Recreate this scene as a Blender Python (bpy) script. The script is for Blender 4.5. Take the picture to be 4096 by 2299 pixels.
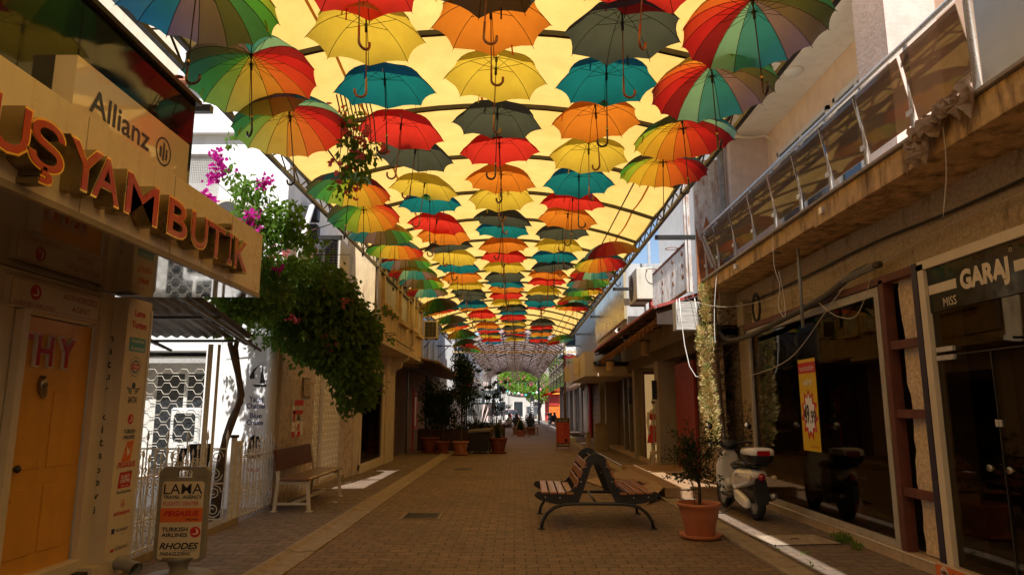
import bpy, math, random
from mathutils import Vector, Matrix
R = math.radians
random.seed(7)
for _o in list(bpy.data.objects): bpy.data.objects.remove(_o)
SC = bpy.context.scene
COL = SC.collection
# ---------------------------------------------------------------- camera, sky, sun, exposure
cd = bpy.data.cameras.new('camera'); cam = bpy.data.objects.new('camera', cd); COL.objects.link(cam)
cd.sensor_width = 36; cd.lens = 24.22; cd.clip_start = 0.05; cd.clip_end = 600
cam.location = (0, 0, 1.6)
cam.rotation_euler = (R(90 + 9.98), 0, R(0.26))
SC.camera = cam
SUN_EL, SUN_AZ = 56.0, 5.0       # sun stands behind the camera, light runs along +Y and a touch to +X
wd = bpy.data.worlds.new('World'); SC.world = wd; wd.use_nodes = True
wn = wd.node_tree.nodes; bg = wn['Background']
sky = wn.new('ShaderNodeTexSky'); sky.sky_type = 'NISHITA'; sky.sun_disc = False
sky.sun_elevation = R(SUN_EL); sky.sun_rotation = R(180 + SUN_AZ)
wd.node_tree.links.new(sky.outputs[0], bg.inputs[0]); bg.inputs[1].default_value = 0.12
sl = bpy.data.lights.new('sun', 'SUN'); sl.energy = 5.0; sl.angle = R(0.55); sl.color = (1.0, 0.965, 0.91)
so = bpy.data.objects.new('sun', sl); COL.objects.link(so)
_d = Vector((math.sin(R(SUN_AZ)) * math.cos(R(SUN_EL)), math.cos(R(SUN_AZ)) * math.cos(R(SUN_EL)), -math.sin(R(SUN_EL))))
so.rotation_euler = _d.to_track_quat('-Z', 'Y').to_euler()
SC.view_settings.view_transform = 'Standard'; SC.view_settings.look = 'None'
SC.view_settings.exposure = 0.42; SC.view_settings.gamma = 1
SC.render.engine = 'CYCLES'
SC.cycles.max_bounces = 10; SC.cycles.diffuse_bounces = 5; SC.cycles.transmission_bounces = 6
SC.cycles.transparent_max_bounces = 12; SC.cycles.glossy_bounces = 4
SC.cycles.use_denoising = True; SC.cycles.sample_clamp_indirect = 6

# ---------------------------------------------------------------- materials
def newmat(name):
    m = bpy.data.materials.new(name); m.use_nodes = True
    nt = m.node_tree; nt.nodes.clear()
    out = nt.nodes.new('ShaderNodeOutputMaterial')
    return m, nt, out
def N(nt, t, **k):
    n = nt.nodes.new(t)
    for a, v in k.items():
        if a.startswith('i_'): n.inputs[a[2:].replace('_', ' ')].default_value = v
        else: setattr(n, a, v)
    return n
def rgba(c): return (c[0], c[1], c[2], 1)
def coords(nt, sc=(1, 1, 1), rot=(0, 0, 0)):
    tc = N(nt, 'ShaderNodeTexCoord'); mp = N(nt, 'ShaderNodeMapping')
    mp.inputs['Scale'].default_value = sc; mp.inputs['Rotation'].default_value = rot
    nt.links.new(tc.outputs['Object'], mp.inputs['Vector']); return mp.outputs[0]
def noise(nt, vec, scale, detail=5, rough=.55):
    n = N(nt, 'ShaderNodeTexNoise'); n.inputs['Scale'].default_value = scale; n.inputs['Detail'].default_value = detail
    n.inputs['Roughness'].default_value = rough; nt.links.new(vec, n.inputs['Vector']); return n.outputs['Fac']
def ramp(nt, fac, stops):
    r = N(nt, 'ShaderNodeValToRGB'); e = r.color_ramp.elements
    while len(e) < len(stops): e.new(0.5)
    for i, (p, c) in enumerate(stops):
        e[i].position = p; e[i].color = rgba(c) if hasattr(c, '__len__') else (c, c, c, 1)
    nt.links.new(fac, r.inputs[0]); return r.outputs['Color']
def mixc(nt, fac, a, b, mode='MIX'):
    n = N(nt, 'ShaderNodeMix', data_type='RGBA', blend_type=mode)
    if isinstance(fac, (int, float)): n.inputs[0].default_value = fac
    else: nt.links.new(fac, n.inputs[0])
    for i, v in ((6, a), (7, b)):
        if isinstance(v, (tuple, list)): n.inputs[i].default_value = rgba(v)
        else: nt.links.new(v, n.inputs[i])
    return n.outputs[2]
def bsdf(nt, out, col, rough=.6, metal=0, spec=.5, coat=0):
    b = N(nt, 'ShaderNodeBsdfPrincipled')
    if isinstance(col, (tuple, list)): b.inputs['Base Color'].default_value = rgba(col)
    else: nt.links.new(col, b.inputs['Base Color'])
    if isinstance(rough, (int, float)): b.inputs['Roughness'].default_value = rough
    else: nt.links.new(rough, b.inputs['Roughness'])
    b.inputs['Metallic'].default_value = metal; b.inputs['Specular IOR Level'].default_value = spec
    b.inputs['Coat Weight'].default_value = coat
    nt.links.new(b.outputs[0], out.inputs[0]); return b
def bump(nt, b, h, strength=.3, dist=.01):
    n = N(nt, 'ShaderNodeBump'); n.inputs['Strength'].default_value = strength; n.inputs['Distance'].default_value = dist
    nt.links.new(h, n.inputs['Height']); nt.links.new(n.outputs[0], b.inputs['Normal'])
MATS = {}
def mat(name, col, rough=.6, var=.12, scale=6, bmp=.0, metal=0, spec=.5, coat=0, stain=None, stain_amt=.5, bs=60, st_sc=(3, 3, .6), bd=.01, thr=.5):
    """painted or plain surface: colour drifts with noise, optional dirt runs, fine bump"""
    if name in MATS: return MATS[name]
    m, nt, out = newmat(name); v = coords(nt)
    lo = tuple(max(0, c * (1 - var)) for c in col); hi = tuple(min(1, c * (1 + var)) for c in col)
    c = ramp(nt, noise(nt, v, scale), [(.3, lo), (.7, hi)])
    if stain:
        v2 = coords(nt, st_sc)
        f = ramp(nt, noise(nt, v2, 2.2, 8, .7), [(thr, 0), (thr + .22, stain_amt)])
        c = mixc(nt, f, c, stain)
    rr = ramp(nt, noise(nt, v, scale * 1.7), [(.3, max(0.02, rough - .08)), (.7, min(1, rough + .08))])
    b = bsdf(nt, out, c, rr, metal, spec, coat)
    if bmp: bump(nt, b, noise(nt, v, bs, 4), bmp, bd)
    MATS[name] = m; return m
def cloth(name, col, trans=.7, rough=.9, fibre=0, tcol=None, vary=0):
    """thin cloth: part of the light goes through"""
    if name in MATS: return MATS[name]
    m, nt, out = newmat(name); v = coords(nt)
    tcol = tcol or col
    d = N(nt, 'ShaderNodeBsdfDiffuse'); t = N(nt, 'ShaderNodeBsdfTranslucent'); mx = N(nt, 'ShaderNodeMixShader')
    def shade(cc):
        f = noise(nt, v, 3 if fibre else 5, 6, .6)
        c = ramp(nt, f, [(.3, tuple(x * .9 for x in cc)), (.7, tuple(min(1, x * 1.06) for x in cc))])
        if vary:
            oi = N(nt, 'ShaderNodeObjectInfo'); c = mixc(nt, ramp(nt, oi.outputs['Random'], [(0, 0), (1, vary)]), c, tuple(x * .55 for x in cc))
        if fibre:
            w = noise(nt, coords(nt, (30, 5, 5), (0, 0, .35)), 3.0, 8, .75)
            c = mixc(nt, ramp(nt, w, [(.54, 0), (.72, fibre)]), c, tuple(x * y for x, y in zip(cc, (.8, .66, .45))))
            c = mixc(nt, ramp(nt, noise(nt, coords(nt, (.6, .35, 1)), 1.6, 6, .65), [(.42, 0), (.72, .6)]), c, tuple(x * y for x, y in zip(cc, (.9, .74, .5))))
        return c
    nt.links.new(shade(col), d.inputs[0]); nt.links.new(shade(tcol), t.inputs[0]); mx.inputs[0].default_value = trans
    nt.links.new(d.outputs[0], mx.inputs[1]); nt.links.new(t.outputs[0], mx.inputs[2]); nt.links.new(mx.outputs[0], out.inputs[0])
    MATS[name] = m; return m
def glass(name, tint=(1, 1, 1), refl=.12, rough=.0, body=0, bodycol=(.1, .08, .06), top=.7):
    if name in MATS: return MATS[name]
    m, nt, out = newmat(name)
    tr = N(nt, 'ShaderNodeBsdfTransparent'); tr.inputs[0].default_value = rgba(tint)
    gl = N(nt, 'ShaderNodeBsdfGlossy'); gl.inputs['Roughness'].default_value = rough
    lw = N(nt, 'ShaderNodeLayerWeight'); lw.inputs[0].default_value = .35
    mp = N(nt, 'ShaderNodeMapRange'); mp.inputs[3].default_value = refl; mp.inputs[4].default_value = min(1, refl + top)
    nt.links.new(lw.outputs['Fresnel'], mp.inputs[0])
    base = tr.outputs[0]
    if body:
        df = N(nt, 'ShaderNodeBsdfDiffuse'); df.inputs[0].default_value = rgba(bodycol)
        m0 = N(nt, 'ShaderNodeMixShader'); m0.inputs[0].default_value = body
        nt.links.new(tr.outputs[0], m0.inputs[1]); nt.links.new(df.outputs[0], m0.inputs[2]); base = m0.outputs[0]
    mx = N(nt, 'ShaderNodeMixShader'); nt.links.new(mp.outputs[0], mx.inputs[0])
    nt.links.new(base, mx.inputs[1]); nt.links.new(gl.outputs[0], mx.inputs[2]); nt.links.new(mx.outputs[0], out.inputs[0])
    MATS[name] = m; return m
def emit(name, col, s=1):
    if name in MATS: return MATS[name]
    m, nt, out = newmat(name); v = coords(nt)
    c = ramp(nt, noise(nt, v, 1.5), [(.3, tuple(x * .85 for x in col)), (.7, col)])
    e = N(nt, 'ShaderNodeEmission'); nt.links.new(c, e.inputs[0]); e.inputs[1].default_value = s
    nt.links.new(e.outputs[0], out.inputs[0]); MATS[name] = m; return m
def wood(name, col, dark=.55, sc=(1, 14, 14), rough=.5, bmp=.15, coat=0):
    if name in MATS: return MATS[name]
    m, nt, out = newmat(name); v = coords(nt, sc)
    g = noise(nt, v, 3.5, 6, .65); g2 = noise(nt, coords(nt), 2.0, 3)
    c = ramp(nt, g, [(.32, tuple(x * dark for x in col)), (.62, col)])
    c = mixc(nt, ramp(nt, g2, [(.35, 0), (.7, .35)]), c, tuple(x * .6 for x in col))
    b = bsdf(nt, out, c, rough, coat=coat); bump(nt, b, g, bmp, .004); MATS[name] = m; return m
def paver(name, c1, c2, mortar, sx=.2, sy=.1, rot=0):
    m, nt, out = newmat(name)
    tc = N(nt, 'ShaderNodeTexCoord')
    sep = N(nt, 'ShaderNodeSeparateXYZ'); nt.links.new(tc.outputs['Object'], sep.inputs[0])
    def M(op, a, b=None, c=None):
        n = N(nt, 'ShaderNodeMath', operation=op)
        for i, q in enumerate((a, b, c)):
            if q is None: continue
            if isinstance(q, (int, float)): n.inputs[i].default_value = q
            else: nt.links.new(q, n.inputs[i])
        return n.outputs[0]
    X, Y = sep.outputs[0], sep.outputs[1]
    jit0 = noise(nt, tc.outputs['Object'], 9, 2)
    # keyed pavers: both joint directions follow a small zigzag
    wy = M('MULTIPLY', M('PINGPONG', X, sx / 2), .42)
    wx = M('MULTIPLY', jit0, .02)
    jit = noise(nt, tc.outputs['Object'], 2.3, 3)
    yy = M('ADD', M('ADD', Y, wy), M('MULTIPLY', jit, .03)); xx = M('ADD', X, wx)
    cb = N(nt, 'ShaderNodeCombineXYZ'); nt.links.new(xx, cb.inputs[0]); nt.links.new(yy, cb.inputs[1])
    br = N(nt, 'ShaderNodeTexBrick'); br.inputs['Scale'].default_value = 1
    br.inputs['Brick Width'].default_value = sx; br.inputs['Row Height'].default_value = sy
    br.inputs['Mortar Size'].default_value = .0065; br.inputs['Mortar Smooth'].default_value = .35; br.inputs['Bias'].default_value = -.1
    br.inputs['Color1'].default_value = rgba(c1); br.inputs['Color2'].default_value = rgba(c2); br.inputs['Mortar'].default_value = rgba(mortar)
    nt.links.new(cb.outputs[0], br.inputs['Vector'])
    big = noise(nt, tc.outputs['Object'], .55, 4); mid = noise(nt, tc.outputs['Object'], 7, 5)
    c = mixc(nt, ramp(nt, big, [(.38, 0), (.68, .45)]), br.outputs['Color'], (.115, .075, .05))
    c = mixc(nt, ramp(nt, mid, [(.45, 0), (.8, .3)]), c, (.09, .075, .06))
    fine = noise(nt, tc.outputs['Object'], 160, 3)
    c = mixc(nt, ramp(nt, fine, [(.55, 0), (.8, .35)]), c, (.33, .3, .26))
    b = bsdf(nt, out, c, ramp(nt, mid, [(.3, .55), (.7, .85)]), spec=.35)
    inv = M('SUBTRACT', 1, br.outputs['Fac'])
    hh = M('ADD', inv, M('MULTIPLY', fine, .15)); bump(nt, b, hh, .55, .006)
    MATS[name] = m; return m

# ---------------------------------------------------------------- mesh builder
OFF = {}
class MB:
    def __init__(s): s.v = []; s.f = []; s.mi = []; s.cur = 0
    def add(s, vs, fs, M=None):
        o = len(s.v)
        s.v += [tuple(M @ Vector(p)) if M else tuple(p) for p in vs]
        s.f += [tuple(i + o for i in f) for f in fs]; s.mi += [s.cur] * len(fs)
        return s
    def box(s, x0, x1, y0, y1, z0, z1, M=None):
        x0, x1 = min(x0, x1), max(x0, x1); y0, y1 = min(y0, y1), max(y0, y1); z0, z1 = min(z0, z1), max(z0, z1)
        v = [(x, y, z) for z in (z0, z1) for y in (y0, y1) for x in (x0, x1)]
        return s.add(v, [(0, 2, 3, 1), (4, 5, 7, 6), (0, 1, 5, 4), (2, 6, 7, 3), (0, 4, 6, 2), (1, 3, 7, 5)], M)
    def bbox(s, x0, x1, y0, y1, z0, z1, b=.01, M=None):
        """box with chamfered edges along every side"""
        x0, x1 = min(x0, x1), max(x0, x1); y0, y1 = min(y0, y1), max(y0, y1); z0, z1 = min(z0, z1), max(z0, z1)
        V = []; idx = {}
        for i, x in enumerate((x0, x1)):
            for j, y in enumerate((y0, y1)):
                for k, z in enumerate((z0, z1)):
                    sx, sy, sz = (1, -1)[i] * b, (1, -1)[j] * b, (1, -1)[k] * b
                    for a, p in enumerate(((x, y + sy, z + sz), (x + sx, y, z + sz), (x + sx, y + sy, z))):
                        idx[i, j, k, a] = len(V); V.append(p)
        g = lambda i, j, k, a: idx[i, j, k, a]
        F = []
        for i in (0, 1): F.append([g(i, 0, 0, 0), g(i, 1, 0, 0), g(i, 1, 1, 0), g(i, 0, 1, 0)])
        for j in (0, 1): F.append([g(0, j, 0, 1), g(1, j, 0, 1), g(1, j, 1, 1), g(0, j, 1, 1)])
        for k in (0, 1): F.append([g(0, 0, k, 2), g(1, 0, k, 2), g(1, 1, k, 2), g(0, 1, k, 2)])
        for i in (0, 1):
            for j in (0, 1): F.append([g(i, j, 0, 0), g(i, j, 0, 1), g(i, j, 1, 1), g(i, j, 1, 0)])
            for k in (0, 1): F.append([g(i, 0, k, 0), g(i, 0, k, 2), g(i, 1, k, 2), g(i, 1, k, 0)])
        for j in (0, 1):
            for k in (0, 1): F.append([g(0, j, k, 1), g(0, j, k, 2), g(1, j, k, 2), g(1, j, k, 1)])
        for i in (0, 1):
            for j in (0, 1):
                for k in (0, 1): F.append([g(i, j, k, 0), g(i, j, k, 1), g(i, j, k, 2)])
        c = Vector(((x0 + x1) / 2, (y0 + y1) / 2, (z0 + z1) / 2)); out = []
        for f in F:
            p = [Vector(V[q]) for q in f]; n = (p[1] - p[0]).cross(p[2] - p[0]); m = sum(p, Vector()) / len(p)
            out.append(tuple(f) if n.dot(m - c) > 0 else tuple(reversed(f)))
        return s.add(V, out, M)
    def tube(s, p, q, r=.02, n=8, r2=None, cap=True):
        return s.path([p, q], [r, r if r2 is None else r2], n, cap)
    def path(s, pts, r=.02, n=8, cap=True, closed=False, sq=False):
        pts = [Vector(p) for p in pts]; rs = r if hasattr(r, '__len__') else [r] * len(pts)
        V = []; F = []; m = len(pts); prev = None
        for i, p in enumerate(pts):
            if closed: t = pts[(i + 1) % m] - pts[i - 1]
            else: t = (pts[min(i + 1, m - 1)] - pts[max(i - 1, 0)])
            if t.length < 1e-9: t = Vector((0, 0, 1))
            t.normalize()
            if prev is None:
                a = Vector((0, 0, 1)) if abs(t.z) < .9 else Vector((1, 0, 0))
                u = t.cross(a).normalized()
            else:
                u = prev - t * prev.dot(t); u = u.normalized() if u.length > 1e-6 else t.orthogonal().normalized()
            prev = u; w = t.cross(u)
            for k in range(n):
                a = 2 * math.pi * k / n + (math.pi / 4 if sq else 0)
                V.append(p + (u * math.cos(a) + w * math.sin(a)) * rs[i])
        L = m if closed else m - 1
        for i in range(L):
            j = (i + 1) % m
            for k in range(n): F.append((i * n + k, i * n + (k + 1) % n, j * n + (k + 1) % n, j * n + k))
        if cap and not closed:
            F.append(tuple(reversed(range(n)))); F.append(tuple((m - 1) * n + k for k in range(n)))
        return s.add(V, F)
    def bar(s, p, q, w=.04, n=4):
        return s.path([p, q], w * .7071, 4, sq=True)
    def lathe(s, prof, c=(0, 0, 0), n=24, M=None, caps=True):
        V = [(c[0] + r * math.cos(2 * math.pi * k / n), c[1] + r * math.sin(2 * math.pi * k / n), c[2] + z) for r, z in prof for k in range(n)]
        F = [(i * n + k, i * n + (k + 1) % n, (i + 1) * n + (k + 1) % n, (i + 1) * n + k) for i in range(len(prof) - 1) for k in range(n)]
        if caps:
            F.append(tuple(reversed(range(n)))); F.append(tuple((len(prof) - 1) * n + k for k in range(n)))
        return s.add(V, F, M)
    def prism(s, pts, O, U, V, Nn, d):
        """outline pts (u,v) extruded from O along Nn by d"""
        O, U, V, Nn = map(Vector, (O, U, V, Nn)); n = len(pts)
        a = [O + U * p[0] + V * p[1] for p in pts]; b = [p + Nn * d for p in a]
        return s.add(a + b, [tuple(reversed(range(n))), tuple(range(n, 2 * n))] + [(i, (i + 1) % n, n + (i + 1) % n, n + i) for i in range(n)])
    def plate(s, pts, O, U, V, Nn, off=.002):
        O, U, V, Nn = map(Vector, (O, U, V, Nn))
        return s.add([O + U * p[0] + V * p[1] + Nn * off for p in pts], [tuple(range(len(pts)))])
    def quad(s, a, b, c, d): return s.add([a, b, c, d], [(0, 1, 2, 3)])
    def loft(s, rings, cap=True):
        n = len(rings[0]); V = [p for r in rings for p in r]
        F = [(i * n + k, i * n + (k + 1) % n, (i + 1) * n + (k + 1) % n, (i + 1) * n + k) for i in range(len(rings) - 1) for k in range(n)]
        if cap: F.append(tuple(reversed(range(n)))); F.append(tuple((len(rings) - 1) * n + k for k in range(n)))
        return s.add(V, F)
    def build(s, name, mats, parent=None, smooth=False, local=False, bev=0, solid=0):
        off = Vector(OFF.get(parent.name, (0, 0, 0))) if (parent and not local) else Vector((0, 0, 0))
        me = bpy.data.meshes.new(name)
        me.from_pydata([tuple(Vector(v) - off) for v in s.v], [], s.f)
        if not isinstance(mats, (list, tuple)): mats = [mats]
        for m in mats: me.materials.append(m)
        if len(mats) > 1: me.polygons.foreach_set('material_index', s.mi)
        if smooth: me.polygons.foreach_set('use_smooth', [True] * len(me.polygons))
        me.update()
        o = bpy.data.objects.new(name, me); COL.objects.link(o)
        if parent: o.parent = parent; OFF[o.name] = tuple(off)
        if smooth == 'a':
            md = o.modifiers.new('n', 'WEIGHTED_NORMAL')
        if bev:
            md = o.modifiers.new('bevel', 'BEVEL'); md.width = bev; md.segments = 2; md.limit_method = 'ANGLE'
        if solid:
            md = o.modifiers.new('solid', 'SOLIDIFY'); md.thickness = solid
        return o
def tag(o, label, cat, group=None, kind=None):
    if label: o['label'] = label
    if cat: o['category'] = cat
    if group: o['group'] = group
    if kind: o['kind'] = kind
    return o
def thing(name, label, cat, loc=(0, 0, 0), rz=0, group=None):
    o = bpy.data.objects.new(name, None); COL.objects.link(o); o.empty_display_size = .1
    o.location = loc; o.rotation_euler = (0, 0, rz); OFF[o.name] = tuple(loc)
    return tag(o, label, cat, group)
def single(mb, name, mats, label, cat, group=None, kind=None, **k):
    return tag(mb.build(name, mats, None, **k), label, cat, group, kind)
def struct(mb, name, mats, **k):
    o = mb.build(name, mats, None, **k); o['kind'] = 'structure'; return o
def copy_tree(o, parent=None):
    c = o.copy(); COL.objects.link(c); c.parent = parent
    for ch in o.children: copy_tree(ch, c)
    return c
# frames for flat things on walls: left wall faces +X, right wall faces -X, F faces the camera
FL = (Vector((0, 1, 0)), Vector((0, 0, 1)), Vector((1, 0, 0)))
FR = (Vector((0, -1, 0)), Vector((0, 0, 1)), Vector((-1, 0, 0)))
FF = (Vector((1, 0, 0)), Vector((0, 0, 1)), Vector((0, -1, 0)))
def text_mesh(s, bold=0, ital=0, ext=0, spacing=1, res=3, bevel=0):
    if 'M' in s: bold = min(bold, .002)
    c = bpy.data.curves.new('t', 'FONT'); c.body = s; c.offset = bold; c.shear = ital; c.extrude = ext; c.resolution_u = res
    c.align_x = 'CENTER'; c.space_character = spacing; c.space_line = .9; c.bevel_depth = bevel
    o = bpy.data.objects.new('t', c); COL.objects.link(o)
    dg = bpy.context.evaluated_depsgraph_get(); me = bpy.data.meshes.new_from_object(o.evaluated_get(dg))
    v = [tuple(x.co) for x in me.vertices]; f = [tuple(p.vertices) for p in me.polygons]
    bpy.data.objects.remove(o); bpy.data.curves.remove(c); bpy.data.meshes.remove(me)
    return v, f
def put_text(mb, s, O, fr, w=None, h=None, bold=.01, ital=0, ext=0, spacing=1, off=.003, anchor='c', res=3):
    """text scaled to w x h metres, centred on O in frame fr, written into mb"""
    v, f = text_mesh(s, bold, ital, 0, spacing, res)
    if not v: return mb
    xs = [p[0] for p in v]; ys = [p[1] for p in v]
    cx, cy = (min(xs) + max(xs)) / 2, (min(ys) + max(ys)) / 2; W, H = max(xs) - min(xs), max(ys) - min(ys)
    kx = (w / W) if w else h / H; ky = (h / H) if h else kx
    U, V, Nn = fr; O = Vector(O)
    P = [O + U * ((p[0] - cx) * kx) + V * ((p[1] - cy) * ky) + Nn * off for p in v]
    if ext:
        n = len(P); edges = {}
        for q in f:
            for i in range(len(q)):
                e = (q[i], q[(i + 1) % len(q)]); edges[e] = 1
        side = [(b, a, a + n, b + n) for (a, b) in edges if (b, a) not in edges]
        P2 = [p + Nn * ext for p in P]
        mb.add(P + P2, [tuple(i + n for i in q) for q in f] + side)
    else: mb.add(P, f)
    return mb
# ---------------------------------------------------------------- shared materials
cream = mat('cream_paint', (.70, .60, .43), .45, .06, 3, stain=(.45, .33, .2), stain_amt=.25)
plaster_w = mat('white_plaster', (.88, .87, .85), .9, .05, 4, .25, bs=90, stain=(.55, .52, .47), stain_amt=.3)
plaster_y = mat('yellow_plaster', (.62, .47, .27), .9, .1, 3, .15, stain=(.25, .15, .07), stain_amt=.7, st_sc=(4, 4, .5), thr=.48)
plaster_b = mat('beige_plaster', (.60, .50, .36), .85, .1, 3, .15, stain=(.3, .2, .12), stain_amt=.45)
plaster_g = mat('grey_plaster', (.50, .50, .50), .9, .1, 3, .1, stain=(.2, .19, .18), stain_amt=.5)
rough_y = mat('rough_render', (.55, .42, .25), .95, .22, 26, 1.0, bs=38, bd=.03, stain=(.08, .035, .012), stain_amt=.9, st_sc=(2.2, 2.2, .8), thr=.55)
peach = mat('peach_plaster', (.85, .63, .46), .85, .07, 3, .12, stain=(.5, .33, .24), stain_amt=.35)
pink_p = mat('pink_plaster', (.66, .52, .46), .9, .1, 5, .5, bs=22, stain=(.42, .31, .26), stain_amt=.3)
ceil_w = mat('cream_ceiling', (.9, .86, .76), .9, .05, 2, .05, stain=(.45, .38, .28), stain_amt=.3)
slab_y = mat('stained_slab', (.66, .44, .2), .85, .2, 6, .4, stain=(.09, .035, .01), stain_amt=1, st_sc=(2.2, 2.2, .6), thr=.47)
marble = mat('beige_marble', (.58, .47, .34), .3, .12, 5, 0, stain=(.38, .24, .14), stain_amt=.35, st_sc=(4, 4, 4))
blackm = mat('black_metal', (.03, .03, .028), .35, .2, 8, spec=.5)
darkm = mat('dark_steel', (.045, .04, .032), .45, .25, 6, spec=.5, stain=(.13, .06, .025), stain_amt=.35)
steel = mat('brushed_steel', (.72, .71, .69), .32, .06, 20, metal=.55)
chrome = mat('chrome', (.8, .8, .8), .08, .02, 20, metal=1)
rust = mat('rusty_metal', (.30, .12, .05), .8, .45, 5, .3, stain=(.5, .3, .18), stain_amt=.5)
rust_w = mat('rusting_white_paint', (.66, .62, .58), .7, .08, 4, .15, stain=(.32, .12, .04), stain_amt=.95, st_sc=(4, 4, 1.1), thr=.45)
red_iron = mat('red_oxide_iron', (.13, .035, .02), .6, .25, 5, .1, stain=(.08, .04, .03), stain_amt=.6)
white_m = mat('white_painted_metal', (.74, .72, .68), .4, .05, 5, stain=(.4, .28, .16), stain_amt=.3)
white_p = mat('white_plastic', (.78, .77, .74), .35, .04, 3)
grey_p = mat('grey_plastic', (.28, .28, .26), .45, .08, 5)
black_p = mat('black_plastic', (.02, .02, .02), .45, .2, 8)
rubber = mat('rubber', (.025, .024, .023), .8, .2, 12, .2, bs=120)
terra = mat('terracotta', (.50, .16, .06), .6, .12, 5, .05, stain=(.3, .1, .05), stain_amt=.4)
terra_d = mat('dark_terracotta', (.24, .06, .022), .7, .15, 5, .05)
terra2 = mat('old_terracotta', (.42, .15, .07), .75, .25, 6, .1, stain=(.6, .45, .3), stain_amt=.5)
soil = mat('soil', (.05, .035, .025), .95, .4, 20, .8, bs=60)
blk = mat('black_ink', (.015, .015, .018), .5, .1, 5)
navy = mat('navy_ink', (.02, .035, .15), .5, .1, 5)
redi = mat('red_ink', (.55, .02, .025), .45, .08, 5)
redd = mat('deep_red_acrylic', (.42, .008, .008), .22, .06, 3, coat=.25)
orangei = mat('orange_ink', (.75, .17, .03), .45, .06, 5)
teali = mat('teal_ink', (.07, .33, .36), .45, .06, 5)
whitei = mat('white_ink', (.82, .8, .76), .5, .03, 5)
goldm = mat('gold_trim', (.72, .47, .16), .16, .1, 4, metal=1)
bronze = mat('bronze_side', (.30, .23, .12), .3, .1, 4, metal=.8)
dglass = mat('dark_reflective_glass', (.008, .01, .016), .05, .1, 2, spec=.35)
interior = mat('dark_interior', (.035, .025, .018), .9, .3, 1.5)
pane = glass('shop_pane', (.5, .45, .38), .025, top=.3)
window_m = mat('window_glass_dark', (.03, .035, .04), .08, .3, 1.5, spec=.8)
bark = mat('bark', (.10, .06, .035), .95, .4, 14, .8, bs=40, bd=.02)
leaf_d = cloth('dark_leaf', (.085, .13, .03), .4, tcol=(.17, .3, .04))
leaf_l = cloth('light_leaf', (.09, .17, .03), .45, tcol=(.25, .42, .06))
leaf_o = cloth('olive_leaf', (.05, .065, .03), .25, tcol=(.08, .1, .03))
leaf_s = cloth('shaded_leaf', (.028, .05, .016), .25, tcol=(.05, .09, .02))  # leaf colour darkened to stand in for shade in mid-street
dry = cloth('dry_conifer', (.72, .56, .26), .15, tcol=(.6, .45, .2))
dryg = cloth('green_conifer', (.30, .38, .12), .2, tcol=(.4, .5, .12))
drydk = cloth('dead_conifer_twigs', (.07, .045, .025), .1)
magenta = cloth('magenta_bract', (.62, .03, .36), .5, tcol=(.75, .06, .45))
coral = cloth('coral_bract', (.62, .12, .16), .5, tcol=(.75, .2, .2))
darkcloth = mat('black_cloth', (.014, .014, .016), .95, .3, 6, .3, bs=40)

# ---------------------------------------------------------------- ground
pave_m = paver('street_pavers', (.27, .17, .095), (.185, .125, .072), (.022, .015, .01), .24, .15)
side_m = paver('pavement_pavers', (.25, .175, .12), (.18, .135, .1), (.024, .018, .013), .26, .17, 0)
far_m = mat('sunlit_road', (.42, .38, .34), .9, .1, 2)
gm = mat('earth', (.16, .14, .11), .95, .2, .5)
MB().add([(-300, -200, -.06), (300, -200, -.06), (300, 500, -.06), (-300, 500, -.06)], [(0, 1, 2, 3)])
g = MB(); g.quad((-300, -200, -.06), (300, -200, -.06), (300, 500, -.06), (-300, 500, -.06)); struct(g, 'ground', gm)
g = MB(); g.quad((-2.27, -12, 0), (2.62, -12, 0), (2.62, 84, 0), (-2.27, 84, 0)); struct(g, 'street', pave_m)
kerb_m = mat('kerb_concrete', (.34, .26, .17), .85, .14, 7, .35, bs=70, stain=(.14, .09, .05), stain_amt=.5, st_sc=(3, 3, 3))
def channel(name, x0, x1, y0, y1, seed):
    """shallow concrete drain of short cast blocks, a lip on each side"""
    rr = random.Random(seed); m = MB(); y = y0; w = x1 - x0
    while y < y1:
        L = rr.uniform(.42, .5); e = min(y + L - .008, y1); dz = rr.uniform(-.004, .004); dx = rr.uniform(-.004, .004)
        P = [(0, 0), (0, .035), (.05, .04), (.10, .012), (w * .55, -.012 + .02), (w - .04, .02), (w, .012), (w, 0)]
        a = [(x0 + p[0] + dx, y, p[1] + dz + .002) for p in P]; b = [(q[0], e, q[2]) for q in a]
        m.loft([a, b]); y += L
    return struct(m, name, kerb_m)
channel('kerb', -2.62, -2.27, -6, 40, 1)
channel('kerb', 2.62, 2.95, -6, 60, 2)
g = MB(); g.box(-4.6, -2.62, -12, 60, -.05, .022); struct(g, 'pavement', side_m)
g = MB(); g.box(2.95, 4.8, -12, 60, -.05, .018); struct(g, 'pavement', side_m)
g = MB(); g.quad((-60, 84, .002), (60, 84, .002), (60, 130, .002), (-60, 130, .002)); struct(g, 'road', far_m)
# courtyard floor
g = MB(); g.box(-10, -4.6, 7, 11.6, -.05, .01); struct(g, 'courtyard_floor', kerb_m)
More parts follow.
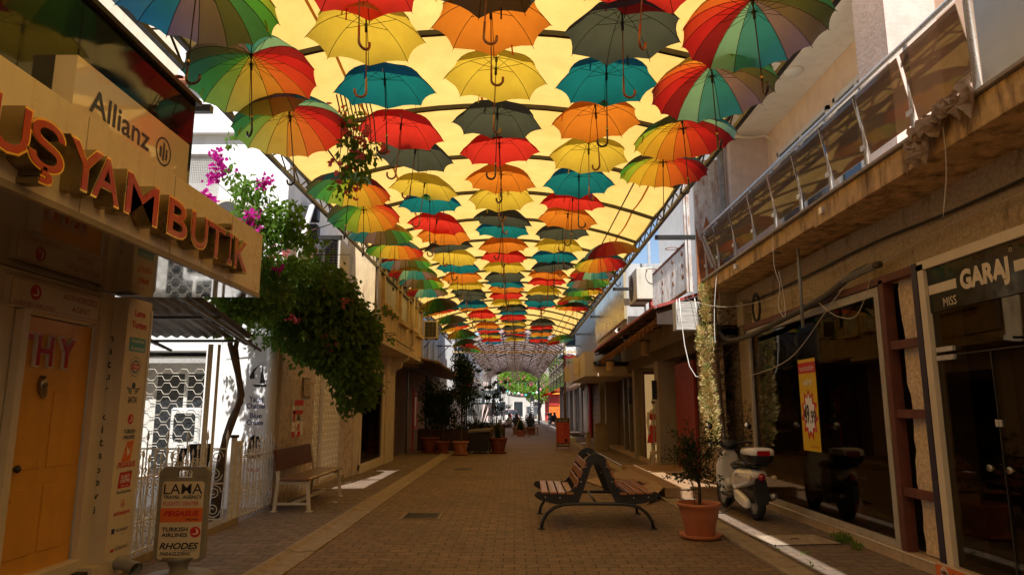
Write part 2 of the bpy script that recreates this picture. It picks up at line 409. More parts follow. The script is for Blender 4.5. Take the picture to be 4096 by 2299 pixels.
# drains and covers
def grate(x0, x1, y0, y1, label, n, fr=.03):
    t = thing('drain_grate', label, 'drain grate', (x0, y0, 0))
    m = MB(); z0, z1 = .002, .014
    m.box(x0, x1, y0, y0 + fr, z0, z1); m.box(x0, x1, y1 - fr, y1, z0, z1); m.box(x0, x0 + fr, y0 + fr, y1 - fr, z0, z1); m.box(x1 - fr, x1, y0 + fr, y1 - fr, z0, z1)
    m.build('frame', kerb_m, t)
    m = MB(); m.box(x0 + fr, x1 - fr, y0 + fr, y1 - fr, .001, .004); m.build('pit', interior, t)
    m = MB(); w = (x1 - x0 - 2 * fr) / n
    for i in range(n): m.box(x0 + fr + w * (i + .25), x0 + fr + w * (i + .75), y0 + fr, y1 - fr, .006, .012)
    m.build('bars', blackm, t)
grate(-1.7, -1.12, 10.55, 11.2, 'dark iron drain grate in the street, the nearer of the two', 12)
grate(-1.67, -1.12, 18.9, 19.4, 'small slotted drain grate farther up the street, before the potted plants', 7)
t = thing('manhole_cover', 'worn concrete manhole cover in the right pavement below the shop window', 'manhole cover', (3.4, 8.9, 0))
M = Matrix.Translation((3.42, 8.85, 0)) @ Matrix.Rotation(.12, 4, 'Z')
m = MB(); m.bbox(-.42, .42, -.3, .3, .019, .03, .004, M); m.build('slab', mat('cover_concrete', (.36, .28, .2), .9, .2, 6, .3, stain=(.18, .12, .08), stain_amt=.6, st_sc=(2, 2, 2)), t)
m = MB(); m.path([M @ Vector((-.06 + .12 * i / 6, 0, .03 + .012 * math.sin(math.pi * i / 6))) for i in range(7)], .005, 6); m.build('handle', darkm, t)
m = MB(); m.path([M @ Vector(p) for p in ((-.43, .31, .02), (-.43, -.31, .022), (.43, -.31, .022), (.43, .31, .02))], .009, 5); m.build('joint', interior, t)

# ---------------------------------------------------------------- foliage helper
def leaves(mb, blobs, n, size, rnd, shell=.55, droop=.5, fold=.25, narrow=.62, dirs=None):
    """n folded leaves scattered through a set of ellipsoids (cx,cy,cz,rx,ry,rz)"""
    w = [b[3] * b[4] * b[5] for b in blobs]; tot = sum(w)
    for b, ww in zip(blobs, w):
        for _ in range(max(1, int(n * ww / tot))):
            while True:
                d = Vector((rnd.uniform(-1, 1), rnd.uniform(-1, 1), rnd.uniform(-1, 1)))
                if .05 < d.length < 1: break
            d.normalize(); rr = shell + (1.04 - shell) * rnd.random() ** .6
            if rnd.random() < .08: rr *= 1.12
            p = Vector((b[0] + d.x * b[3] * rr, b[1] + d.y * b[4] * rr, b[2] + d.z * b[5] * rr))
            s = size * rnd.uniform(.6, 1.3)
            ax = (d * .6 + Vector((rnd.uniform(-1, 1), rnd.uniform(-1, 1), rnd.uniform(-1, 1) - droop * 1.6))).normalized()
            sd = ax.cross(Vector((rnd.uniform(-1, 1), rnd.uniform(-1, 1), rnd.uniform(.2, 1)))).normalized()
            nn = ax.cross(sd).normalized(); k = narrow * .5
            mb.add([p, p + ax * s * .45 + sd * s * k + nn * s * fold * .5, p + ax * s, p + ax * s * .45 - sd * s * k + nn * s * fold * .5],
                   [(0, 1, 2), (0, 2, 3)])
    return mb
def bracts(mb, centres, n, r, size, rnd):
    for c in centres:
        c = Vector(c)
        for _ in range(n):
            p = c + Vector((rnd.gauss(0, r), rnd.gauss(0, r), rnd.gauss(0, r)))
            for k in range(3):
                ax = Vector((rnd.uniform(-1, 1), rnd.uniform(-1, 1), rnd.uniform(-.6, 1))).normalized(); sd = ax.orthogonal().normalized()
                sd = (Matrix.Rotation(rnd.uniform(0, 6.28), 3, ax) @ sd); nn = ax.cross(sd); s = size * rnd.uniform(.7, 1.2)
                mb.add([p, p + ax * s * .5 + sd * s * .42, p + ax * s * .95 + nn * s * .2, p + ax * s * .5 - sd * s * .42], [(0, 1, 2), (0, 2, 3)])
    return mb
# ---------------------------------------------------------------- canopy over the street
XL, XR, ZE, ZA = -3.30, 2.66, 5.22, 5.76
RIBY = [7.1 + 1.93 * k for k in range(-7, 16)]
def arch(x):
    u = (x - (XL + XR) / 2) / ((XR - XL) / 2); return ZE + (ZA - ZE) * (1 - u * u)
fabric_m = cloth('canopy_fabric', (.86, .68, .36), .62, fibre=.5, tcol=(.95, .61, .165))
cp = thing('street_canopy', 'arched yellow fabric canopy on steel trusses covering the street', 'canopy', (0, 0, 0))
m = MB(); nx = 18; ys = [RIBY[0] - .1] + RIBY + [RIBY[-1] + .1]; Y2 = []
for a, b in zip(ys, ys[1:]):
    for k in range(4): Y2.append((a + (b - a) * k / 4, k / 4))
Y2.append((ys[-1], 0))
for i, (y, ph) in enumerate(Y2):
    for k in range(nx + 1):
        x = XL - .05 + (XR - XL + .1) * k / nx
        m.v.append((x, y, arch(x) + .045 - .045 * math.sin(math.pi * ph) * (1 + .35 * math.sin(k * 1.7 + i * .37))))
for i in range(len(Y2) - 1):
    for k in range(nx):
        a = i * (nx + 1) + k; m.f.append((a, a + 1, a + nx + 2, a + nx + 1)); m.mi.append(0)
m.build('fabric', fabric_m, cp, smooth=True)
seam_m = cloth('seam_tape', (.6, .33, .1), .6, tcol=(.45, .2, .04))
for x in (-2.05, -.45, 1.1, 2.28):
    m = MB()
    for a, b in zip(Y2, Y2[1:]):
        z = arch(x) + .028
        m.quad((x - .018, a[0], z - .06 * math.sin(math.pi * a[1])), (x + .018, a[0], z - .06 * math.sin(math.pi * a[1])), (x + .018, b[0], z - .06 * math.sin(math.pi * b[1])), (x - .018, b[0], z - .06 * math.sin(math.pi * b[1])))
    m.build('seam', seam_m, cp)
for y in RIBY:
    m = MB(); P = [(XL + (XR - XL) * k / 16, y, arch(XL + (XR - XL) * k / 16)) for k in range(17)]
    rings = [[(p[0], y - .025, p[2] - .03), (p[0], y + .025, p[2] - .03), (p[0], y + .025, p[2] + .03), (p[0], y - .025, p[2] + .03)] for p in P]
    m.loft(rings); m.build('arch_rib', darkm, cp)
for sx, x in ((-1, XL), (1, XR)):
    m = MB(); y0, y1 = RIBY[0], RIBY[-1]; xx = x + sx * .03
    m.box(xx - .025, xx + .025, y0, y1, ZE - .03, ZE + .03); m.box(xx - .03, xx + .03, y0, y1, ZE - .27, ZE - .22)
    y = y0; up = True
    while y + .32 < y1:
        a, b = (ZE - .22, ZE - .03) if up else (ZE - .03, ZE - .22)
        m.bar((xx, y, a), (xx, y + .32, b), .018); y += .32; up = not up
    m.build('edge_truss', darkm, cp)
for x in (2.02, -2.75):
    m = MB(); m.path([(x, y, arch(x) - .055) for y in (RIBY[0], RIBY[-1])], .014, 6); m.build('rail_wire', darkm, cp)
for i, y in enumerate(RIBY[7:]):
    if i % 3 == 0:
        m = MB(); m.box(XL - .78, XL - .03, y - .04, y + .04, ZE - .42, ZE - .34)
        if i: m.bar((XL - .72, y, ZE - 1.0), (XL - .2, y, ZE - .42), .045)
        m.build('wall_bracket', blackm, cp)
        if i: m = MB(); m.box(XR + .03, XR + .8, y - .04, y + .04, ZE - .42, ZE - .34); m.build('wall_bracket', blackm, cp)

# ---------------------------------------------------------------- umbrellas
UC = {'yel': ((.78, .56, .05), (1.0, .92, .24), 'yellow'), 'org': ((.80, .24, .02), (1.0, .40, .10), 'orange'),
      'red': ((.62, .045, .03), (.92, .07, .11), 'red'), 'tea': ((.035, .15, .21), (.015, .34, .98), 'teal'), 'gry': ((.13, .13, .11), (.095, .14, .24), 'dark grey')}
UM = {k: cloth('umbrella_' + v[2].replace(' ', '_'), v[0], .86, tcol=v[1], vary=.2) for k, v in UC.items()}
RB = [(.98, .85, .16), (1, .72, .14), (1, .46, .10), (.98, .26, .09), (.92, .10, .08), (.75, .04, .07), (.36, .03, .06), (.30, .72, .95), (.10, .45, .80),
      (.05, .38, .75), (.30, .24, .42), (.22, .18, .16), (.13, .16, .08), (.08, .32, .18), (.12, .55, .14), (.46, .80, .14)]
RBM = [cloth('rainbow_cloth_%s' % n, tuple(min(.8, x * .62 + .03) for x in c), .8, tcol=tuple(x * .92 for x in c), vary=.2) for n, c in zip('abcdefghijklmnop', RB)]
shaft_m = mat('umbrella_steel', (.05, .035, .03), .35, .1, 5, metal=.5)
shaft_w = wood('umbrella_wood', (.42, .13, .035), .6, (12, 12, 1), .3, coat=.3)
hook_w = wood('crook_wood', (.38, .12, .035), .6, (12, 12, 1), .25, coat=.5)
hook_d = mat('dark_crook', (.035, .018, .012), .25, .2, 6, coat=.4)
def dome(n, r, H, seed, rad=6, sub=4):
    """one cloth with n gores: valleys between the ribs, concave rim"""
    m = MB(); rings = []; A = R(64); rr = random.Random(seed)
    jit = [rr.uniform(-.012, .012) for _ in range(n)]
    for i in range(rad + 1):
        t = i / rad; rho = r * math.sin(t * A) / math.sin(A); z = H * (math.cos(t * A) - math.cos(A)) / (1 - math.cos(A))
        ring = []
        for g_ in range(n):
            for q in range(sub):
                u = q / sub; a = 2 * math.pi * (g_ + u) / n; half = math.pi / n
                ch = math.cos(half) / math.cos(2 * half * u - half)
                e = rho * (1 + (ch - 1) * (.5 + .5 * t)) * (1 - (.16 if n < 10 else .05) * u * (1 - u) * t ** 3 * 1.6)
                zz = z + jit[g_] * t * t - .01 * math.sin(math.pi * u) * t * (1 - t) * 2 + (.018 * 4 * u * (1 - u) * t ** 4)
                ring.append((e * math.cos(a), e * math.sin(a), zz))
        rings.append(ring)
    K = n * sub
    m.v.append((0, 0, H))
    for ring in rings[1:]: m.v += ring
    for k in range(K): m.f.append((0, 1 + k, 1 + (k + 1) % K)); m.mi.append((n - 1 - k // sub) % n)
    for i in range(rad - 1):
        for k in range(K):
            a = 1 + i * K + k; b = 1 + i * K + (k + 1) % K; m.f.append((a, a + K, b + K, b)); m.mi.append((n - 1 - k // sub) % n)
    return m
def rib_pts(r, H, a, k=7):
    A = R(64); o = []
    for i in range(k + 1):
        t = i / k; rho = r * math.sin(t * A) / math.sin(A) - .004; z = H * (math.cos(t * A) - math.cos(A)) / (1 - math.cos(A)) - .007
        o.append((rho * math.cos(a), rho * math.sin(a), z))
    o.append((o[-1][0] * 1.025, o[-1][1] * 1.025, o[-1][2] - .012)); return o
def make_umbrella(n, r, H, near, wooden, canopy_mats):
    """origin at the centre of the rim plane"""
    t = bpy.data.objects.new('umbrella', None); COL.objects.link(t); t.empty_display_size = .1
    dome(n, r, H, n).build('canopy', canopy_mats, t, smooth=True, local=True)
    L = .56 if wooden else .66; r0 = .0055
    sm = shaft_w if wooden else shaft_m; hm = hook_w if wooden else hook_d
    m = MB(); m.tube((0, 0, H + .05), (0, 0, -L + .05), r0, 8); m.tube((0, 0, H + .05), (0, 0, H + .09), r0 * .8, 6, .001)
    m.build('shaft', sm, t, True, True)
    m = MB(); P = [(0, 0, -L + .18), (0, 0, -L + .05)] + [(.05 - .05 * math.cos(a), 0, -L + .05 - .05 * math.sin(a)) for a in [math.pi * k / 8 for k in range(1, 9)]] + [(.1, 0, -L + .075)]
    m.path(P, [.009, .0105] + [.0115] * 8 + [.011], 8); m.build('handle', hm, t, True, True)
    if near:
        m = MB(); m.lathe([(.014, H - .02), (.014, H - .05), (.008, H - .06), (.008, H - .11), (.013, H - .12), (.013, H - .2)][::-1], n=8); m.build('runner', black_p, t, True, True)
        for k in range(n):
            a = 2 * math.pi * k / n; m = MB(); P = rib_pts(r, H, a); m.path(P, [.0032] * (len(P) - 2) + [.0036, .002], 4)
            q = P[3]; m.tube((.012 * math.cos(a), .012 * math.sin(a), H - .13), (q[0], q[1], q[2] - .002), .0028, 4)
            m.build('rib', shaft_m if not wooden else darkm, t, False, True)
        m = MB(); a = math.pi / n * 3; P = rib_pts(r, H, a)[-3]
        m.path([(P[0] * .93, P[1] * .93, P[2] - .01), (P[0] * .95, P[1] * .95, P[2] - .03), (P[0] * .99, P[1] * .99, P[2] - .1)], .007, 4); m.build('strap', canopy_mats[0], t, False, True)
        if not wooden:
            m = MB(); m.tube((0, 0, -L + .17), (0, 0, -L + .2), .0118, 10); m.build('collar', goldm, t, True, True)
    else:
        m = MB()
        for k in range(n):
            P = rib_pts(r, H, 2 * math.pi * k / n, 4); m.path(P, .0032, 3, cap=False)
        m.build('rib_frame', shaft_m, t, False, True)
    return t
ORD = ['first', 'second', 'third', 'fourth', 'fifth', 'sixth', 'seventh', 'eighth', 'ninth', 'tenth', 'eleventh', 'twelfth', 'thirteenth', 'fourteenth', 'fifteenth', 'sixteenth', 'seventeenth',
       'eighteenth', 'nineteenth', 'twentieth', 'twenty-first', 'twenty-second', 'twenty-third', 'twenty-fourth', 'twenty-fifth', 'twenty-sixth', 'twenty-seventh', 'twenty-eighth', 'twenty-ninth', 'thirtieth']
UPLAIN = {
  'second row from the left': [('red',-1.21,4.87),('yel',-1.34,5.72),('tea',-1.36,6.75),('red',-1.38,7.82),('gry',-1.35,8.79),('yel',-1.39,10.05),('tea',-1.41,10.99),('red',-1.43,12.1),('org',-1.38,13.01),('gry',-1.4,14.18),('yel',-1.37,15.13),('tea',-1.37,16.22),('org',-1.36,17.35),('yel',-1.35,18.58),('gry',-1.36,19.71),('gry',-1.36,20.75),('tea',-1.39,21.9),('org',-1.37,22.99),('red',-1.19,24.4),('yel',-1.17,25.51),('gry',-1.14,26.48),('org',-1.12,27.52),('tea',-1.11,28.64),('red',-1.15,29.7),('gry',-1.14,30.68),('yel',-1.14,31.71),('org',-1.15,32.63),('red',-1.15,33.8),('tea',-1.17,34.84)],
  'middle row': [('gry',-0.21,4.87),('org',-0.21,5.56),('yel',-0.2,6.6),('gry',-0.21,7.65),('red',-0.2,8.61),('org',-0.21,9.71),('yel',-0.22,10.7),('gry',-0.22,11.8),('tea',-0.24,12.76),('org',-0.24,13.82),('red',-0.25,14.92),('yel',-0.25,16.02),('gry',-0.26,17.08),('tea',-0.26,18.15),('org',-0.25,19.23),('red',-0.26,20.37),('yel',-0.27,21.64),('gry',-0.09,22.61),('tea',-0.07,23.77),('red',-0.07,25.05),('gry',-0.06,26.11),('yel',-0.05,27.25),('gry',-0.03,28.21),('org',-0.02,29.24),('tea',-0.03,30.18),('red',-0.02,31.19),('gry',-0.02,32.26),('yel',0.0,33.6)],
  'second row from the right': [('red',0.99,4.82),('gry',0.95,5.6),('tea',0.95,6.67),('org',0.96,7.65),('yel',0.97,8.63),('tea',0.94,9.75),('red',0.93,10.77),('org',0.92,11.78),('gry',0.91,12.83),('yel',0.91,13.92),('tea',0.88,14.96),('gry',0.88,15.88),('org',0.85,17.19),('red',0.86,18.21),('yel',0.83,19.5),('gry',0.81,20.6),('tea',0.8,21.73),('red',0.86,22.71),('gry',1.06,26.73),('red',1.1,28.21),('gry',1.13,29.55),('org',1.17,30.51),('yel',1.17,31.53),('tea',1.11,32.63),('red',1.15,33.6),('gry',1.17,35.06)],
}
URAIN = {
  'leftmost row': [(-2.47,4.85,4.67,8),(-2.59,6.3,4.8,14),(-2.48,7.2,4.64,15),(-2.44,9.7,4.69,13),(-2.57,11.3,4.77,13),(-2.54,12.66,4.78,8),(-2.54,14.18,4.83,14),(-2.55,15.71,4.88,8),(-2.53,16.75,4.84,5),(-2.5,18.08,4.86,9),(-2.54,19.63,4.86,5),(-2.3,20.46,4.57,2),(-2.35,21.74,4.59,0),(-2.36,25.43,4.73,1),(-2.4,27.42,4.73,15),(-2.34,29.76,4.69,3),(-2.3,31.58,4.47,1),(-2.28,34.68,4.51,9),(-2.25,31.0,4.75,4)],
  'rightmost row': [(2.05,5.4,4.78,4),(2.0,6.51,4.75,4),(2.07,7.99,4.81,15),(2.09,9.3,4.86,14),(2.07,14.38,4.82,8),(1.98,15.59,4.84,15),(1.98,17.02,4.88,4),(2.0,18.55,4.94,8),(1.98,19.81,4.9,11),(1.91,21.25,4.84,4),(1.89,22.17,4.78,0),(1.91,29.0,4.37,3),(2.9,37.5,4.25,9)],
}

GRP = 'umbrellas hung in rows under the street canopy'
rnd = random.Random(3); PROTO = {}
def hang(kind, near, wooden, x, y, z, rz, tilt, label):
    key = (kind, near, wooden)
    if key not in PROTO:
        ms = RBM if kind == 'rain' else [UM[kind]]
        o = PROTO[key] = make_umbrella(16 if kind == 'rain' else 8, .62 if kind == 'rain' else .53, .30 if kind == 'rain' else .265, near, wooden, ms)
    else: o = copy_tree(PROTO[key])
    o.location = (x, y, z); o.rotation_euler = (tilt[0], tilt[1], rz)
    tag(o, label, 'umbrella', GRP)
for row, L in UPLAIN.items():
    cnt = {}
    tot = {}
    for c, x, y in L: tot[c] = tot.get(c, 0) + 1
    for i, (c, x, y) in enumerate(L):
        j = cnt.get(c, 0); cnt[c] = j + 1
        lab = 'plain %s umbrella, %s of its colour in the %s' % (UC[c][2], ORD[j], row)
        hang(c, y < 12.3, c in ('yel', 'org') or rnd.random() < .35, x, y, 4.87 + rnd.uniform(-.05, .05), rnd.uniform(-.2, .2) + rnd.choice((0, 0, math.pi, math.pi, .9, 2.4)), (rnd.gauss(0, .045), rnd.gauss(0, .05)), lab)
        m = MB(); m.tube((x, y, 5.2), (x, y, arch(x)), .003, 3); o = m.build('hanging_string', darkm, None)
        tag(o, 'thin string holding the %s umbrella, %s of the %s' % (UC[c][2], ORD[i], row), 'string', 'strings the umbrellas hang from')
TILT = {('leftmost row', 1): (.05, .28), ('leftmost row', 2): (.06, .2), ('leftmost row', 4): (0, .18), ('leftmost row', 11): (-.1, .3), ('leftmost row', 12): (-.1, .22), ('leftmost row', 13): (-.1, .15), ('leftmost row', 14): (-.1, .2), ('leftmost row', 15): (0, .35), ('leftmost row', 16): (0, .2), ('leftmost row', 17): (0, .2),
        ('rightmost row', 2): (0, .05), ('rightmost row', 4): (.22, -.14), ('rightmost row', 5): (.05, .08), ('rightmost row', 11): (.2, .05), ('rightmost row', 0): (.0, -.12), ('rightmost row', 1): (.0, -.1)}
for row, L in URAIN.items():
    for i, (x, y, z, k) in enumerate(L):
        tl = TILT.get((row, i), (rnd.uniform(-.05, .05), rnd.uniform(-.05, .05)))
        n = len(L) - i
        pos = ORD[i] + ' from the front' if i < len(L) / 2 else (ORD[n - 1] + ' from the far end' if n > 1 else 'last')
        if row == 'rightmost row' and i == 11: pos = 'hanging low and apart before the far end'
        if row == 'rightmost row' and i == 12: pos = 'lowest of all, beyond the canopy end'
        # gore k sits at the left (180 degrees); hue index grows as the angle falls
        o_rz = math.pi + 2 * math.pi * k / 16
        hang('rain', y < 12.3, False, x, y, z, o_rz, tl, 'rainbow umbrella, %s in the %s' % (pos, row))
# ================================================================ LEFT SIDE
# ---- shop with the red letter sign
doorO = mat('orange_door_paint', (.72, .34, .04), .35, .08, 3, stain=(.45, .2, .03), stain_amt=.3)
soffit_m = mat('glossy_soffit', (.05, .042, .035), .06, .1, 2, spec=.8, coat=.6)
fascia_m = mat('fascia_panels', (.72, .60, .40), .28, .05, 2, stain=(.42, .3, .16), stain_amt=.4, st_sc=(4, 6, .35), thr=.52)
b = thing('shop_building', 'shop on the left under the cream fascia with raised red letters', 'shop', (-4.2, 0, 0))
m = MB(); m.box(-11, -4.25, -12, 7.0, 0, 4.3); m.box(-4.25, -4.06, -12, 5.6, 0, 2.72); m.box(-4.25, -4.06, 5.6, 6.62, 2.38, 2.72); m.box(-4.25, -4.06, 5.2, 6.62, 0, .22)
m.build('wall', cream, b)
m = MB(); m.box(-4.06, -4.0, 6.6, 6.78, .0, 2.72); m.box(-4.05, -3.98, 5.52, 5.6, .22, 2.4); m.build('pilaster', cream, b)
m = MB(); m.box(-4.25, -2.66, -12, 6.95, 2.725, 2.76); m.build('soffit', soffit_m, b)
m = MB(); m.box(-4.25, -2.63, -12, 6.97, 2.76, 3.38)
m.v = [(x, y, z) for x, y, z in m.v]; m.build('canopy_box', fascia_m, b)
m = MB()
for y in (1.8, 2.9, 4.0, 5.1, 6.2): m.box(-2.632, -2.6275, y - .003, y + .003, 2.765, 3.375)
m.box(-2.66, -2.622, -12, 6.975, 2.722, 2.762); m.build('panel_joints', mat('joint_line', (.32, .25, .15), .5), b)
m = MB(); m.box(-4.25, -2.9, -12, 5.86, 3.385, 4.32)
m.build('glass_band', dglass, b)
m = MB(); m.box(-4.3, -2.86, -12, 5.9, 4.32, 4.36); m.build('coping', darkm, b)
m = MB(); m.box(-11, -3.15, -12, 4.6, 4.37, 11.2); m.build('added_shade_storeys', plaster_b, b)  # unseen storeys added and sized to block sky light and cast shade
m = MB(); m.bbox(-4.25, -3.98, 5.05, 6.62, .14, .25, .008); m.box(-4.2, -3.86, 6.62, 7.25, 0, .17); m.build('door_step', cream, b)
m = MB(); m.box(-4.2, -3.9, -6, 7.2, 0, .14); m.build('plinth', mat('dark_plinth', (.05, .04, .035), .6, .2), b)
# door with its knocker and knob
d = MB(); d.box(-4.12, -4.075, 5.62, 6.6, .24, 2.37); dr = d.build('door', doorO, b, bev=.004)
m = MB()
for y0, y1, z0, z1 in ((5.72, 6.05, .4, .95), (6.13, 6.46, .4, .95), (5.72, 6.05, 1.1, 1.75), (6.13, 6.46, 1.1, 1.75)):
    m.bbox(-4.075, -4.066, y0, y1, z0, z1, .004)
m.build('door_panels', doorO, dr)
m = MB(); m.lathe([(.03, 0), (.045, .02), (.035, .05), (.05, .08), (.03, .13), (.02, .16)], (0, 0, 0), 12, Matrix.Translation((-4.06, 5.95, 1.72)))
m.path([(-4.04 + .0, 5.95 + .035 * math.cos(a), 1.74 + .05 * math.sin(a)) for a in [i * .52 for i in range(13)]], .009, 6); m.build('knocker', bronze, dr, True)
m = MB(); m.lathe([(.012, 0), (.014, .03), (.03, .04), (.032, .06), (.015, .075)], (0, 0, 0), 14, Matrix.Translation((-4.075, 5.72, 1.12)) @ Matrix.Rotation(math.pi / 2, 4, 'Y')); m.build('door_knob', blackm, dr, True)
# raised letters THY on the door
def letter_part(par, ch, O, fr, w, h, ext, side, face, rim=.012, off=0, face_name='letter_face', bold=.03, ital=0, sub=True):
    m = MB(); put_text(m, ch, O, fr, w, h, bold, ital, ext, off=off); o = m.build('letter', side, par)
    m = MB(); put_text(m, ch, Vector(O), fr, w - rim * 2, h - rim * 2, max(0, bold - .008), ital, 0, off=off + ext + .003); m.build(face_name, face, o)
    return o
s = thing('door_letters', 'raised red letters THY on the orange door', 'lettering', (-4.06, 6.0, 2.1))
for ch, y, w in (('T', 5.66, .2), ('H', 5.91, .23), ('Y', 6.2, .25)):
    letter_part(s, ch, (-4.07, y, 2.09), FL, w, .28, .03, white_m, redd, .01)
s = thing('agent_sign', 'cream sign reading authorized agent above the orange door', 'sign', (-4.0, 6, 2.5))
m = MB(); m.box(-4.06, -4.02, 5.38, 6.6, 2.41, 2.66); m.build('board', cream, s)
m = MB()
for a, b_, c_, d_ in ((5.4, 6.58, 2.43, 2.434), (5.4, 6.58, 2.64, 2.644), (5.4, 5.404, 2.43, 2.64), (6.576, 6.58, 2.43, 2.64)): m.box(-4.02, -4.018, a, b_, c_, d_)
put_text(m, 'AUTHORIZED', (-4.02, 6.28, 2.585), FL, .5, .055, 0); put_text(m, 'AGENT', (-4.02, 6.3, 2.49), FL, .26, .055, 0)
put_text(m, 'TURKISH AIRLINES', (-4.02, 5.68, 2.455), FL, .5, .03, .01); m.build('lettering', mat('faded_red_ink', (.4, .08, .08), .5), s)
def disc_bird(par, O, fr, r, mat_d=None, face=None):
    m = MB(); m.plate([(r * math.cos(i * .2618), r * math.sin(i * .2618)) for i in range(24)], O, *fr, .0025); m.build('emblem_disc', mat_d or redi, par)
    m = MB(); P = [(-.75, -.35), (.1, -.28), (.3, -.05), (.22, .3), (-.05, .8), (.5, .35), (.62, -.1), (.35, -.42), (-.1, -.5)]
    m.plate([(x * r, y * r) for x, y in P], O, *fr, .0035); m.build('emblem_bird', face or whitei, par)
disc_bird(s, (-4.02, 5.68, 2.56), FL, .065)
# sticker column
s = thing('sticker_column', 'cream column with travel agency stickers beside the orange door', 'column', (-4.0, 6.9, 0))
m = MB(); m.box(-4.12, -3.85, 6.78, 7.22, .17, 2.7); m.build('shaft', cream, s)
m = MB(); m.box(-3.85, -3.84, 7.2, 7.235, .17, 2.62); m.build('metal_edge', white_m, s)
m = MB()
for i, ch in enumerate('natur kitabevi'):
    if ch != ' ': put_text(m, ch, (-3.99, 6.78, 2.28 - i * .125), FF, None, .07 if ch in 'tkbi' else .052, .02, off=.002)
m.build('vertical_lettering', mat('dark_green_ink', (.05, .06, .04), .5), s)
O = lambda z, y=7.0: (-3.85, y, z)
def st(name, items, mt):
    m = MB()
    for it in items: put_text(m, it[0], O(it[1], it[5] if len(it) > 5 else 7.0), FL, it[2], it[3], it[4][0], it[4][1])
    return m.build(name, mt, s)
st('red_lettering', [('Lama', 2.56, .2, .07, (.03, 0)), ('Turizm', 2.44, .28, .07, (.03, 0)), ('PEGASUS', 1.06, .32, .055, (.03, .3)), ('atlasjet', .6, .28, .055, (.02, 0))], redi)
m = MB(); m.plate([(-.15, -.07), (.15, -.07), (.15, .07), (-.15, .07)], O(2.24), *FL, .002); m.build('teal_panel', teali, s)
st('white_lettering', [('Seyahat', 2.275, .24, .05, (0, 0)), ('Acentesi', 2.205, .25, .045, (0, 0))], whitei).location.x = .002
def ring(m, O_, fr, r, w, n=28, off=.002):
    U, V, Nn = fr; O_ = Vector(O_)
    for i in range(n):
        a, b_ = 2 * math.pi * i / n, 2 * math.pi * (i + 1) / n
        m.quad(*[O_ + U * (q * math.cos(t_)) + V * (q * math.sin(t_)) + Nn * off for q, t_ in ((r - w, a), (r, a), (r, b_), (r - w, b_))])
m = MB(); ring(m, O(2.02), FL, .1, .008); ring(m, O(2.02), FL, .068, .02); m.build('badge_rings', mat('blue_grey_ink', (.12, .2, .3), .5), s)
m = MB(); m.plate([(-.075, -.025), (.075, -.025), (.075, .025), (-.075, .025)], O(2.02), *FL, .003); m.build('badge_band', redi, s)
m = MB(); put_text(m, 'TURSAB', O(2.02), FL, .12, .028, .02, off=.005); m.build('badge_lettering', whitei, s)
m = MB()   # globe with wings
m.plate([(.035 * math.cos(i * .4), .035 * math.sin(i * .4) + .05) for i in range(16)], O(1.78), *FL, .002)
for sg in (-1, 1):
    for k in range(3): m.plate([(sg * .03, .02 - k * .02), (sg * (.13 - k * .02), .035 - k * .022), (sg * (.115 - k * .02), .02 - k * .022), (sg * .03, .007 - k * .02)][::sg], O(1.78), *FL, .002)
m.build('winged_globe', mat('slate_ink', (.05, .08, .12), .5), s)
st('dark_lettering', [('IATA', 1.69, .16, .065, (.03, .2)), ('TURKISH', 1.38, .21, .042, (.02, 0)), ('AIRLINES', 1.325, .21, .038, (.02, 0)), ('AIRLINES', .99, .1, .02, (.02, 0), 7.06), ('SunExpress', .8, .26, .045, (.01, .1)), ('BORAJET', .44, .22, .035, (.01, .1), 7.04), ('by air', .4, .08, .015, (0, .1), 7.06), ('Onurair', .28, .22, .045, (0, .3), 7.05)], mat('slate_ink', (.05, .08, .12)))
disc_bird(s, O(1.5), FL, .05)
m = MB(); m.plate([(-.1, -.1), (.06, -.1), (.1, .1), (-.02, .09)], O(1.19), *FL, .002); m.build('tail_fin', orangei, s)
m = MB(); m.plate([(0, -.05), (.03, -.03), (.05, .06), (.02, .0), (-.02, .05), (-.01, -.02)], O(1.19), *FL, .004); m.build('winged_horse', whitei, s)
m = MB(); m.plate([(-.12, -.075), (.1, -.075), (.12, .075), (-.1, .075)], O(.915 + .0), *FL, .002)
m.v = [(x, y, z + .0) for x, y, z in m.v]
ro = m.build('red_square', redi, s)
m = MB(); put_text(m, 'FLIGHT\nCENTRE', O(.925), FL, .17, .075, .03, off=.004); put_text(m, 'Business Travel', O(.862), FL, .13, .018, 0, .4, off=.004); m.build('square_lettering', whitei, s)
m = MB(); ring(m, O(.69), FL, .04, .006); m.plate([(-.02, -.02), (.02, -.02), (.01, .03)], O(.69), *FL, .002); m.plate([(.03 * math.cos(-i * .35) - .11, .03 * math.sin(-i * .35)) for i in range(10)], O(.28), *FL, .002); m.build('small_logos', redi, s)
m = MB(); m.plate([(-.15, -.02), (-.1, -.02), (-.1, .03), (-.15, .03)], O(.44), *FL, .002); m.plate([(.03 * math.cos(i * .35), .03 * math.sin(i * .35)) for i in range(18)], O(.855 - .0, 7.3), *FL, -.4); m.build('dark_logos', navy, s)
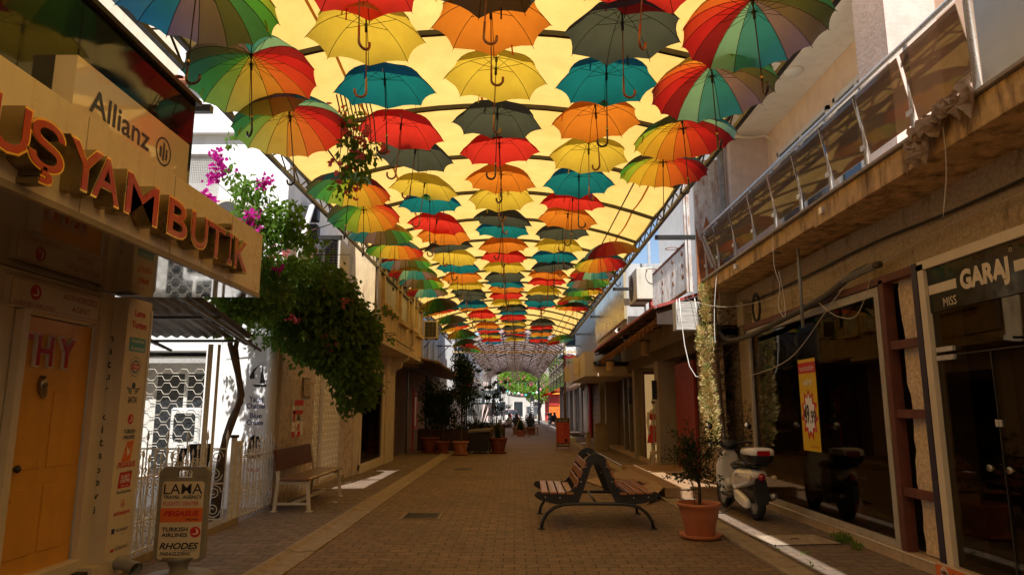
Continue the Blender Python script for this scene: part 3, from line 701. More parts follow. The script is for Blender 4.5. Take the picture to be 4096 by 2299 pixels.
# sign with raised letters
s = thing('shop_sign', 'big raised red and gold letters KUŞYAM BUTİK on the cream fascia', 'sign', (-2.63, 5, 3))
LT = [('K', 2.72, 3.02), ('U', 3.08, 3.37), ('Ş', 3.35, 3.65), ('Y', 3.67, 4.0), ('A', 3.9, 4.2), ('M', 4.25, 4.67), ('B', 4.80, 5.11), ('U', 5.16, 5.46), ('T', 5.45, 5.8), ('İ', 5.85, 5.96), ('K', 6.0, 6.31)]
for ch, a, c in LT:
    z0, z1 = 2.84, 3.13
    if ch == 'Ş': z0 -= .07
    if ch == 'İ': z1 += .085
    m = MB(); put_text(m, ch, (-2.63, (a + c) / 2, (z0 + z1) / 2), FL, c - a, z1 - z0, .02, 0, .12, off=0); o = m.build('letter', bronze, s)
    m = MB(); put_text(m, ch, (-2.63, (a + c) / 2, (z0 + z1) / 2), FL, c - a, z1 - z0, .02, 0, .0, off=.1215); m.build('gold_edge', goldm, o)
    m = MB(); put_text(m, ch, (-2.63, (a + c) / 2, (z0 + z1) / 2), FL, c - a - .026, z1 - z0 - .026, .010, 0, .0, off=.124); m.build('red_face', redd, o)
m = MB(); ring(m, (-2.63, 6.85, 2.80), FL, .022, .004, 16); put_text(m, '~', (-2.63, 6.85, 2.8), FL, .03, .01, .02); m.build('maker_mark', redi, s)
# insurance light box
s = thing('insurance_sign', 'cream box sign reading Allianz above the fascia', 'sign', (-2.85, 4.8, 3.6))
m = MB(); m.box(-3.0, -2.76, 4.02, 5.53, 3.385, 3.8); m.build('box', mat('sign_acrylic', (.76, .62, .44), .08, .04, 2, coat=.8), s)
m = MB(); put_text(m, 'Allianz', (-2.76, 4.55, 3.585), FL, .74, .17, .012); m.build('lettering', mat('blue_black_ink', (.02, .035, .09), .3), s)
m = MB(); ring(m, (-2.76, 5.13, 3.585), FL, .115, .016, 32)
for dy, h0, h1 in ((-.045, -.055, .03), (0, -.07, .07), (.045, -.055, .03)): m.plate([(dy - .013, h0), (dy + .013, h0), (dy + .013, h1), (dy - .013, h1 + (.0 if dy else .012))], (-2.76, 5.13, 3.585), *FL, .003)
m.build('emblem', mat('blue_black_ink', (.02, .035, .09)), s)
# waste pipe at the plinth
m = MB(); P = [(-3.95, 7.0, .14), (-3.78, 7.0, .13), (-3.66, 6.95, .1)]; m.path(P, .06, 12, cap=False); m.path([P[2], Vector(P[2]) + Vector((.04, -.02, -.01))], .066, 12, cap=False)
single(m, 'drain_pipe', grey_p, 'short grey drain pipe end poking out below the sticker column', 'pipe', smooth=True)
# ---- pedestal board
s = thing('pavement_sign', 'grey pedestal sign board reading Lama travel agency on the left pavement', 'sign', (-3.18, 6.85, .022), R(4))
m = MB(); prof = [(-.235, .2), (-.19, .16), (.19, .16), (.235, .2), (.235, .98), (.19, 1.03), (-.19, 1.03), (-.235, .98)]
def rrect(w, h, r, n=4):
    P = []
    for cx, cy, a0 in ((w - r, h - r, 0), (-w + r, h - r, 90), (-w + r, -h + r, 180), (w - r, -h + r, 270)):
        for i in range(n + 1): a = R(a0 + 90 * i / n); P.append((cx + r * math.cos(a), cy + r * math.sin(a)))
    return P
# frame with a real handle hole: two side rails, top bridge, bottom
fr_m = mat('pedestal_plastic', (.24, .22, .17), .45, .08, 4)
m.prism([(-.235, .2), (-.19, .16), (.19, .16), (.235, .2), (.235, .93), (-.235, .93)], (0, .03, 0), (1, 0, 0), (0, 0, 1), (0, -1, 0), .06)
m.prism([(-.235, .93), (-.07, .93), (-.07, .985), (-.06, .995), (-.06, 1.03), (-.19, 1.03), (-.235, .985)], (0, .03, 0), (1, 0, 0), (0, 0, 1), (0, -1, 0), .06)
m.prism([(.07, .93), (.235, .93), (.235, .985), (.19, 1.03), (.06, 1.03), (.06, .995), (.07, .985)], (0, .03, 0), (1, 0, 0), (0, 0, 1), (0, -1, 0), .06)
m.prism([(-.06, .998), (.06, .998), (.06, 1.03), (-.06, 1.03)], (0, .03, 0), (1, 0, 0), (0, 0, 1), (0, -1, 0), .06)
m.build('frame', fr_m, s, local=True, bev=.006)
m = MB(); m.plate(rrect(.195, .355, .03), (0, -.0305, .54), (1, 0, 0), (0, 0, 1), (0, -1, 0), .002); m.build('poster', cream, s, local=True)
FP = (Vector((1, 0, 0)), Vector((0, 0, 1)), Vector((0, -1, 0)))
def pt(name, items, mt, off=.005):
    m = MB()
    for t_, x, z, w, h, bo, it in items: put_text(m, t_, (x, -.0305, z), FP, w, h, bo, it, off=off)
    return m.build(name, mt, s, local=True)
pt('black_lettering', [('LAMA', 0, .825, .36, .095, .012, 0), ('TRAVEL  AGENCY', 0, .75, .36, .032, .03, 0), ('TURKISH', -.05, .455, .24, .04, .03, 0), ('AIRLINES', -.05, .405, .24, .036, .03, 0), ('RHODES', .0, .305, .36, .06, .03, .3), ('FERRY BOAT', .1, .262, .14, .013, 0, .3), ('PARAGLIDING', -.03, .235, .28, .034, .02, .2)], blk)
pt('red_lettering', [('FLIGHTS CENTER', -.01, .69, .33, .037, .01, 0)], redi)
m = MB(); m.plate([(-.195, -.065), (.195, -.065), (.195, .065), (-.195, .065)], (0, -.0305, .585), *FP, .004); m.build('orange_band', orangei, s, local=True)
pt('band_lettering', [('PEGASUS', 0, .6, .33, .05, .04, .3)], redi, .007); pt('band_small_lettering', [('AIRLINES', .1, .545, .12, .018, .02, 0)], blk, .007)
m = MB(); m.plate([(.05 * math.cos(i * .2618), .05 * math.sin(i * .2618)) for i in range(24)], (.14, -.0305, .43), *FP, .004); m.build('emblem_disc', redi, s, local=True)
m = MB(); m.plate([(x * .05, y * .05) for x, y in [(-.75, -.35), (.1, -.28), (.3, -.05), (.22, .3), (-.05, .8), (.5, .35), (.62, -.1), (.35, -.42), (-.1, -.5)]], (.14, -.0305, .43), *FP, .006); m.build('emblem_bird', whitei, s, local=True)
m = MB(); m.lathe([(.33, 0), (.34, .02), (.3, .045), (.2, .06), (.09, .075), (.075, .1), (.1, .16), (.15, .2)], (0, 0, 0), 28); m.build('base', fr_m, s, True, True)

# ---- iron fence and gates of the courtyard
iron = mat('white_wrought_iron', (.68, .62, .52), .55, .12, 12, .1, stain=(.3, .15, .06), stain_amt=.55, st_sc=(6, 6, 6))
def spiral(m, c, U, V, r, turns=1.6, rad=.006, flip=1):
    P = []; k = int(turns * 10)
    for i in range(k + 1):
        a = flip * i / 10 * 2 * math.pi; q = r * (1 - .8 * i / k)
        P.append(Vector(c) + U * (q * math.cos(a)) + V * (q * math.sin(a)))
    m.path(P, rad, 4, cap=False)
def iron_fence(t, A, B, z0, z1, n, post=True):
    A, B = Vector((A[0], A[1], 0)), Vector((B[0], B[1], 0)); L = (B - A).length; U = (B - A).normalized(); V = Vector((0, 0, 1))
    m = MB()
    for z in (z0 + .03, z0 + .33 * (z1 - z0) + .03, z1 - .12): m.bar(A + V * z, B + V * z, .018)
    m.build('rails', iron, t)
    m = MB(); tips = MB()
    for i in range(n + 1):
        p = A + U * (L * i / n); e = z1 + (.02 if i % 2 else .08); m.bar(p + V * z0, p + V * e, .013)
        tips.path([p + V * e, p + V * (e + .03), p + V * (e + .055), p + V * (e + .1)], [.006, .018, .014, .001], 4)
    for i in range(n):
        if i % 2: continue
        p = A + U * (L * i / n); q = A + U * (L * (i + 1) / n); mid = (p + q) / 2
        m.path([p + V * (z0 + .05), mid + V * (z0 + .3 * (z1 - z0)), p + V * (z1 - .15)], .006, 4, cap=False)
        m.path([q + V * (z0 + .05), mid + V * (z0 + .3 * (z1 - z0)), q + V * (z1 - .15)], .006, 4, cap=False)
    m.build('bars', iron, t); tips.build('spear_tips', iron, t)
    m = MB(); w = L / n * .46
    for i in range(n):
        c = A + U * (L * (i + .5) / n)
        for z, f_ in ((z1 - .055, 1), (z1 - .19, -1), (z0 + .33 * (z1 - z0) + .1, 1), (z0 + .33 * (z1 - z0) - .04, -1), (z0 + .09, 1)):
            spiral(m, c + V * z, U, V, min(w, .065), 1.4, .0055, f_ * (1 if i % 2 else -1))
    m.build('scrolls', iron, t)
t = thing('iron_fence', 'white wrought iron fence beside the sticker column, behind the pedestal sign', 'fence', (-4, 7.3, 0)); iron_fence(t, (-3.97, 7.28), (-4.0, 9.15), .1, 1.0, 14)
m = MB(); m.box(-4.12, -3.9, 7.2, 10.1, 0, .1); single(m, 'low_wall', kerb_m, 'low concrete footing under the iron fence', 'low wall')
t = thing('open_gate', 'white iron gate leaf with large scrolls and a black jacket over it', 'gate', (-4, 9.9, 0))
iv, uu = Vector((0, 0, 1)), Vector((1, 0, 0)); m = MB()
for z in (.1, .58, 1.05): m.bar((-5.5, 9.9, z), (-4.05, 9.9, z), .02)
for k in range(6):
    x = -5.45 + k * .28; m.bar((x, 9.9, .1), (x, 9.9, 1.15), .014)
    m.path([(x, 9.9, 1.15), (x, 9.9, 1.2), (x, 9.9, 1.24), (x, 9.9, 1.32)], [.006, .024, .018, .001], 4)
m.build('bars', iron, t); m = MB()
for k in range(5):
    c = Vector((-5.31 + k * .28, 9.9, 0))
    for z, f_ in ((.94, 1), (.7, -1), (.46, 1), (.22, -1)): spiral(m, c + iv * z, uu, iv, .105, 1.9, .007, f_)
m.build('scrolls', iron, t)
t = thing('gate_post', 'white square gate post between the two gate leaves', 'gate post', (-3.93, 10.05, 0)); m = MB()
m.box(-3.98, -3.92, 9.87, 9.93, 0, 1.2); m.build('post', iron, t); m = MB(); m.box(-3.98, -3.92, 10.07, 10.13, 0, 1.15); m.build('post', iron, t); m = MB(); m.bar((-3.95, 9.9, 1.12), (-3.95, 10.1, 1.12), .03); m.bar((-3.95, 9.9, .1), (-3.95, 10.1, .1), .03); m.build('crossbars', iron, t)
m = MB(); m.bbox(-4.0, -3.9, 9.85, 9.95, 1.2, 1.24, .008); m.build('cap', blackm, t)
t = thing('closed_gate', 'white wrought iron gate leaf between post and marble wall', 'gate', (-3.95, 10.9, 0)); iron_fence(t, (-3.95, 10.2), (-3.97, 11.6), .06, 1.03, 11)
# jacket
m = MB(); rr = random.Random(5); rings = []
for i in range(9):
    z = 1.1 - i * .075; w = .14 + .01 * math.sin(i * 1.3) + (.03 if i > 4 else 0); cx = -4.42 + .012 * math.sin(i * .9)
    rings.append([(cx + w * math.cos(a) * (1 + .12 * math.sin(3 * a + i * .4)), 9.86 + .045 * math.sin(a) * (1 + .3 * math.sin(2 * a + i)), z + .01 * math.sin(3 * a)) for a in [k * math.pi / 8 for k in range(16)]])
m.loft(rings); m.loft([[(x, y - .0, z) for x, y, z in [(-4.58, 9.84, 1.08), (-4.28, 9.84, 1.09), (-4.28, 9.95, 1.09), (-4.58, 9.95, 1.08)]], [(-4.56, 9.85, 1.115), (-4.3, 9.85, 1.12), (-4.3, 9.94, 1.12), (-4.56, 9.94, 1.115)]])
rings = []
for i in range(6):
    z = 1.06 - i * .1; cx = -4.62 - i * .03; rings.append([(cx + .05 * math.cos(a), 9.85 + .035 * math.sin(a), z) for a in [k * math.pi / 5 for k in range(10)]])
m.loft(rings)
single(m, 'jacket', darkcloth, 'black jacket hung over the iron gate', 'jacket', smooth=True)

# ---- white building behind the courtyard
b = thing('white_house', 'white plastered house behind the courtyard with a meshed upper window', 'house', (-6, 12, 0))
m = MB(); m.box(-12, -6.45, 11.6, 16.3, 0, 6.4); m.box(-6.45, -5.2, 11.6, 12.6, 0, .5); m.box(-6.45, -5.2, 11.6, 16.3, 2.57, 5.15)
m.box(-6.45, -5.2, 12.6, 16.3, 0, 2.57); m.box(-5.2, -4.06, 11.6, 16.3, 0, 6.4); m.box(-6.45, -5.9, 11.6, 16.3, 5.15, 6.05)
m.box(-5.9, -5.2, 11.95, 16.3, 5.15, 6.05); m.box(-6.45, -5.2, 11.6, 16.3, 6.05, 6.4)
m.box(-12, -4.0, 11.48, 16.3, 6.4, 7.3); m.build('wall', plaster_w, b)
m = MB(); m.tube((-4.1, 11.66, 0), (-4.1, 11.66, 6.4), .1, 20); m.build('rounded_corner', plaster_w, b, True)
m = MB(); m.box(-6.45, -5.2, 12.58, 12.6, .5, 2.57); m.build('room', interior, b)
w = MB(); w.box(-6.4, -6.2, 12.02, 12.06, .5, 2.5); w.box(-5.25, -5.2, 12.02, 12.06, .5, 2.5); w.box(-6.4, -5.2, 12.0, 12.07, 2.2, 2.5); w.box(-5.72, -5.66, 12.0, 12.07, .5, 2.2); wo = w.build('window', white_m, b)
m = MB(); m.box(-6.2, -5.25, 12.03, 12.04, .5, 2.2); m.build('pane', window_m, wo)
def honeycomb(m, x0, x1, z0, z1, fr, O, cw=.27, ch=.115, r=.006):
    U, V, Nn = fr; O = Vector(O); nz = int((z1 - z0) / ch)
    for j in range(nz + 1):
        P = []; x = x0; z = z0 + j * ch; i = 0; amp = ch * .30
        P.append((x0, z + (amp if j % 2 else -amp)))
        s_ = 1 if j % 2 else -1; x = x0
        while x < x1 - .001:
            for dx, dz in ((cw * .34, s_), (cw * .5, -s_), (cw * .84, -s_), (cw, s_)):
                xx = x + dx
                if xx <= x1: P.append((xx, z + dz * amp))
            x += cw
        m.path([O + U * a + V * c for a, c in P], r, 4, cap=False)
t = thing('window_grille', 'white honeycomb roller grille over the sunlit ground floor window', 'grille', (-5.8, 11.65, 1.5))
m = MB(); honeycomb(m, -6.45, -5.2, .5, 2.35, FF, (0, 11.68, 0)); m.build('lattice', iron, t)
m = MB(); m.box(-6.45, -5.2, 11.62, 11.75, 2.36, 2.44); m.build('rail', steel, t)
t = thing('water_dispenser', 'white machine with dark rounded window behind the honeycomb grille', 'machine', (-5.55, 11.85, .5))
m = MB(); m.bbox(-5.8, -5.3, 11.75, 11.98, .5, 1.62, .03); m.build('case', white_p, t)
m = MB(); m.prism(rrect(.18, .23, .06), (-5.55, 11.748, 1.3), (1, 0, 0), (0, 0, 1), (0, -1, 0), .008); m.build('screen', window_m, t)
w = MB(); w.box(-5.92, -5.27, 11.7, 11.74, 5.15, 5.19); w.box(-5.92, -5.27, 11.7, 11.74, 6.0, 6.05); w.box(-5.24, -5.2, 11.7, 11.74, 5.15, 6.05); w.box(-5.9, -5.2, 11.9, 11.94, 5.15, 6.05)
wo = w.build('window', white_m, b)
m = MB()
for i in range(22): x = -5.89 + i * .032; m.box(x - .003, x + .003, 11.66, 11.666, 5.17, 6.03)
for i in range(28): z = 5.18 + i * .031; m.box(-5.9, -5.2, 11.667, 11.673, z - .003, z + .003)
m.build('wire_mesh', white_m, wo)
m = MB(); rr = random.Random(2)
for i in range(26):
    for j in range(5):
        x = -10.2 + i * .25; y = 11.3 + j * .33; z = 7.34 + j * .11 + rr.uniform(-.008, .008)
        m.loft([[(x + .11 * math.cos(a), yy, z + dz + .07 * math.sin(a)) for a in [k * math.pi / 5 for k in range(6)]] for yy, dz in ((y, 0), (y + .36, .115))], cap=False)
m.box(-12, -3.95, 11.3, 13.2, 7.3, 7.33); m.build('roof', mat('clay_tiles', (.55, .22, .12), .8, .25, 9, .2, stain=(.3, .25, .2), stain_amt=.5), b)
m = MB(); m.box(-4.06, -3.96, 11.78, 13.72, 0, 3.25); m.box(-4.06, -3.96, 13.72, 16.2, 2.75, 3.25); m.box(-4.06, -3.94, 16.2, 17.0, 0, 3.25)
m.build('marble_cladding', marble, b)
m = MB()
for y in (12.75,): m.box(-3.962, -3.9575, y - .003, y + .003, 0, 3.25)
for z in (1.05, 2.1): m.box(-3.962, -3.9575, 11.78, 13.72, z - .003, z + .003); m.box(-3.942, -3.9375, 16.2, 17.0, z - .003, z + .003)
m.build('marble_joints', mat('joint_line', (.3, .2, .1)), b)
m = MB(); m.box(-4.6, -4.5, 13.72, 16.2, 0, 2.75); m.build('shop_interior', mat('green_interior', (.06, .09, .07), .6, .5, 2), b)
m = MB(); m.box(-4.5, -3.9, 13.72, 16.2, 0, .12); m.build('threshold', kerb_m, b)
m = MB(); m.box(-4.06, -3.9, 11.7, 16.3, 3.25, 3.35); m.build('cornice', plaster_b, b)
t = thing('shop_grille', 'honeycomb roller grille in the marble shopfront behind the left bench', 'grille', (-4, 15, 0))
m = MB(); honeycomb(m, 13.74, 16.18, .14, 2.7, FL, (-4.03, 0, 0), .25, .125, .006); m.build('lattice', mat('aged_aluminium', (.5, .44, .34), .4, .1, metal=.6), t)
m = MB(); m.box(-4.05, -3.98, 14.46, 14.53, .1, 2.75); m.build('centre_post', white_m, t)
s = thing('framed_plaque', 'small framed bronze plaque high on the beige marble', 'plaque', (-3.95, 13.1, 2)); m = MB(); m.bbox(-3.955, -3.93, 12.9, 13.35, 1.8, 2.18, .005); m.build('frame', bronze, s)
m = MB(); m.plate([(-.19, -.155), (.19, -.155), (.19, .155), (-.19, .155)], (-3.93, 13.125, 1.99), *FL, .002); m.build('plate', mat('plaque_face', (.42, .32, .2), .4), s)
m = MB()
for k, w_ in enumerate((.26, .2, .08)): put_text(m, ['YENI BASLI', 'TURIZM', 'AS'][k], (-3.93, 13.125, 2.04 - k * .06), FL, w_, .03, 0, off=.004)
m.build('lettering', blk, s)
s = thing('wall_poster', 'colourful notice poster low on the beige marble wall', 'poster', (-3.95, 12.7, 1.5)); O2 = (-3.958, 12.72, 1.45)
m = MB(); m.plate([(-.38, -.36), (.38, -.36), (.38, .36), (-.38, .36)], O2, *FL, .004); m.build('sheet', mat('poster_paper', (.5, .47, .4), .6, .15, 6), s)
m = MB()
for x, z, w_, h_ in ((.05, .26, .26, .05), (-.0, .09, .3, .035), (-.2, .02, .05, .1), (.06, -.17, .05, .06), (-.22, -.3, .09, .05), (.1, -.3, .09, .05)): m.plate([(x - w_, z - h_), (x + w_, z - h_), (x + w_, z + h_), (x - w_, z + h_)], O2, *FL, .007)
m.build('red_blocks', redi, s)
m = MB()
for x, z, w_, h_ in ((-.26, .12, .06, .08), (-.22, -.12, .1, .045), (.02, -.12, .1, .045), (.26, -.12, .09, .045), (-.22, -.22, .1, .04), (.26, -.24, .08, .08), (.03, -.27, .1, .03)): m.plate([(x - w_, z - h_), (x + w_, z - h_), (x + w_, z + h_), (x - w_, z + h_)], O2, *FL, .006)
m.build('pale_blocks', whitei, s)
m = MB(); put_text(m, 'NOTICE', (O2[0], O2[1] + .05, O2[2] + .26), FL, .4, .07, .02, off=.009); m.v = []; m.f = []; m.mi = []
for k in range(3): m.plate([(-.05 + k * .06, -.05), (0 + k * .06, .08), (.0 + k * .06, -.05)], O2, *FL, .009)
m.build('dark_drawing', blk, s)
# yacht charter sign
s = thing('charter_sign', 'tall white sign reading yacht charter blue cruise on the sunlit wall', 'sign', (-4.28, 11.56, 1.4))
m = MB(); m.box(-4.49, -4.09, 11.575, 11.59, .35, 2.38); m.build('board', mat('sign_white', (.78, .79, .80), .5, .03), s)
yo = lambda x, z: (-4.29 + x, 11.575, z)
m = MB(); put_text(m, 'Yacht', yo(-.01, 1.76), FF, .24, .1, .02); put_text(m, 'Charter', yo(0, 1.65), FF, .33, .085, .02); put_text(m, 'Blue', yo(0, 1.49), FF, .2, .085, .02); put_text(m, 'Cruise', yo(-.01, 1.38), FF, .27, .085, .02); m.build('lettering', navy, s)
m = MB(); q = yo(0, 2.13)
for P in ([(-.1, -.13), (.15, -.13), (.14, -.17), (-.04, -.17)], [(.03, -.11), (.12, -.11), (.055, .2)], [(-.0, .19), (-.09, .12), (-.15, 0), (-.13, -.04), (-.06, -.03), (-.07, .08)], [(.045, -.13), (.055, .2), (.06, -.13)], [(-.005, .192), (.055, .205), (.055, .198), (-.0, .186)]): m.plate(P, q, *FF, .004)
m.build('sloop_silhouette', blk, s)
m = MB(); q = yo(0, 1.02)
for P in ([(-.13, -.16), (.13, -.15), (.12, -.22), (-.1, -.22)], [(-.11, -.13), (.1, -.13), (.11, .0), (.06, .0), (.08, .1), (-.03, .16), (-.08, .1), (-.1, 0)], [(-.005, .1), (.005, .1), (.002, .27), (-.002, .27)], [(-.07, .02), (-.05, .12), (.07, .14), (.1, .04)], [(.11, -.14), (.17, -.1), (.115, -.16)]): m.plate(P, q, *FF, .004)
m.build('galleon_silhouette', blk, s)
m = MB(); put_text(m, 'TURSAB', yo(0, .62), FF, .22, .05, .02); m.build('red_lettering', redi, s)
# street side fittings of that house
m = MB(); m.path([(-3.96, 12.1, 3.9), (-3.86, 12.3, 4.9), (-3.86, 12.75, 5.6)], .055, 12); single(m, 'flue_pipe', white_m, 'slanting white flue pipe behind the bougainvillea', 'pipe', smooth=True)
def ac_unit(name, label, x0, x1, y0, y1, z0, z1, face, fan=True, group='air conditioner outdoor units'):
    t = thing('air_conditioner', label, 'air conditioner', ((x0 + x1) / 2, (y0 + y1) / 2, z0), 0, group)
    m = MB(); m.bbox(x0, x1, y0, y1, z0, z1, .012); m.build('casing', mat('aged_white_casing', (.66, .62, .52), .5, .06, 4, stain=(.4, .3, .18), stain_amt=.4), t)
    fr = {'R': (FR, x0), 'L': (FL, x1), 'F': (FF, y0)}[face]; c = ((x0 + x1) / 2, (y0 + y1) / 2, (z0 + z1) / 2)
    W, H = ((y1 - y0) if face in 'LR' else (x1 - x0)), z1 - z0
    O_ = Vector((fr[1], c[1], c[2])) if face in 'LR' else Vector((c[0], fr[1], c[2]))
    if fan:
        O_ = O_ - fr[0][0] * W * .14; m = MB(); r = H * .42
        for k in range(7): ring(m, O_, fr[0], r * (1 - k * .13), .006, 28, .006)
        m.plate([(.045 * math.cos(i * .5), .045 * math.sin(i * .5)) for i in range(12)], O_, *fr[0], .007); m.build('fan_guard', grey_p, t)
        m = MB(); m.plate([(r * math.cos(i * .2618), r * math.sin(i * .2618)) for i in range(24)], O_, *fr[0], .002); m.build('fan_recess', interior, t)
    else:
        m = MB()
        for k in range(12):
            z = -H * .42 + k * H * .84 / 11; m.prism([(-W * .38, z), (W * .38, z), (W * .38, z + .008), (-W * .38, z + .008)], O_, *fr[0], .008)
        for k in range(4): x = -W * .38 + k * W * .76 / 3; m.prism([(x, -H * .43), (x + .006, -H * .43), (x + .006, H * .43), (x, H * .43)], O_, *fr[0], .01)
        m.build('grille', grey_p, t); m = MB(); m.plate([(-W * .39, -H * .44), (W * .39, -H * .44), (W * .39, H * .44), (-W * .39, H * .44)], O_, *fr[0], .002); m.build('coil', interior, t)
    m = MB()
    for q in (.15, .85):
        if face in 'LR': y = y0 + (y1 - y0) * q; m.box(x0, x1, y - .02, y + .02, z0 - .04, z0)
        else: x = x0 + (x1 - x0) * q; m.box(x - .02, x + .02, y0, y1, z0 - .04, z0)
    m.build('bracket', darkm, t); return t
ac_unit('a', 'white air conditioner half hidden by bougainvillea on the white house', -5.1, -4.45, 11.22, 11.55, 4.55, 5.1, 'F')
ac_unit('b', 'tall meshed outdoor unit on the street wall behind the bougainvillea', -3.98, -3.62, 13.9, 14.7, 4.35, 5.1, 'F', False)
for k, (y, z, w_) in enumerate(((12.95, 5.35, .2), (13.0, 4.95, .22))):
    t = thing('meter_box', ['upper', 'lower'][k] + ' dark electric box with loose wires on the street wall', 'electric box', (-3.95, y, z)); m = MB(); m.bbox(-4.0, -3.82, y - w_ / 2, y + w_ / 2, z - .17, z + .17, .02); m.build('case', black_p, t)
    m = MB(); m.path([(-3.9, y, z - .17), (-3.85, y + .05, z - .35), (-3.95, y + .1, z - .6)], .008, 5); m.build('wire', mat('copper_wire', (.5, .22, .1), .4), t)
# tall house further back
b = thing('tall_house', 'tall beige house rising behind the white one, downpipe at its corner', 'house', (-9, 18, 0))
m = MB(); m.box(-16, -8.6, 17, 24, 0, 16); m.build('wall', plaster_b, b)
m = MB(); m.tube((-8.78, 16.9, 4), (-8.78, 16.9, 16), .1, 14); m.tube((-8.78, 16.9, 12.6), (-8.78, 16.9, 12.75), .125, 14); m.build('downpipe', white_m, b, True)
# ---- corrugated awning of the courtyard
t = thing('courtyard_awning', 'sagging corrugated sheet awning over the courtyard behind the fence', 'awning', (-5, 8.5, 2.6))
m = MB(); P = []; n = 90
for j, (y, z) in enumerate(((7.1, 3.02), (8.3, 2.82), (9.62, 2.60))):
    for i in range(n + 1): x = -7.4 + i * (3.75) / n; P.append((x, y, z + .022 * math.sin(x * 44) + .01 * math.sin(x * 2)))
m.add(P, [(j * (n + 1) + i, j * (n + 1) + i + 1, (j + 1) * (n + 1) + i + 1, (j + 1) * (n + 1) + i) for j in range(2) for i in range(n)])
m.build('sheet', mat('corrugated_sheet', (.20, .18, .155), .6, .15, 4, stain=(.08, .06, .05), stain_amt=.5), t, True, solid=.006)
m = MB()
for y, z in ((7.3, 2.93), (8.5, 2.72), (9.55, 2.53)): m.bar((-7.4, y, z), (-3.66, y, z), .035)
for x in (-3.75, -5.0, -6.3):
    m.bar((x, 7.1, 2.9), (x, 9.6, 2.49), .04); m.bar((x + .2, 7.1, 2.78), (x + .2, 9.6, 2.4), .03)
    for k in range(6): y = 7.3 + k * .38; m.tube((x, y, 2.87 - (y - 7.1) * .16), (x + .2, y + .19, 2.75 - (y - 7.1) * .16), .008, 5)
m.build('frame', darkm, t)
m = MB(); m.box(-4.24, -4.19, 9.5, 9.55, 0, 2.48); m.box(-4.13, -4.10, 9.55, 9.58, 0, 2.48); m.build('post', cream, t)
m = MB(); m.path([(-4.9, 8.2, 2.75), (-4.92, 8.2, 2.45), (-4.98, 8.2, 2.2)], [.012, .01, .004], 5); single(m, 'red_ribbon', redi, 'red ribbon hanging under the corrugated awning', 'ribbon')
# ---- bougainvillea
t = thing('bougainvillea', 'large dark green bougainvillea climbing over the courtyard, twisted trunk', 'bougainvillea', (-4.2, 10.3, 0))
m = MB()
m.path([(-4.33, 10.3, 0), (-4.3, 10.3, .5), (-4.29, 10.32, .9), (-4.24, 10.3, 1.15), (-4.12, 10.28, 1.5), (-4.05, 10.3, 1.8), (-4.12, 10.3, 2.1), (-4.2, 10.3, 2.35), (-4.28, 10.32, 2.55), (-4.3, 10.35, 3.1), (-4.15, 10.5, 3.8), (-3.9, 10.8, 4.3)], [.075, .07, .06, .05, .045, .048, .045, .045, .04, .04, .035, .02], 9)
m.path([(-4.29, 10.32, .9), (-4.27, 10.36, 1.2), (-4.2, 10.34, 1.45), (-4.1, 10.4, 1.7), (-4.13, 10.4, 2.0), (-4.22, 10.38, 2.5), (-4.2, 10.5, 3.0), (-3.7, 10.9, 3.3), (-3.2, 11.2, 3.3)], [.05, .045, .04, .05, .04, .04, .035, .03, .015], 8)
for q in range(14):
    rr = random.Random(q); a = Vector((-4.1 + rr.uniform(-.2, .3), 10.7, 3.6 + rr.uniform(-.4, .5))); e = a + Vector((rr.uniform(-1.2, 1.6), rr.uniform(-.3, .9), rr.uniform(-.9, 1.6)))
    m.path([a, (a + e) / 2 + Vector((0, 0, .15)), e], [.018, .012, .004], 5)
m.build('trunk', bark, t, True)
rr = random.Random(11); m = MB()
blobs = [(-3.55, 11.2, 3.45, .95, .8, .62), (-3.15, 11.4, 3.0, .72, .7, .75), (-2.78, 11.5, 2.6, .42, .55, .8), (-2.5, 11.6, 2.3, .24, .4, .72), (-2.72, 11.55, 1.95, .26, .35, .42), (-3.15, 11.3, 2.75, .42, .5, .42),
         (-3.78, 9.9, 3.3, .54, .5, .45), (-4.1, 9.8, 3.13, .38, .45, .25), (-2.45, 11.6, 1.85, .14, .3, .22), (-3.7, 11.1, 2.75, .35, .4, .22), (-2.45, 11.6, 2.95, .2, .4, .35)]
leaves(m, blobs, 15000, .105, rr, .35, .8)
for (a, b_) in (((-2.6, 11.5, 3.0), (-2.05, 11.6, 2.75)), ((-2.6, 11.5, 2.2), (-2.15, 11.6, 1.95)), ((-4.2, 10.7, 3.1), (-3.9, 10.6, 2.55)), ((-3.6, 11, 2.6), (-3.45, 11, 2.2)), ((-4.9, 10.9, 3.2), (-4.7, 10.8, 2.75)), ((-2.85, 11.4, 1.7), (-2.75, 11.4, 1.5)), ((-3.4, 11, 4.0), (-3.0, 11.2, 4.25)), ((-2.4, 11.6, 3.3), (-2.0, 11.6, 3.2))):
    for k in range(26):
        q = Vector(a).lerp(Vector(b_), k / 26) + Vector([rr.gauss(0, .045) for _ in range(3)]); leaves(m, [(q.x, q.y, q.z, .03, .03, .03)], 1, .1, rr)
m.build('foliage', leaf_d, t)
m = MB()
blobs = [(-4.15, 10.9, 4.55, .62, .35, .42), (-4.55, 11.0, 4.2, .45, .3, .35), (-4.35, 10.9, 5.1, .35, .25, .3), (-3.75, 11.0, 4.65, .35, .3, .38), (-4.9, 11, 4.05, .3, .25, .3), (-4.75, 11.1, 5.5, .14, .15, .25), (-4.85, 11.1, 6.1, .07, .1, .3), (-3.45, 11.1, 4.35, .3, .25, .2)]
nr = lambda B: [(b[0] * .9, b[1] * .9, 1.6 + (b[2] - 1.6) * .9) + tuple(q * .9 for q in b[3:]) for b in B]
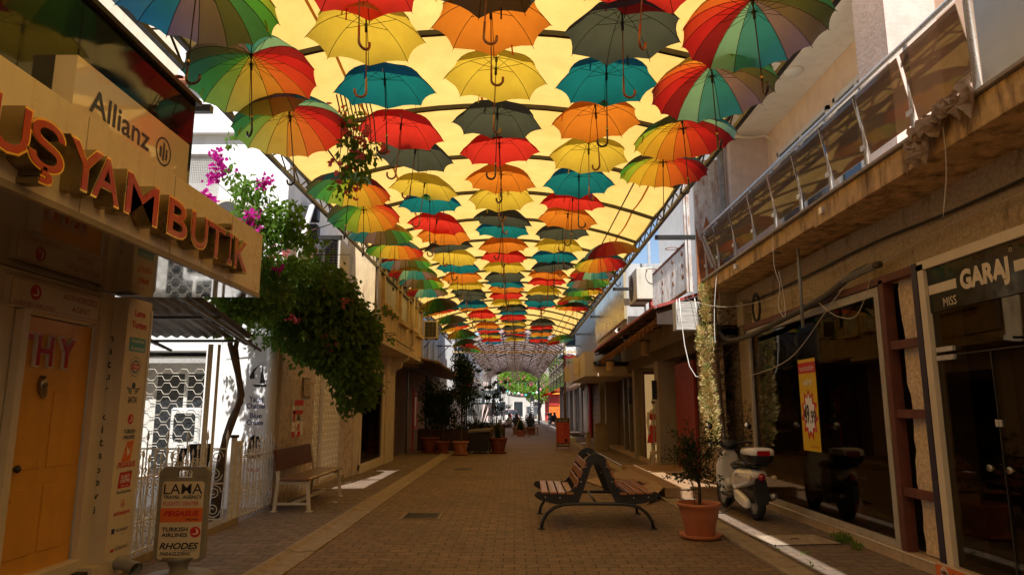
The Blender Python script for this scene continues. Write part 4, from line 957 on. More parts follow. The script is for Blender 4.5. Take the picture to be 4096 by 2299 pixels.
leaves(m, nr(blobs), 1900, .11, rr, .1, .7); leaves(m, nr([(-4.0, 10.75, 3.85, .75, .3, .2), (-4.8, 10.9, 3.55, .3, .2, .2)]), 900, .09, rr, .3)
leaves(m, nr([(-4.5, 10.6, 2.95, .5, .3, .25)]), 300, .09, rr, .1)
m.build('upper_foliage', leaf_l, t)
m = MB(); bracts(m, nr([(-4.95, 10.9, 5.75), (-4.9, 10.9, 5.55), (-5.0, 10.9, 5.35), (-5.1, 10.85, 5.0), (-5.15, 10.85, 4.9), (-5.25, 10.85, 4.8), (-5.0, 10.85, 4.95), (-5.05, 10.85, 4.65), (-5.35, 10.85, 4.6), (-4.3, 10.6, 4.45), (-4.2, 10.6, 4.6), (-4.5, 10.6, 4.35), (-4.05, 10.7, 5.2)]), 26, .055, .07, rr)
bracts(m, nr([(-4.8, 10.7, 4.3), (-4.15, 10.6, 4.35), (-4.5, 10.7, 3.9), (-3.7, 10.6, 3.75)]), 7, .05, .075, rr); m.build('magenta_flowers', magenta, t)
m = MB(); bracts(m, [(-3.75, 10.7, 4.25), (-3.65, 10.7, 4.05), (-3.85, 10.7, 3.85), (-3.1, 10.9, 3.5), (-2.7, 10.9, 3.3), (-3.45, 10.5, 3.0), (-2.95, 10.9, 2.6)], 8, .06, .07, rr); m.build('coral_flowers', coral, t)
t = thing('hanging_bougainvillea', 'flowering bougainvillea spray hanging down among the umbrellas', 'bougainvillea', (-1.8, 7.3, 5))
m = MB()
for k in range(9):
    x = -1.95 + k * .045; m.path([(x - .1, 7.4, 5.15), (x, 7.32, 4.8), (x + .05 * math.sin(k), 7.3, 4.4), (x + .12 * math.sin(k * 2), 7.3, 4.05 + .05 * k)], [.009, .007, .005, .002], 4)
m.build('stems', bark, t)
m = MB(); leaves(m, [(-1.88, 7.35, 4.85, .1, .12, .2), (-1.82, 7.3, 4.5, .16, .15, .28), (-1.75, 7.3, 4.25, .2, .15, .22), (-1.9, 7.3, 4.05, .13, .1, .18), (-1.6, 7.3, 4.45, .14, .1, .15)], 360, .085, rr, .1, .8); m.build('foliage', leaf_l, t)
m = MB(); bracts(m, [(-1.98, 7.2, 4.85), (-1.85, 7.2, 4.65), (-1.72, 7.2, 4.6), (-1.65, 7.2, 4.5), (-1.98, 7.2, 4.22), (-1.88, 7.2, 4.15), (-1.92, 7.2, 4.05), (-1.7, 7.2, 4.3), (-1.6, 7.2, 4.62), (-1.45, 7.2, 4.4), (-1.75, 7.2, 3.95)], 6, .04, .055, rr); m.build('flowers', coral, t)
# ---- bench on the left pavement
def bench_left():
    wd_ = wood('dark_bench_wood', (.13, .045, .02), .7, (5, .8, 5), .4); wm = mat('bench_white_paint', (.68, .62, .5), .4, .08, 6, stain=(.3, .2, .1), stain_amt=.4)
    t = thing('wooden_bench', 'long bench with dark board back and white legs against the marble wall', 'bench', (-3.45, 12.15, .022)); y0, y1 = 11.12, 13.22
    m = MB(); m.bbox(-3.68, -3.22, y0 - .02, y1 + .02, .49, .535, .01); m.build('seat', wood('seat_wood', (.30, .13, .05), .55, (12, 1, 12), .3, coat=.4), t)
    m = MB(); M_ = Matrix.Translation((-3.76, 0, .78)) @ Matrix.Rotation(R(-10), 4, 'Y'); m.bbox(-.02, .022, y0 - .03, y1 - .25, -.14, .2, .012, M_); m.build('backrest', wd_, t)
    for y in (y0 + .05, y1 - .12):
        m = MB(); m.bar((-3.26, y, .5), (-3.22, y, .022), .05); m.box(-3.27, -3.17, y - .05, y + .05, .022, .032); m.build('leg', wm, t)
        m = MB(); m.bar((-3.8, y, .95), (-3.72, y, .5), .045); m.bar((-3.72, y, .5), (-3.76, y, .022), .05); m.box(-3.81, -3.71, y - .05, y + .05, .022, .032); m.build('leg', wm, t)
        m = MB(); m.bar((-3.72, y, .46), (-3.25, y, .46), .045); m.bar((-3.75, y, .14), (-3.23, y, .14), .035); m.build('crossbar', wm, t)
    m = MB(); m.bar((-3.5, y0 + .05, .14), (-3.5, y1 - .12, .14), .04); m.build('stretcher', wm, t)
bench_left()
# ---- yellow house with overhanging upper storey
b = thing('yellow_house', 'yellow stained house whose upper storey overhangs the left pavement', 'house', (-4, 20, 0))
m = MB(); m.box(-9, -3.38, 16.35, 24.9, 3.3, 7.2); m.build('upper_wall', plaster_y, b)
for k, (y0, y1, z0) in enumerate(((17.3, 19.2, 4.25), (19.9, 21.2, 4.15), (22.0, 23.0, 4.2), (23.4, 24.4, 4.15))):
    w = MB(); w.box(-3.385, -3.26, y0 - .1, y1 + .1, z0 - .12, z0); w.box(-3.385, -3.30, y0 - .1, y0, z0, 6.6); w.box(-3.385, -3.30, y1, y1 + .1, z0, 6.6); wo = w.build('window', plaster_y, b)
    m = MB(); m.box(-3.379, -3.372, y0, y1, z0, 6.6); m.build('shutter', plaster_g, wo)
m = MB(); m.box(-3.5, -3.28, 16.3, 24.95, 3.2, 3.32); m.box(-9, -3.4, 16.35, 24.9, 3.18, 3.24); m.build('storey_ledge', plaster_b, b)
m = MB(); m.box(-9, -4.3, 17.0, 24.9, 0, 3.18); m.box(-4.3, -3.8, 20.6, 22.0, 0, 3.18); m.box(-4.3, -3.9, 17.0, 17.5, 0, 3.18); m.box(-4.3, -3.95, 17.5, 20.6, 2.6, 3.18); m.build('ground_floor_wall', plaster_b, b)
m = MB(); m.box(-3.96, -3.85, 17.5, 17.6, .1, 2.6); m.box(-3.96, -3.85, 20.35, 20.6, .1, 2.6); m.box(-3.98, -3.84, 17.5, 20.6, 0, .24); m.build('shop_window_frame', cream, b)
m = MB(); m.box(-3.9, -3.89, 17.6, 20.35, .24, 2.6); m.build('shop_pane', pane, b)
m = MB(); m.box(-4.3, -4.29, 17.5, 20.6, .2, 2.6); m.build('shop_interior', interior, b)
m = MB(); m.prism([(0, 0), (.5, 0), (.45, -.12), (.3, -.18), (.25, -.35), (.1, -.42), (0, -.6)], (-3.8, 21.3, 3.2), (1, 0, 0), (0, 0, 1), (0, 1, 0), .35); m.build('corbel', plaster_b, b)
m = MB(); m.path([(-3.3, 16.45, 3.55), (-3.33, 16.4, 6.8)], .05, 10); m.build('downpipe', white_m, b, True)
m = MB(); m.path([(-3.3, 22.2, 5.2), (-3.3, 22.2, 3.7), (-3.45, 22.3, 3.3), (-3.75, 22.4, 3.0)], .045, 8); m.build('drain_pipe', plaster_b, b, True)
m = MB(); m.path([(-3.25, 16.3, 3.46), (-3.25, 19.5, 3.44), (-3.27, 22.3, 3.44)], .018, 6); m.path([(-3.2, 16.9, 3.44), (-3.0, 17.1, 3.46), (-3.0, 17.3, 3.44), (-3.2, 17.4, 3.42), (-3.24, 17.1, 3.4), (-3.15, 17.1, 3.3)], .01, 6); single(m, 'wall_cable', blackm, 'black cable with a coiled end along the yellow ledge', 'cable')
ac_unit('c', 'air conditioner with black bars hanging on the far end of the yellow house', -3.34, -2.82, 24.95, 25.4, 4.12, 4.76, 'F', False)
# ---- restaurant with curled awning
b = thing('restaurant', 'dark restaurant front with a sagging awning behind the potted plants', 'restaurant', (-4, 28, 0))
m = MB(); m.box(-9, -4.3, 24.9, 38, 0, 3.2); m.build('wall', mat('brown_wall', (.22, .13, .07), .8, .2, 3), b)
m = MB(); m.box(-9, -3.8, 24.9, 27.4, 3.2, 7.2); m.build('upper_wall', plaster_y, b)
m = MB(); m.box(-9, -4.1, 27.4, 38, 3.2, 9); m.build('upper_glass_front', mat('blue_grey_front', (.12, .14, .17), .4, .2), b)
m = MB()
for y in (28, 30.2, 32.4, 34.6, 36.8): m.box(-4.1, -4.03, y, y + .25, 3.4, 9)
m.build('front_mullions', plaster_g, b)
m = MB(); rings = []
for i in range(12):
    y = 24.0 + i * 1.15; z = 3.25 - .012 * i * i * .18; rings.append([(-4.3, y, z + .35), (-2.8 + .02 * i, y, z), (-2.8 + .02 * i, y, z - .05), (-4.3, y, z + .28)])
m.loft(rings); m.build('awning', mat('brown_awning', (.2, .12, .06), .8, .3, 5, stain=(.4, .3, .2), stain_amt=.5), b)
m = MB(); m.path([(-2.75, 24 + i * 1.15, 3.2 - .012 * i * i * .18 + .02 * math.sin(i * 2)) for i in range(12)], [.07, .07, .08, .07, .09, .07, .08, .1, .08, .09, .1, .07], 8); m.build('rolled_fabric', mat('brown_awning', (.2, .12, .06)), b, True)
m = MB(); m.box(-3.9, -3.84, 24.95, 25.05, 0, 3.0); m.build('post', blackm, b); m = MB(); m.box(-3.86, -3.78, 30, 30.1, 0, 3.0); m.build('post', blackm, b)
t = thing('menu_board', 'red framed menu board on the restaurant wall', 'menu board', (-3.8, 28, 1)); m = MB(); y0, y1, z0, z1 = 26.4, 27.2, .85, 2.2
m.box(-3.86, -3.8, y0, y1, z0, z0 + .12); m.box(-3.86, -3.8, y0, y1, z1 - .12, z1); m.box(-3.86, -3.8, y0, y0 + .12, z0, z1); m.box(-3.86, -3.8, y1 - .12, y1, z0, z1); m.build('frame', redi, t)
m = MB(); m.box(-3.84, -3.83, y0 + .1, y1 - .1, z0 + .1, z1 - .1); m.build('sheet', whitei, t)
m = MB()
for x, z in ((-3.85, 26.4),): m.bar((-3.83, 26.3, 0), (-3.83, 26.3, 2.4), .06)
m.build('post', redi, t)
# ================================================================ RIGHT SIDE
tile_m = mat('beige_step_tile', (.52, .38, .24), .4, .08, 4, stain=(.25, .17, .1), stain_amt=.45)
b = thing('balcony_building', 'stained building with a long balcony over the boutique windows on the right', 'building', (4.2, 6, 0))
m = MB(); m.box(4.32, 9, -12, 13.3, 3.0, 3.82); m.box(4.32, 4.6, 7.05, 7.62, 0, 3.0); m.box(4.32, 9, 12.2, 13.3, 0, 3.0); m.build('rendered_wall', rough_y, b)
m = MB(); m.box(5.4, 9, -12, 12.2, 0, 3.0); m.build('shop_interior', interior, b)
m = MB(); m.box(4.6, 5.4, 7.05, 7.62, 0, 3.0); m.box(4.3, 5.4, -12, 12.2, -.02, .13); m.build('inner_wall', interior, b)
m = MB(); m.bbox(3.72, 5.1, 8.32, 13.35, 3.84, 4.06, .006); m.build('balcony_slab', slab_y, b)
m = MB(); m.bbox(3.70, 5.1, -12, 8.28, 3.80, 4.06, .006); m.build('balcony_slab', slab_y, b)
m = MB(); m.box(3.66, 5.1, -12, 13.38, 4.065, 4.095); m.build('slab_edge_trim', mat('edge_stone', (.35, .3, .24), .6, .2, 8), b)
m = MB(); m.box(3.72, 4.95, -12, 13.3, 4.096, 4.104); m.build('balcony_floor', mat('pale_bounce_floor', (.86, .83, .76), .6, .05), b)  # hidden floor made pale to bounce sunlight up to the ceiling
m = MB(); m.box(4.95, 9, -12, 13.3, 4.095, 6.88); m.build('upper_wall', peach, b)
m = MB(); m.box(4.2, 4.95, 12.85, 13.3, 4.095, 6.88); m.build('end_wall', pink_p, b)
m = MB(); m.box(4.35, 4.95, 7.45, 8.15, 4.095, 6.88); m.build('pilaster', pink_p, b)
m = MB(); m.box(3.5, 9, 8.15, 13.35, 6.885, 7.2); m.box(2.80, 3.5, -12, 8.4, 6.885, 7.2); m.build('balcony_ceiling_and_shade_strip', ceil_w, b)  # ceiling cut short to admit sun; unseen strip added to narrow sunlit ground
m = MB(); m.box(3.51, 9, 8.15, 13.3, 7.2, 10.5); m.build('third_storey', peach, b)
w = MB()
for y0, y1 in ((8.6, 10.0), (10.2, 12.3)):
    w.box(4.9, 4.95, y0, y0 + .07, 4.1, 6.3); w.box(4.9, 4.95, y1 - .07, y1, 4.1, 6.3); w.box(4.9, 4.95, y0, y1, 6.23, 6.3); w.box(4.9, 4.95, y0, y1, 4.1, 4.2); w.box(4.91, 4.95, (y0 + y1) / 2 - .04, (y0 + y1) / 2 + .04, 4.2, 6.23)
wo = w.build('balcony_door', white_m, b); m = MB(); m.box(4.93, 4.94, 8.67, 9.93, 4.2, 6.23); m.box(4.93, 4.94, 10.27, 12.23, 4.2, 6.23); m.build('pane', window_m, wo)
m = MB(); m.path([(4.88, 9.5, 5.0), (4.84, 9.5, 5.0), (4.84, 9.5, 5.2), (4.88, 9.5, 5.2)], .012, 6); m.build('handle', chrome, wo)
# boutique window
w = MB(); w.box(4.12, 4.2, 7.74, 7.84, .13, 2.97); w.box(4.12, 4.2, 12.1, 12.2, .13, 2.97); w.box(4.12, 4.2, 7.84, 12.1, 2.87, 2.97); w.box(4.13, 4.2, 7.84, 12.1, .13, .2)
wo = w.build('shop_window', mat('dull_frame', (.42, .38, .31), .45, .1, 6, stain=(.2, .14, .09), stain_amt=.5), b); m = MB(); m.box(4.155, 4.163, 7.84, 12.1, .2, 2.87); m.build('pane', pane, wo)
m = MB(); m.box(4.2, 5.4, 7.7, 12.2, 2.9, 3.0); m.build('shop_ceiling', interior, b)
m = MB(); m.bbox(4.06, 4.4, 7.0, 13.2, .0, .125, .006); m.bbox(4.04, 4.4, -3, 7.0, .0, .155, .006); m.build('tiled_step', tile_m, b)
m = MB(); m.tube((4.06, 7.0, .128), (4.06, 12.6, .128), .008, 6); m.build('step_trim', steel, b)
m = MB()
for y in (7.6, 8.2, 8.8, 9.4, 10.0, 10.6, 11.2, 11.8): m.box(4.0585, 4.061, y - .003, y + .003, .005, .12)
m.build('tile_joints', mat('joint_line', (.3, .2, .1)), b)
m = MB()
for y, wd_ in ((7.66, .07),): m.box(4.1, 4.22, y - wd_, y + .02, .13, 3.02)
m.box(4.1, 4.2, 7.0, 12.3, 2.98, 3.06)
for z in (.74, 1.55, 2.28): m.box(4.12, 4.18, 6.98, 7.6, z - .045, z + .045)
m.build('steel_beams', red_iron, b)
m = MB(); m.box(4.08, 4.2, 6.9, 6.99, .13, 3.06); m.build('steel_post', mat('dark_violet_steel', (.035, .025, .045), .5, .2), b)
# ragged plaster pillar between the window and the shop door
m = MB(); rr = random.Random(4); L_ = []; Rr = []
for i in range(26): z = .14 + i * .115; L_.append((7.45 + rr.uniform(-.03, .04), z)); Rr.append((7.03, z))
O_ = Vector((4.26, 0, 0)); P = L_ + Rr[::-1]; m.prism([(-p[0], p[1]) for p in P], O_, *FR[:2], FR[2], .05); m.build('plaster_pillar', mat('pale_render', (.78, .58, .36), .95, .2, 20, 1.0, bs=38, bd=.03, stain=(.2, .12, .06), stain_amt=.7, st_sc=(3, 3, .8), thr=.55), b)
# door shop with black sign band
w = MB(); w.box(4.08, 4.2, 6.78, 6.88, .155, 3.03); w.box(4.08, 4.2, 2, 6.88, 2.97, 3.06); wo = w.build('door_frame', cream, b)
m = MB(); m.box(4.13, 4.14, 2, 6.78, .16, 2.6); m.build('glass_doors', pane, wo)
m = MB(); m.box(4.125, 4.145, 6.0, 6.01, .16, 2.1); m.box(4.125, 4.145, 2, 6.78, 2.1, 2.11); m.box(4.12, 4.15, 5.0, 5.01, .16, 2.1); m.build('glass_joints', blackm, wo)
m = MB()
for z in (2.06, 2.14): m.box(4.1, 4.13, 6.48, 6.74, z, z + .045)
m.build('hinge', steel, wo)
for y in (6.12, 5.88):
    m = MB(); m.lathe([(.012, 0), (.014, .02), (.03, .03), (.034, .045), (.03, .06), (.02, .064)], (0, 0, 0), 20, Matrix.Translation((4.13, y, 1.1)) @ Matrix.Rotation(-math.pi / 2, 4, 'Y')); m.build('door_knob', glass('knob_glass', (.8, .7, .5), .3), wo, True)
m = MB(); m.box(4.125, 4.14, 5.97, 6.05, 1.45, 1.51); m.build('lock_plate', steel, wo)
s = thing('shop_sign', 'black sign band with pale letters MISS GARAJ over the glass door', 'sign', (4.1, 6, 2.8)); m = MB(); m.box(4.115, 4.13, 2, 6.78, 2.53, 2.965); m.build('band', mat('black_sign_board', (.012, .012, .012), .12, .2, spec=.5), s)
m = MB(); put_text(m, 'GARAJ', (4.115, 5.96, 2.74), FR, .64, .24, .05); m.build('lettering', cream, s)
m = MB(); put_text(m, 'MISS', (4.115, 6.46, 2.605), FR, .2, .085, .02); m.build('small_lettering', cream, s)
m = MB(); m.box(4.112, 4.1145, 6.34, 6.77, 2.71, 2.80); m.box(4.112, 4.1145, 4.6, 5.58, 2.71, 2.80); m.build('stripes', cream, s)
m = MB(); ring(m, (4.115, 5.6, 2.9), FR, .018, .004, 14); m.build('ring_mark', cream, s)
s = thing('sticker_strip', 'orange advertising strip with round logos along the tiled step', 'sticker', (4.04, 6, .08)); m = MB(); m.box(4.036, 4.039, 4.2, 7.62 - .62, .02, .14); m.build('strip', orangei, s)
m = MB(); mw = MB(); mt = MB()
for k in range(4):
    y = 6.86 - k * .62; ring(m, (4.036, y, .08), FR, .058, .014, 24); ring(m, (4.036, y, .08), FR, .036, .008, 20)
    put_text(mt, 'axess', (4.036, y, .085), FR, .1, .03, .02, off=.005); put_text(mt, 'Axessle', (4.036, y - .17, .1), FR, .1, .024, .01); put_text(mt, 'gerçek olsun', (4.036, y - .2, .06), FR, .15, .024, .01)
    mw.plate([(-.03, -.018), (.03, -.018), (.03, .018), (-.03, .018)], (4.036, y - .36, .06), *FR, .003)
m.build('ring_logos', whitei, s); mw.build('card_symbols', whitei, s); mt.build('lettering', blk, s)
s = thing('sale_poster', 'yellow sale poster reading 49.99 on the dark boutique window', 'poster', (4.12, 9.9, 1.6)); O_ = (4.148, 9.87, 1.66)
yel = mat('poster_yellow', (.72, .46, .02), .35, .05, 3)
m = MB(); m.plate([(-.29, -.64), (.29, -.64), (.29, .64), (-.29, .64)], O_, *FR, .004); m.build('sheet', yel, s)
m = MB(); m.plate([(-.29, .44), (.29, .44), (.29, .59), (-.29, .59)], O_, *FR, .006)
star = lambda r1, r2, sx, sy, n=11: [((r1 if i % 2 == 0 else r2) * sx * math.sin(math.pi * i / n), (r1 if i % 2 == 0 else r2) * sy * math.cos(math.pi * i / n)) for i in range(2 * n)]
m.plate([(x, y - .14) for x, y in star(1, .72, -.28, .37)], O_, *FR, .006); put_text(m, 'Tüm Abiyelerde Geçerlidir', (4.148, 9.87 - .12, 1.08), FR, .3, .04, .01, off=.008); m.build('red_shapes', redi, s)
m = MB(); m.plate([(x, y - .13) for x, y in star(1, .75, -.2, .29)], O_, *FR, .008); put_text(m, 'SON İNDİRİM', (4.148, 9.87, 2.17), FR, .46, .075, 0, off=.009); put_text(m, 'ABİYE', (4.148, 9.87, 1.98), FR, .3, .09, .02, .2, off=.008)
rr = random.Random(8)
for _ in range(12): x, z = rr.choice((-1, 1)) * rr.uniform(.15, .26), rr.uniform(-.55, .25); m.plate([(x - .005, z), (x + .005, z), (x + .012, z + .05), (x + .004, z + .05)], O_, *FR, .007)
m.build('white_shapes', whitei, s)
m = MB(); put_text(m, '49', (4.148, 9.96, 1.53), FR, .17, .27, .03, off=.011); put_text(m, '.99', (4.148, 9.76, 1.49), FR, .18, .18, .02, off=.011); m.build('price', blk, s)
s = thing('display_card', 'small red and green card standing inside the boutique window', 'card', (4.3, 9.0, .2)); O_ = (4.3, 8.95, .42)
m = MB(); m.prism([(-.13, -.2), (.13, -.2), (.13, .02), (0, .05), (-.13, .0)], O_, *FR, .01); m.build('red_half', redi, s)
m = MB(); m.prism([(-.13, .003), (0, .053), (.13, .023), (.13, .22), (-.13, .22)], O_, *FR, .01); m.build('photo_half', mat('green_photo', (.08, .14, .06), .5, .5, 20), s)
m = MB()
ring(m, O_ + Vector((-.011, 0, -.07)) if isinstance(O_, Vector) else Vector(O_) + Vector((-.011, 0, -.07)), FR, .022, .006, 14)
P = rrect(.04, .04, .012); P2 = rrect(.034, .034, .01); c_ = Vector(O_) + Vector((-.013, 0, -.07))
for i in range(len(P)): j = (i + 1) % len(P); m.quad(*[c_ - Vector((0, q[0], 0)) + Vector((0, 0, q[1])) for q in (P[i], P[j], P2[j], P2[i])])
m.build('camera_symbol', whitei, s)
# railing
t = thing('balcony_railing', 'steel balcony railing with brown tinted glass panels', 'railing', (3.74, 9, 4.1)); RX = 3.74
m = MB(); m.tube((RX, 1.5, 5.05), (RX, 13.3, 5.05), .032, 14); m.path([(RX, 13.3, 5.05), (RX + .05, 13.34, 5.05), (RX + .6, 13.34, 5.05)], .03, 12); m.build('handrail', steel, t, True)
PY = [5.22, 6.12, 7.0, 7.85, 8.7, 9.6, 10.5, 11.45, 12.4, 13.2]
for y in PY:
    m = MB(); r_ = .034 if y < 5.3 else .021; m.tube((RX, y, 4.1), (RX, y, 5.03 if y > 5.3 else 6.88), r_, 10); m.tube((RX, y, 4.1), (RX, y, 4.12), .04, 12)
    m.tube((RX, y, 4.95), (RX, y, 4.99), .026, 10); m.build('post', steel, t, True)
for y in PY[1:]:
    m = MB()
    for z in (4.32, 4.82): m.box(RX - .03, RX - .012, y - .055, y + .055, z, z + .05)
    m.build('clamp', steel, t)
tint = glass('brown_tinted_glass', (.5, .38, .27), .05, .03, .42, (.34, .24, .15), .28)
for a, c in zip(PY, PY[1:]): m = MB(); m.box(-.004, .004, a + .03, c - .03, -.335, .335, Matrix.Translation((RX - .022, 0, 4.585)) @ Matrix.Rotation(R(-10), 4, 'Y')); m.build('glass_panel', tint, t)
for x in (3.95, 4.15): m = MB(); m.tube((x, 13.34, 4.1), (x, 13.34, 5.03), .02, 10); m.build('post', steel, t, True)
m = MB(); rp = []
for i in range(150):
    z = 4.12 + i * .0185; m.box(3.70, 3.712 if i % 2 else 3.722, 2, 5.1, z, z + .0185)
single(m, 'roller_shutter', mat('aluminium_slats', (.52, .52, .48), .4, .05, metal=.3), 'ribbed grey shutter panel at the top right above the balcony', 'shutter')
# lamp, wires, cloth and fittings
t = thing('ceiling_lamp', 'round white lamp on the balcony ceiling', 'lamp', (4.42, 10.2, 6.88)); m = MB(); m.lathe([(.001, -.085), (.08, -.075), (.13, -.045), (.15, 0)], (4.42, 10.2, 6.88), 24, caps=False); m.build('shade', white_p, t, True)
m = MB(); m.tube((4.42, 10.2, 6.87), (4.42, 10.2, 6.884), .16, 24); m.build('ring', cream, t)
m = MB(); m.path([(4.3, 12.8, 6.86), (4.4, 12.6, 6.75), (4.55, 12.5, 6.7), (4.75, 12.4, 6.7), (4.85, 12.4, 6.6), (4.8, 12.3, 6.5)], [.05, .02, .018, .02, .02, .03], 6); single(m, 'ceiling_cable', cream, 'pale cable stub hanging from a hole in the balcony ceiling corner', 'cable')
m = MB(); m.tube((4.1, 13.1, 4.1), (4.1, 13.1, 6.9), .06, 10); m.path([(4.02, 13.0, 4.1), (4.03, 13.0, 5.3), (4.0, 13.0, 6.9)], .015, 6); single(m, 'grey_downpipe', mat('old_grey_pipe', (.3, .29, .28), .7, .3, 6, .3), 'worn grey downpipe at the end of the balcony', 'pipe', smooth=True)
m = MB(); m.tube((3.9, 9.3, 2.68), (3.9, 9.28, 3.78), .022, 10); single(m, 'hanging_conduit', grey_p, 'grey plastic conduit hanging under the balcony before the window', 'conduit', smooth=True)
def cable(name, pts, r, mt, label):
    P = [Vector(p) for p in pts]; Q = []
    for i in range(len(P) - 1):
        p0, p1, p2, p3 = P[max(i - 1, 0)], P[i], P[i + 1], P[min(i + 2, len(P) - 1)]
        for k in range(6):
            t_ = k / 6; Q.append(.5 * ((2 * p1) + (p2 - p0) * t_ + (2 * p0 - 5 * p1 + 4 * p2 - p3) * t_ ** 2 + (3 * p1 - p0 - 3 * p2 + p3) * t_ ** 3))
    Q.append(P[-1]); m = MB(); m.path(Q, r, 6); return single(m, name, mt, label, 'cable', smooth=True)
wirem = mat('pale_wire', (.55, .48, .38), .5)
cable('wall_cable', [(4.28, 2, 3.55), (4.28, 6, 3.5), (4.28, 8, 3.55), (4.28, 10, 3.52), (4.28, 13, 3.5)], .016, blackm, 'thick black cable running along the rough wall under the balcony')
cable('wall_cable', [(4.29, 3, 3.2), (4.24, 6, 3.38), (4.26, 9, 3.2), (4.27, 12.8, 3.35)], .007, wirem, 'thin pale wire sagging along the rough wall')
hose = cable('insulated_hose', [(4.1, 7.6, 3.2), (4.08, 8.1, 3.2), (4.03, 9.0, 3.02), (3.98, 10.3, 2.9), (3.98, 11.8, 2.82), (3.96, 12.8, 2.86), (3.9, 13.3, 3.1)], .042, mat('hose_insulation', (.09, .075, .06), .8, .5, 40, .6, bs=50), 'thick ribbed insulated hose sagging along the top of the boutique window')
m = MB()
for i in range(14): y = 7.7 + i * .05; m.tube((4.09 - .03 * i / 14, y, 3.2 - i * .003), (4.09 - .03 * i / 14, y + .018, 3.2 - i * .003), .047, 8)
m.build('tape_wraps', whitei if False else grey_p, hose)
m = MB()
for k in range(5): m.path([(4.2, 11.9 + .17 * math.cos(a), 3.3 + .24 * math.sin(a) + .01 * k) for a in [i * .4 for i in range(17)]], .014 + .002 * k, 5)
single(m, 'cable_coil', rubber, 'coil of black cable hanging on the rough wall', 'cable coil')
t = thing('junction_box', 'grey electric box with looped cables on the wall under the balcony', 'electric box', (4.25, 12.7, 3.3)); m = MB(); m.bbox(4.16, 4.32, 12.5, 12.85, 3.1, 3.55, .01); m.build('case', mat('box_paint', (.3, .24, .17), .6), t)
m = MB(); m.path([(4.2, 12.6, 3.1), (4.2, 12.6, 2.95), (4.2, 12.75, 2.88), (4.2, 12.9, 3.0), (4.2, 12.9, 3.4)], .014, 6); m.build('cable', blackm, t)
cable('loose_wire', [(3.69, 9.6, 4.12), (3.66, 9.55, 3.6), (3.7, 9.5, 3.3), (3.66, 9.5, 3.0), (3.72, 9.45, 2.85), (3.75, 9.5, 3.1), (3.7, 9.5, 3.5)], .004, whitei, 'thin white wires dangling in loops from the middle of the balcony')
cable('loose_wire', [(3.69, 12.3, 4.1), (3.66, 12.35, 3.9), (3.62, 12.4, 3.4), (3.6, 12.4, 3.0), (3.6, 12.4, 2.75)], .005, whitei, 'white wire hanging straight down near the far end of the balcony')
cable('loose_wire', [(3.64, 5.55, 4.0), (3.66, 5.6, 3.6), (3.65, 5.7, 3.2)], .004, wirem, 'single thin wire hanging below the torn sheeting')
cable('street_wire', [(3.4, 13.4, 3.7), (3.7, 12, 3.36), (4.0, 10.5, 3.3), (4.25, 8.5, 3.45)], .005, wirem, 'rusty wire strung from the wooden box towards the balcony wall')
cable('street_wire', [(4.05, 12.3, 2.15), (4.0, 10.8, 2.22), (4.0, 9.8, 2.4), (4.02, 8.6, 2.95), (4.2, 7.9, 3.4)], .006, wirem, 'pale wire crossing in front of the yellow sale poster')
cable('street_wire', [(4.0, 9.3, 3.2), (4.02, 8.9, 2.9), (4.03, 8.5, 2.72), (4.05, 8.1, 2.7), (4.1, 7.8, 3.1)], .005, wirem, 'short looping wire over the top corner of the boutique window')
m = MB(); rr = random.Random(9)
def rag(m, y0, y1, ztop, zlen, nx_=16, nz_=7, x=3.66):
    P = []
    for j in range(nz_ + 1):
        for i in range(nx_ + 1):
            u, v = i / nx_, j / nz_; l = zlen * (.55 + .45 * math.sin(i * 1.9) ** 2 + rr.uniform(-.08, .08)) if j == nz_ else zlen * .8
            P.append((x - .05 * math.sin(i * 1.3 + j * .6) - .06 * v - rr.uniform(0, .03), y0 + (y1 - y0) * u + .03 * math.sin(j * 1.2), ztop - l * v + rr.uniform(-.02, .02)))
    m.add(P, [(j * (nx_ + 1) + i, j * (nx_ + 1) + i + 1, (j + 1) * (nx_ + 1) + i + 1, (j + 1) * (nx_ + 1) + i) for j in range(nz_) for i in range(nx_)])
rag(m, 5.55, 6.0, 4.14, .3); rag(m, 5.3, 5.6, 4.18, .22); rag(m, 5.12, 5.3, 4.25, .38, 8); rag(m, 5.7, 5.95, 4.02, .34, 10, 6, 3.62)
single(m, 'torn_sheeting', cloth('torn_tan_sheet', (.42, .3, .2), .25), 'torn tan sheeting hanging in rags from the balcony edge', 'torn cloth')
for y in (11.3, 8.0):
    m = MB(); m.box(3.66, 3.7, y - .04, y + .04, 3.9, 3.98); single(m, 'drip_bracket', steel, 'small metal bracket on the balcony edge, %s one' % ('farther' if y > 9 else 'nearer'), 'bracket')

# ---- terrace building behind with rusty panel
b = thing('terrace_house', 'house with an iron railed terrace and rusty metal panel beyond the balcony', 'house', (4.5, 17, 0))
m = MB(); m.box(4.7, 9, 13.35, 22, 3.0, 8.5); m.build('upper_wall', plaster_w, b); m = MB(); m.box(4.0, 9, 13.3, 26, 3.0, 3.9); m.build('floor_slab', plaster_b, b)
w = MB(); w.box(4.66, 4.69, 13.9, 14.9, 4.0, 6.2); w.box(4.66, 4.69, 15.2, 16.2, 4.0, 5.2); w.box(4.66, 4.69, 15.2, 16.2, 5.3, 6.6); w.build('metal_door', mat('grey_white_door', (.6, .6, .62), .5, .05), b)
m = MB(); m.box(4.62, 4.66, 15.05, 15.15, 3.9, 7); m.box(4.62, 4.66, 13.9, 16.3, 5.22, 5.28); m.build('door_frame', red_iron, b)
m = MB(); m.tube((4.5, 14.98, 3.9), (4.5, 14.98, 7.5), .05, 10); m.build('downpipe', white_m, b, True)
w = MB(); w.box(4.6, 4.7, 13.5, 14.0, 5.2, 5.3); w.build('window_sill', white_m, b)
